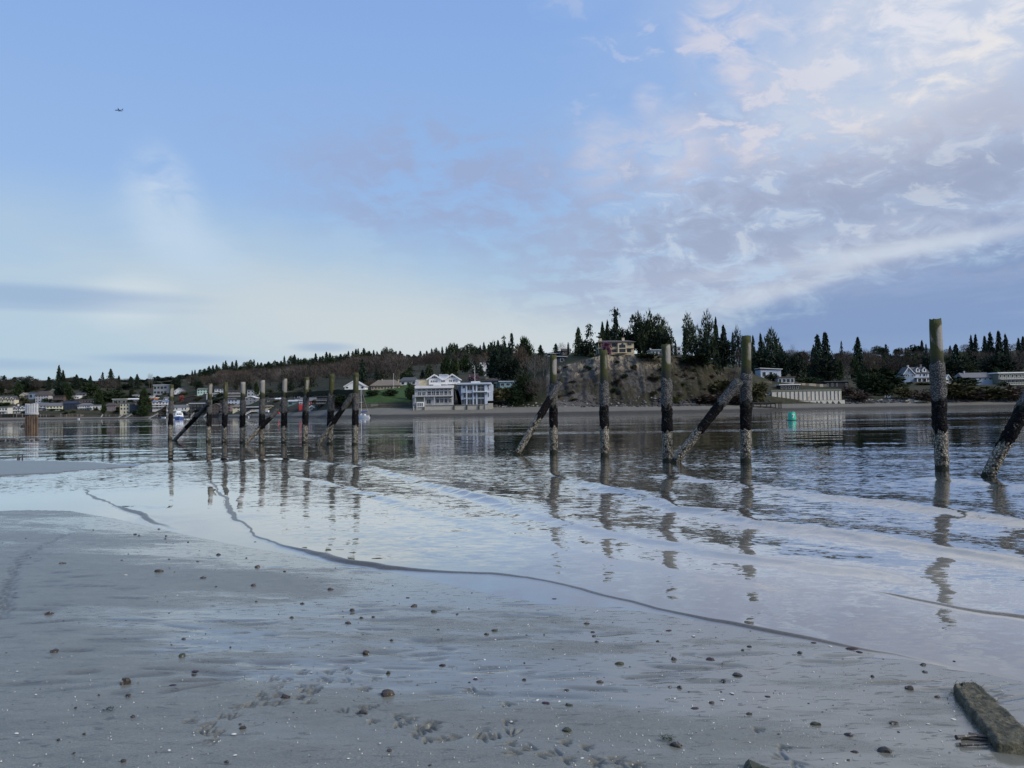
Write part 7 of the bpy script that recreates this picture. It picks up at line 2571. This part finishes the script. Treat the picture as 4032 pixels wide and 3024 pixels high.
for i in range(800):
    v = 2300 + 760 * random.random() ** .6
    u = random.uniform(-150, 4180)
    if random.random() < .5:
        u = random.gauss(2900, 700)
        v = random.gauss(2780, 120)
    p = on_sand(u, v) if i % 8 == 0 else flat(u, v, .075)
    if p.y > 9 or p.y < .5: continue
    zs_ = 0.0
    a = random.random() * 6.28
    s = random.choice([.0016, .002, .0022, .0026, .0036])
    c = Vector((p.x, p.y, p.z))
    k = len(V)
    dx_, dy_ = math.cos(a) * s * 1.4, math.sin(a) * s * 1.4
    V += [c + Vector((dx_, dy_, -.004)), c + Vector((-dy_ * .7, dx_ * .7, -.004)), c + Vector((-dx_, -dy_, -.004)), c + Vector((dy_ * .7, -dx_ * .7, -.004)), c + Vector((0, 0, .004))]
    Fc += [(k, k + 1, k + 4), (k + 1, k + 2, k + 4), (k + 2, k + 3, k + 4), (k + 3, k, k + 4)]
A_ = np.array([tuple(v) for v in V])
zs_, _, _ = sand_height(A_[2::5, 0][None], A_[2::5, 1][None])
zs_ = np.repeat(zs_[0], 5)
off = np.tile([-.004, -.004, -.004, -.004, .004], len(V) // 5)
A_[:, 2] = zs_ + off + .004
tag(mesh_obj('shell_crumbs', A_.tolist(), Fc, MAT_SHELL), kind='stuff')

# grit: the countless dark bits of weed and stone too small to name
V, Fc = [], []
for i in range(700):
    v = 2060 + 940 * random.random() ** .85
    u = random.uniform(-100, 4130)
    p = flat(u, v, .07)
    dd = (p - CAMP).length
    s = random.choice([2, 2, 2.5, 3, 3, 4, 5]) * .5 * dd / F
    a_ = random.gauss(0, .5)
    k = len(V)
    cx, cy = math.cos(a_) * s * random.uniform(1.0, 2.4), math.sin(a_) * s
    for (x, y, z) in ((cx, cy, -.3), (-cy, s * .6, -.3), (-cx, -cy, -.3), (cy, -s * .6, -.3), (0, 0, .7)): V.append((p.x + x, p.y + y, z * s))
    Fc += [(k, k + 1, k + 4), (k + 1, k + 2, k + 4), (k + 2, k + 3, k + 4), (k + 3, k, k + 4)]
A_ = np.array(V)
zs_, sd_, _ = sand_height(A_[4::5, 0][None], A_[4::5, 1][None])
A_[:, 2] += np.repeat(zs_[0] + .003, 5) - np.repeat((sd_[0] > -.05) * 1.0, 5)
tag(mesh_obj('shore_grit', A_.tolist(), Fc, MAT_ST[0]), kind='stuff')

# old plank
def plank():
    fl, fr = on_sand(3742, 2722), on_sand(3836, 2706)
    nl, nr = on_sand(3922, 2962), on_sand(4140, 2990)
    zt = .055
    root = empty('old_plank', fl, 'old waterlogged plank with a bolt hole and green brown weed, bottom right corner', 'plank')
    nu, nv = 34, 70
    V, Fc = [], []
    hole = (.30, .055)
    for j in range(nv + 1):
        t = j / nv
        a, b_ = fl.lerp(nl, t), fr.lerp(nr, t)
        # narrow rounded far end
        for i in range(nu + 1):
            s = i / nu
            k = .5 + (s - .5) * (1 - .25 * (1 - sstep(t, 0, .12)))
            p = a.lerp(b_, k)
            e = min(s, 1 - s)
            h = zt * (1 - (1 - min(1, e / .10)) ** 2 * .45) * (.55 + .45 * sstep(t, 0, .05)) + .010 * mnoise.noise((s * 5, t * 14, 0)) + .006 * mnoise.noise((s * 22, t * 60, 3))
            if abs(s - hole[0]) * .3 / .022 < 1 and ((s - hole[0]) * .30 / .020) ** 2 + ((t - hole[1]) * 1.2 / .020) ** 2 < 1: h -= .09
            p = Vector((p.x + .008 * mnoise.noise((t * 20, s * 3, 7)) - fl.x, p.y - fl.y, max(p.z, fl.z - .05) + h - fl.z))
            V.append(p)
    n1 = nu + 1
    for j in range(nv):
        for i in range(nu):
            Fc.append((j * n1 + i, j * n1 + i + 1, (j + 1) * n1 + i + 1, (j + 1) * n1 + i))
    ring_ = [i for i in range(n1)] + [j * n1 + nu for j in range(1, nv + 1)] + [nv * n1 + i for i in range(nu - 1, -1, -1)] + [j * n1 for j in range(nv - 1, 0, -1)]
    base = len(V)
    cen = sum((V[i] for i in ring_), Vector()) / len(ring_)
    for i in ring_:
        v = V[i]
        V.append(Vector((v.x + (cen.x - v.x) * .02, v.y + (cen.y - v.y) * .02, -.06)))
    m_ = len(ring_)
    for i in range(m_):
        Fc.append((ring_[i], base + i, base + (i + 1) % m_, ring_[(i + 1) % m_]))
    m, t, s = new_mat('weedy_wood')
    co = t.n('ShaderNodeTexCoord').outputs['Object']
    n1_ = t.noise(co, 16, 5, .7, .6)
    n2_ = t.noise(t.scale(co, (1, 1, 1)), 70, 4, .7)
    c = t.mix(t.sm(n1_, .35, .65), (.036, .034, .020, 1), (.115, .108, .068, 1))
    k = t.lr(n2_, .3, .7, .45, 1.5)
    t.put(s['Base Color'], t.mix(1.0, c, t.xyz(k, k, k), 'MULTIPLY'))
    s['Roughness'].default_value = .8
    bp = t.n('ShaderNodeBump')
    bp.inputs['Strength'].default_value = .9
    bp.inputs['Distance'].default_value = .01
    t.put(bp.inputs['Height'], t.add(n1_, n2_))
    t.put(s['Normal'], bp.outputs[0])
    mesh_obj('board', V, Fc, m, root, True)
    # weed filaments on the top and hanging over the edge
    W, G = [], []
    for i in range(1100):
        t_ = random.random()
        e = random.random()
        if random.random() < .25: e = random.choice([0.0, 1.0]) + random.uniform(-.02, .02)
        p = fl.lerp(nl, t_).lerp(fr.lerp(nr, t_), min(1, max(0, e))) - fl
        p.z = zt + (-.01 if 0.06 < e < .94 else -.05) + random.uniform(-.006, .006)
        dr = Vector((random.gauss(.2, .6), random.gauss(-.1, .5), random.uniform(-.15, .2)))
        tri(W, G, p, dr, Vector((0, 0, 1)), random.uniform(.02, .05), random.uniform(.0015, .004))
    f = mesh_obj('weed_filaments', W, G, leaf_material('plank_weed', (.030, .032, .014), (.10, .095, .045), 30), root)
    f['kind'] = 'stuff'


plank()
p = on_sand(3860, 2925)
r = empty('wood_scrap', p, 'black rotten scrap of wood beside the old plank', 'driftwood')
for k in range(4):
    a_ = random.uniform(-.35, .25)
    l_ = random.uniform(.08, .2)
    c_ = Vector((random.uniform(-.06, .06), random.uniform(-.05, .05), .008 + .004 * k))
    dv = Vector((math.cos(a_), math.sin(a_), random.uniform(-.05, .05))) * l_ * .5
    o('splinter', tube(c_ - dv, c_ + dv, random.uniform(.008, .016), 6, .005), MAT_ST[0])

# dark rocks on the bar and two stubs, far left
BARROCKS = [(random.uniform(-60, 118), random.uniform(1722, 1753), random.uniform(9, 26)) for i in range(34)] + [(146, 1733, 18), (182, 1739, 14), (200, 1730, 16), (105, 1734, 16), (125, 1736, 16), (22, 1750, 14), (90, 1742, 8)]
SPIT = []
for (u, v, w_) in BARROCKS:
    p = flat(u, v, .0)
    r_ = w_ * .5 * p.y / F
    g = rock_geo((0, 0, 0), r_, .6, 1)
    o_ = mesh_obj('bar_rock', g[0], g[1], MAT_ROCK)
    o_.location = (p.x, p.y, r_ * .2)
    tag(o_, 'x', 'rock')
    SPIT.append((u, 'in the front row of the left spit' if u < 130 and v > 1738 else 'in the back row of the left spit' if u < 130 else 'in the shallows right of the spit', o_))
ranked(SPIT, 'dark rock', 'dark rocks of the spit at the far left')
for (u, vb, vt, w_, lab) in ((73, 1811, 1799, 11, 'squat black stub of an old post on the left sand bar'), (88, 1811, 1790, 5, 'thin black stub of an old post on the left sand bar')):
    p = flat(u, vb)
    k_ = p.y / F
    r = empty('post_stub', p, lab, 'post stub')
    o('stump', prism([[(math.cos(a) * w_ * .5 * k_ * kk + .0, math.sin(a) * w_ * .5 * k_ * kk, z * (vb - vt) * k_ + .03 * math.sin(a * 2 + z)) for a in np.linspace(0, 2 * PI, 10)[:-1]] for (z, kk) in ((-.4, 1.1), (.1, 1.05), (.6, .9), (1.0, .75))]), MAT_ROCK)
    o('splinter', tube((0, 0, (vb - vt) * k_ * .8), (.02, 0, (vb - vt) * k_ * 1.15), w_ * .12 * k_, 5, .004), pal('darkwood'))
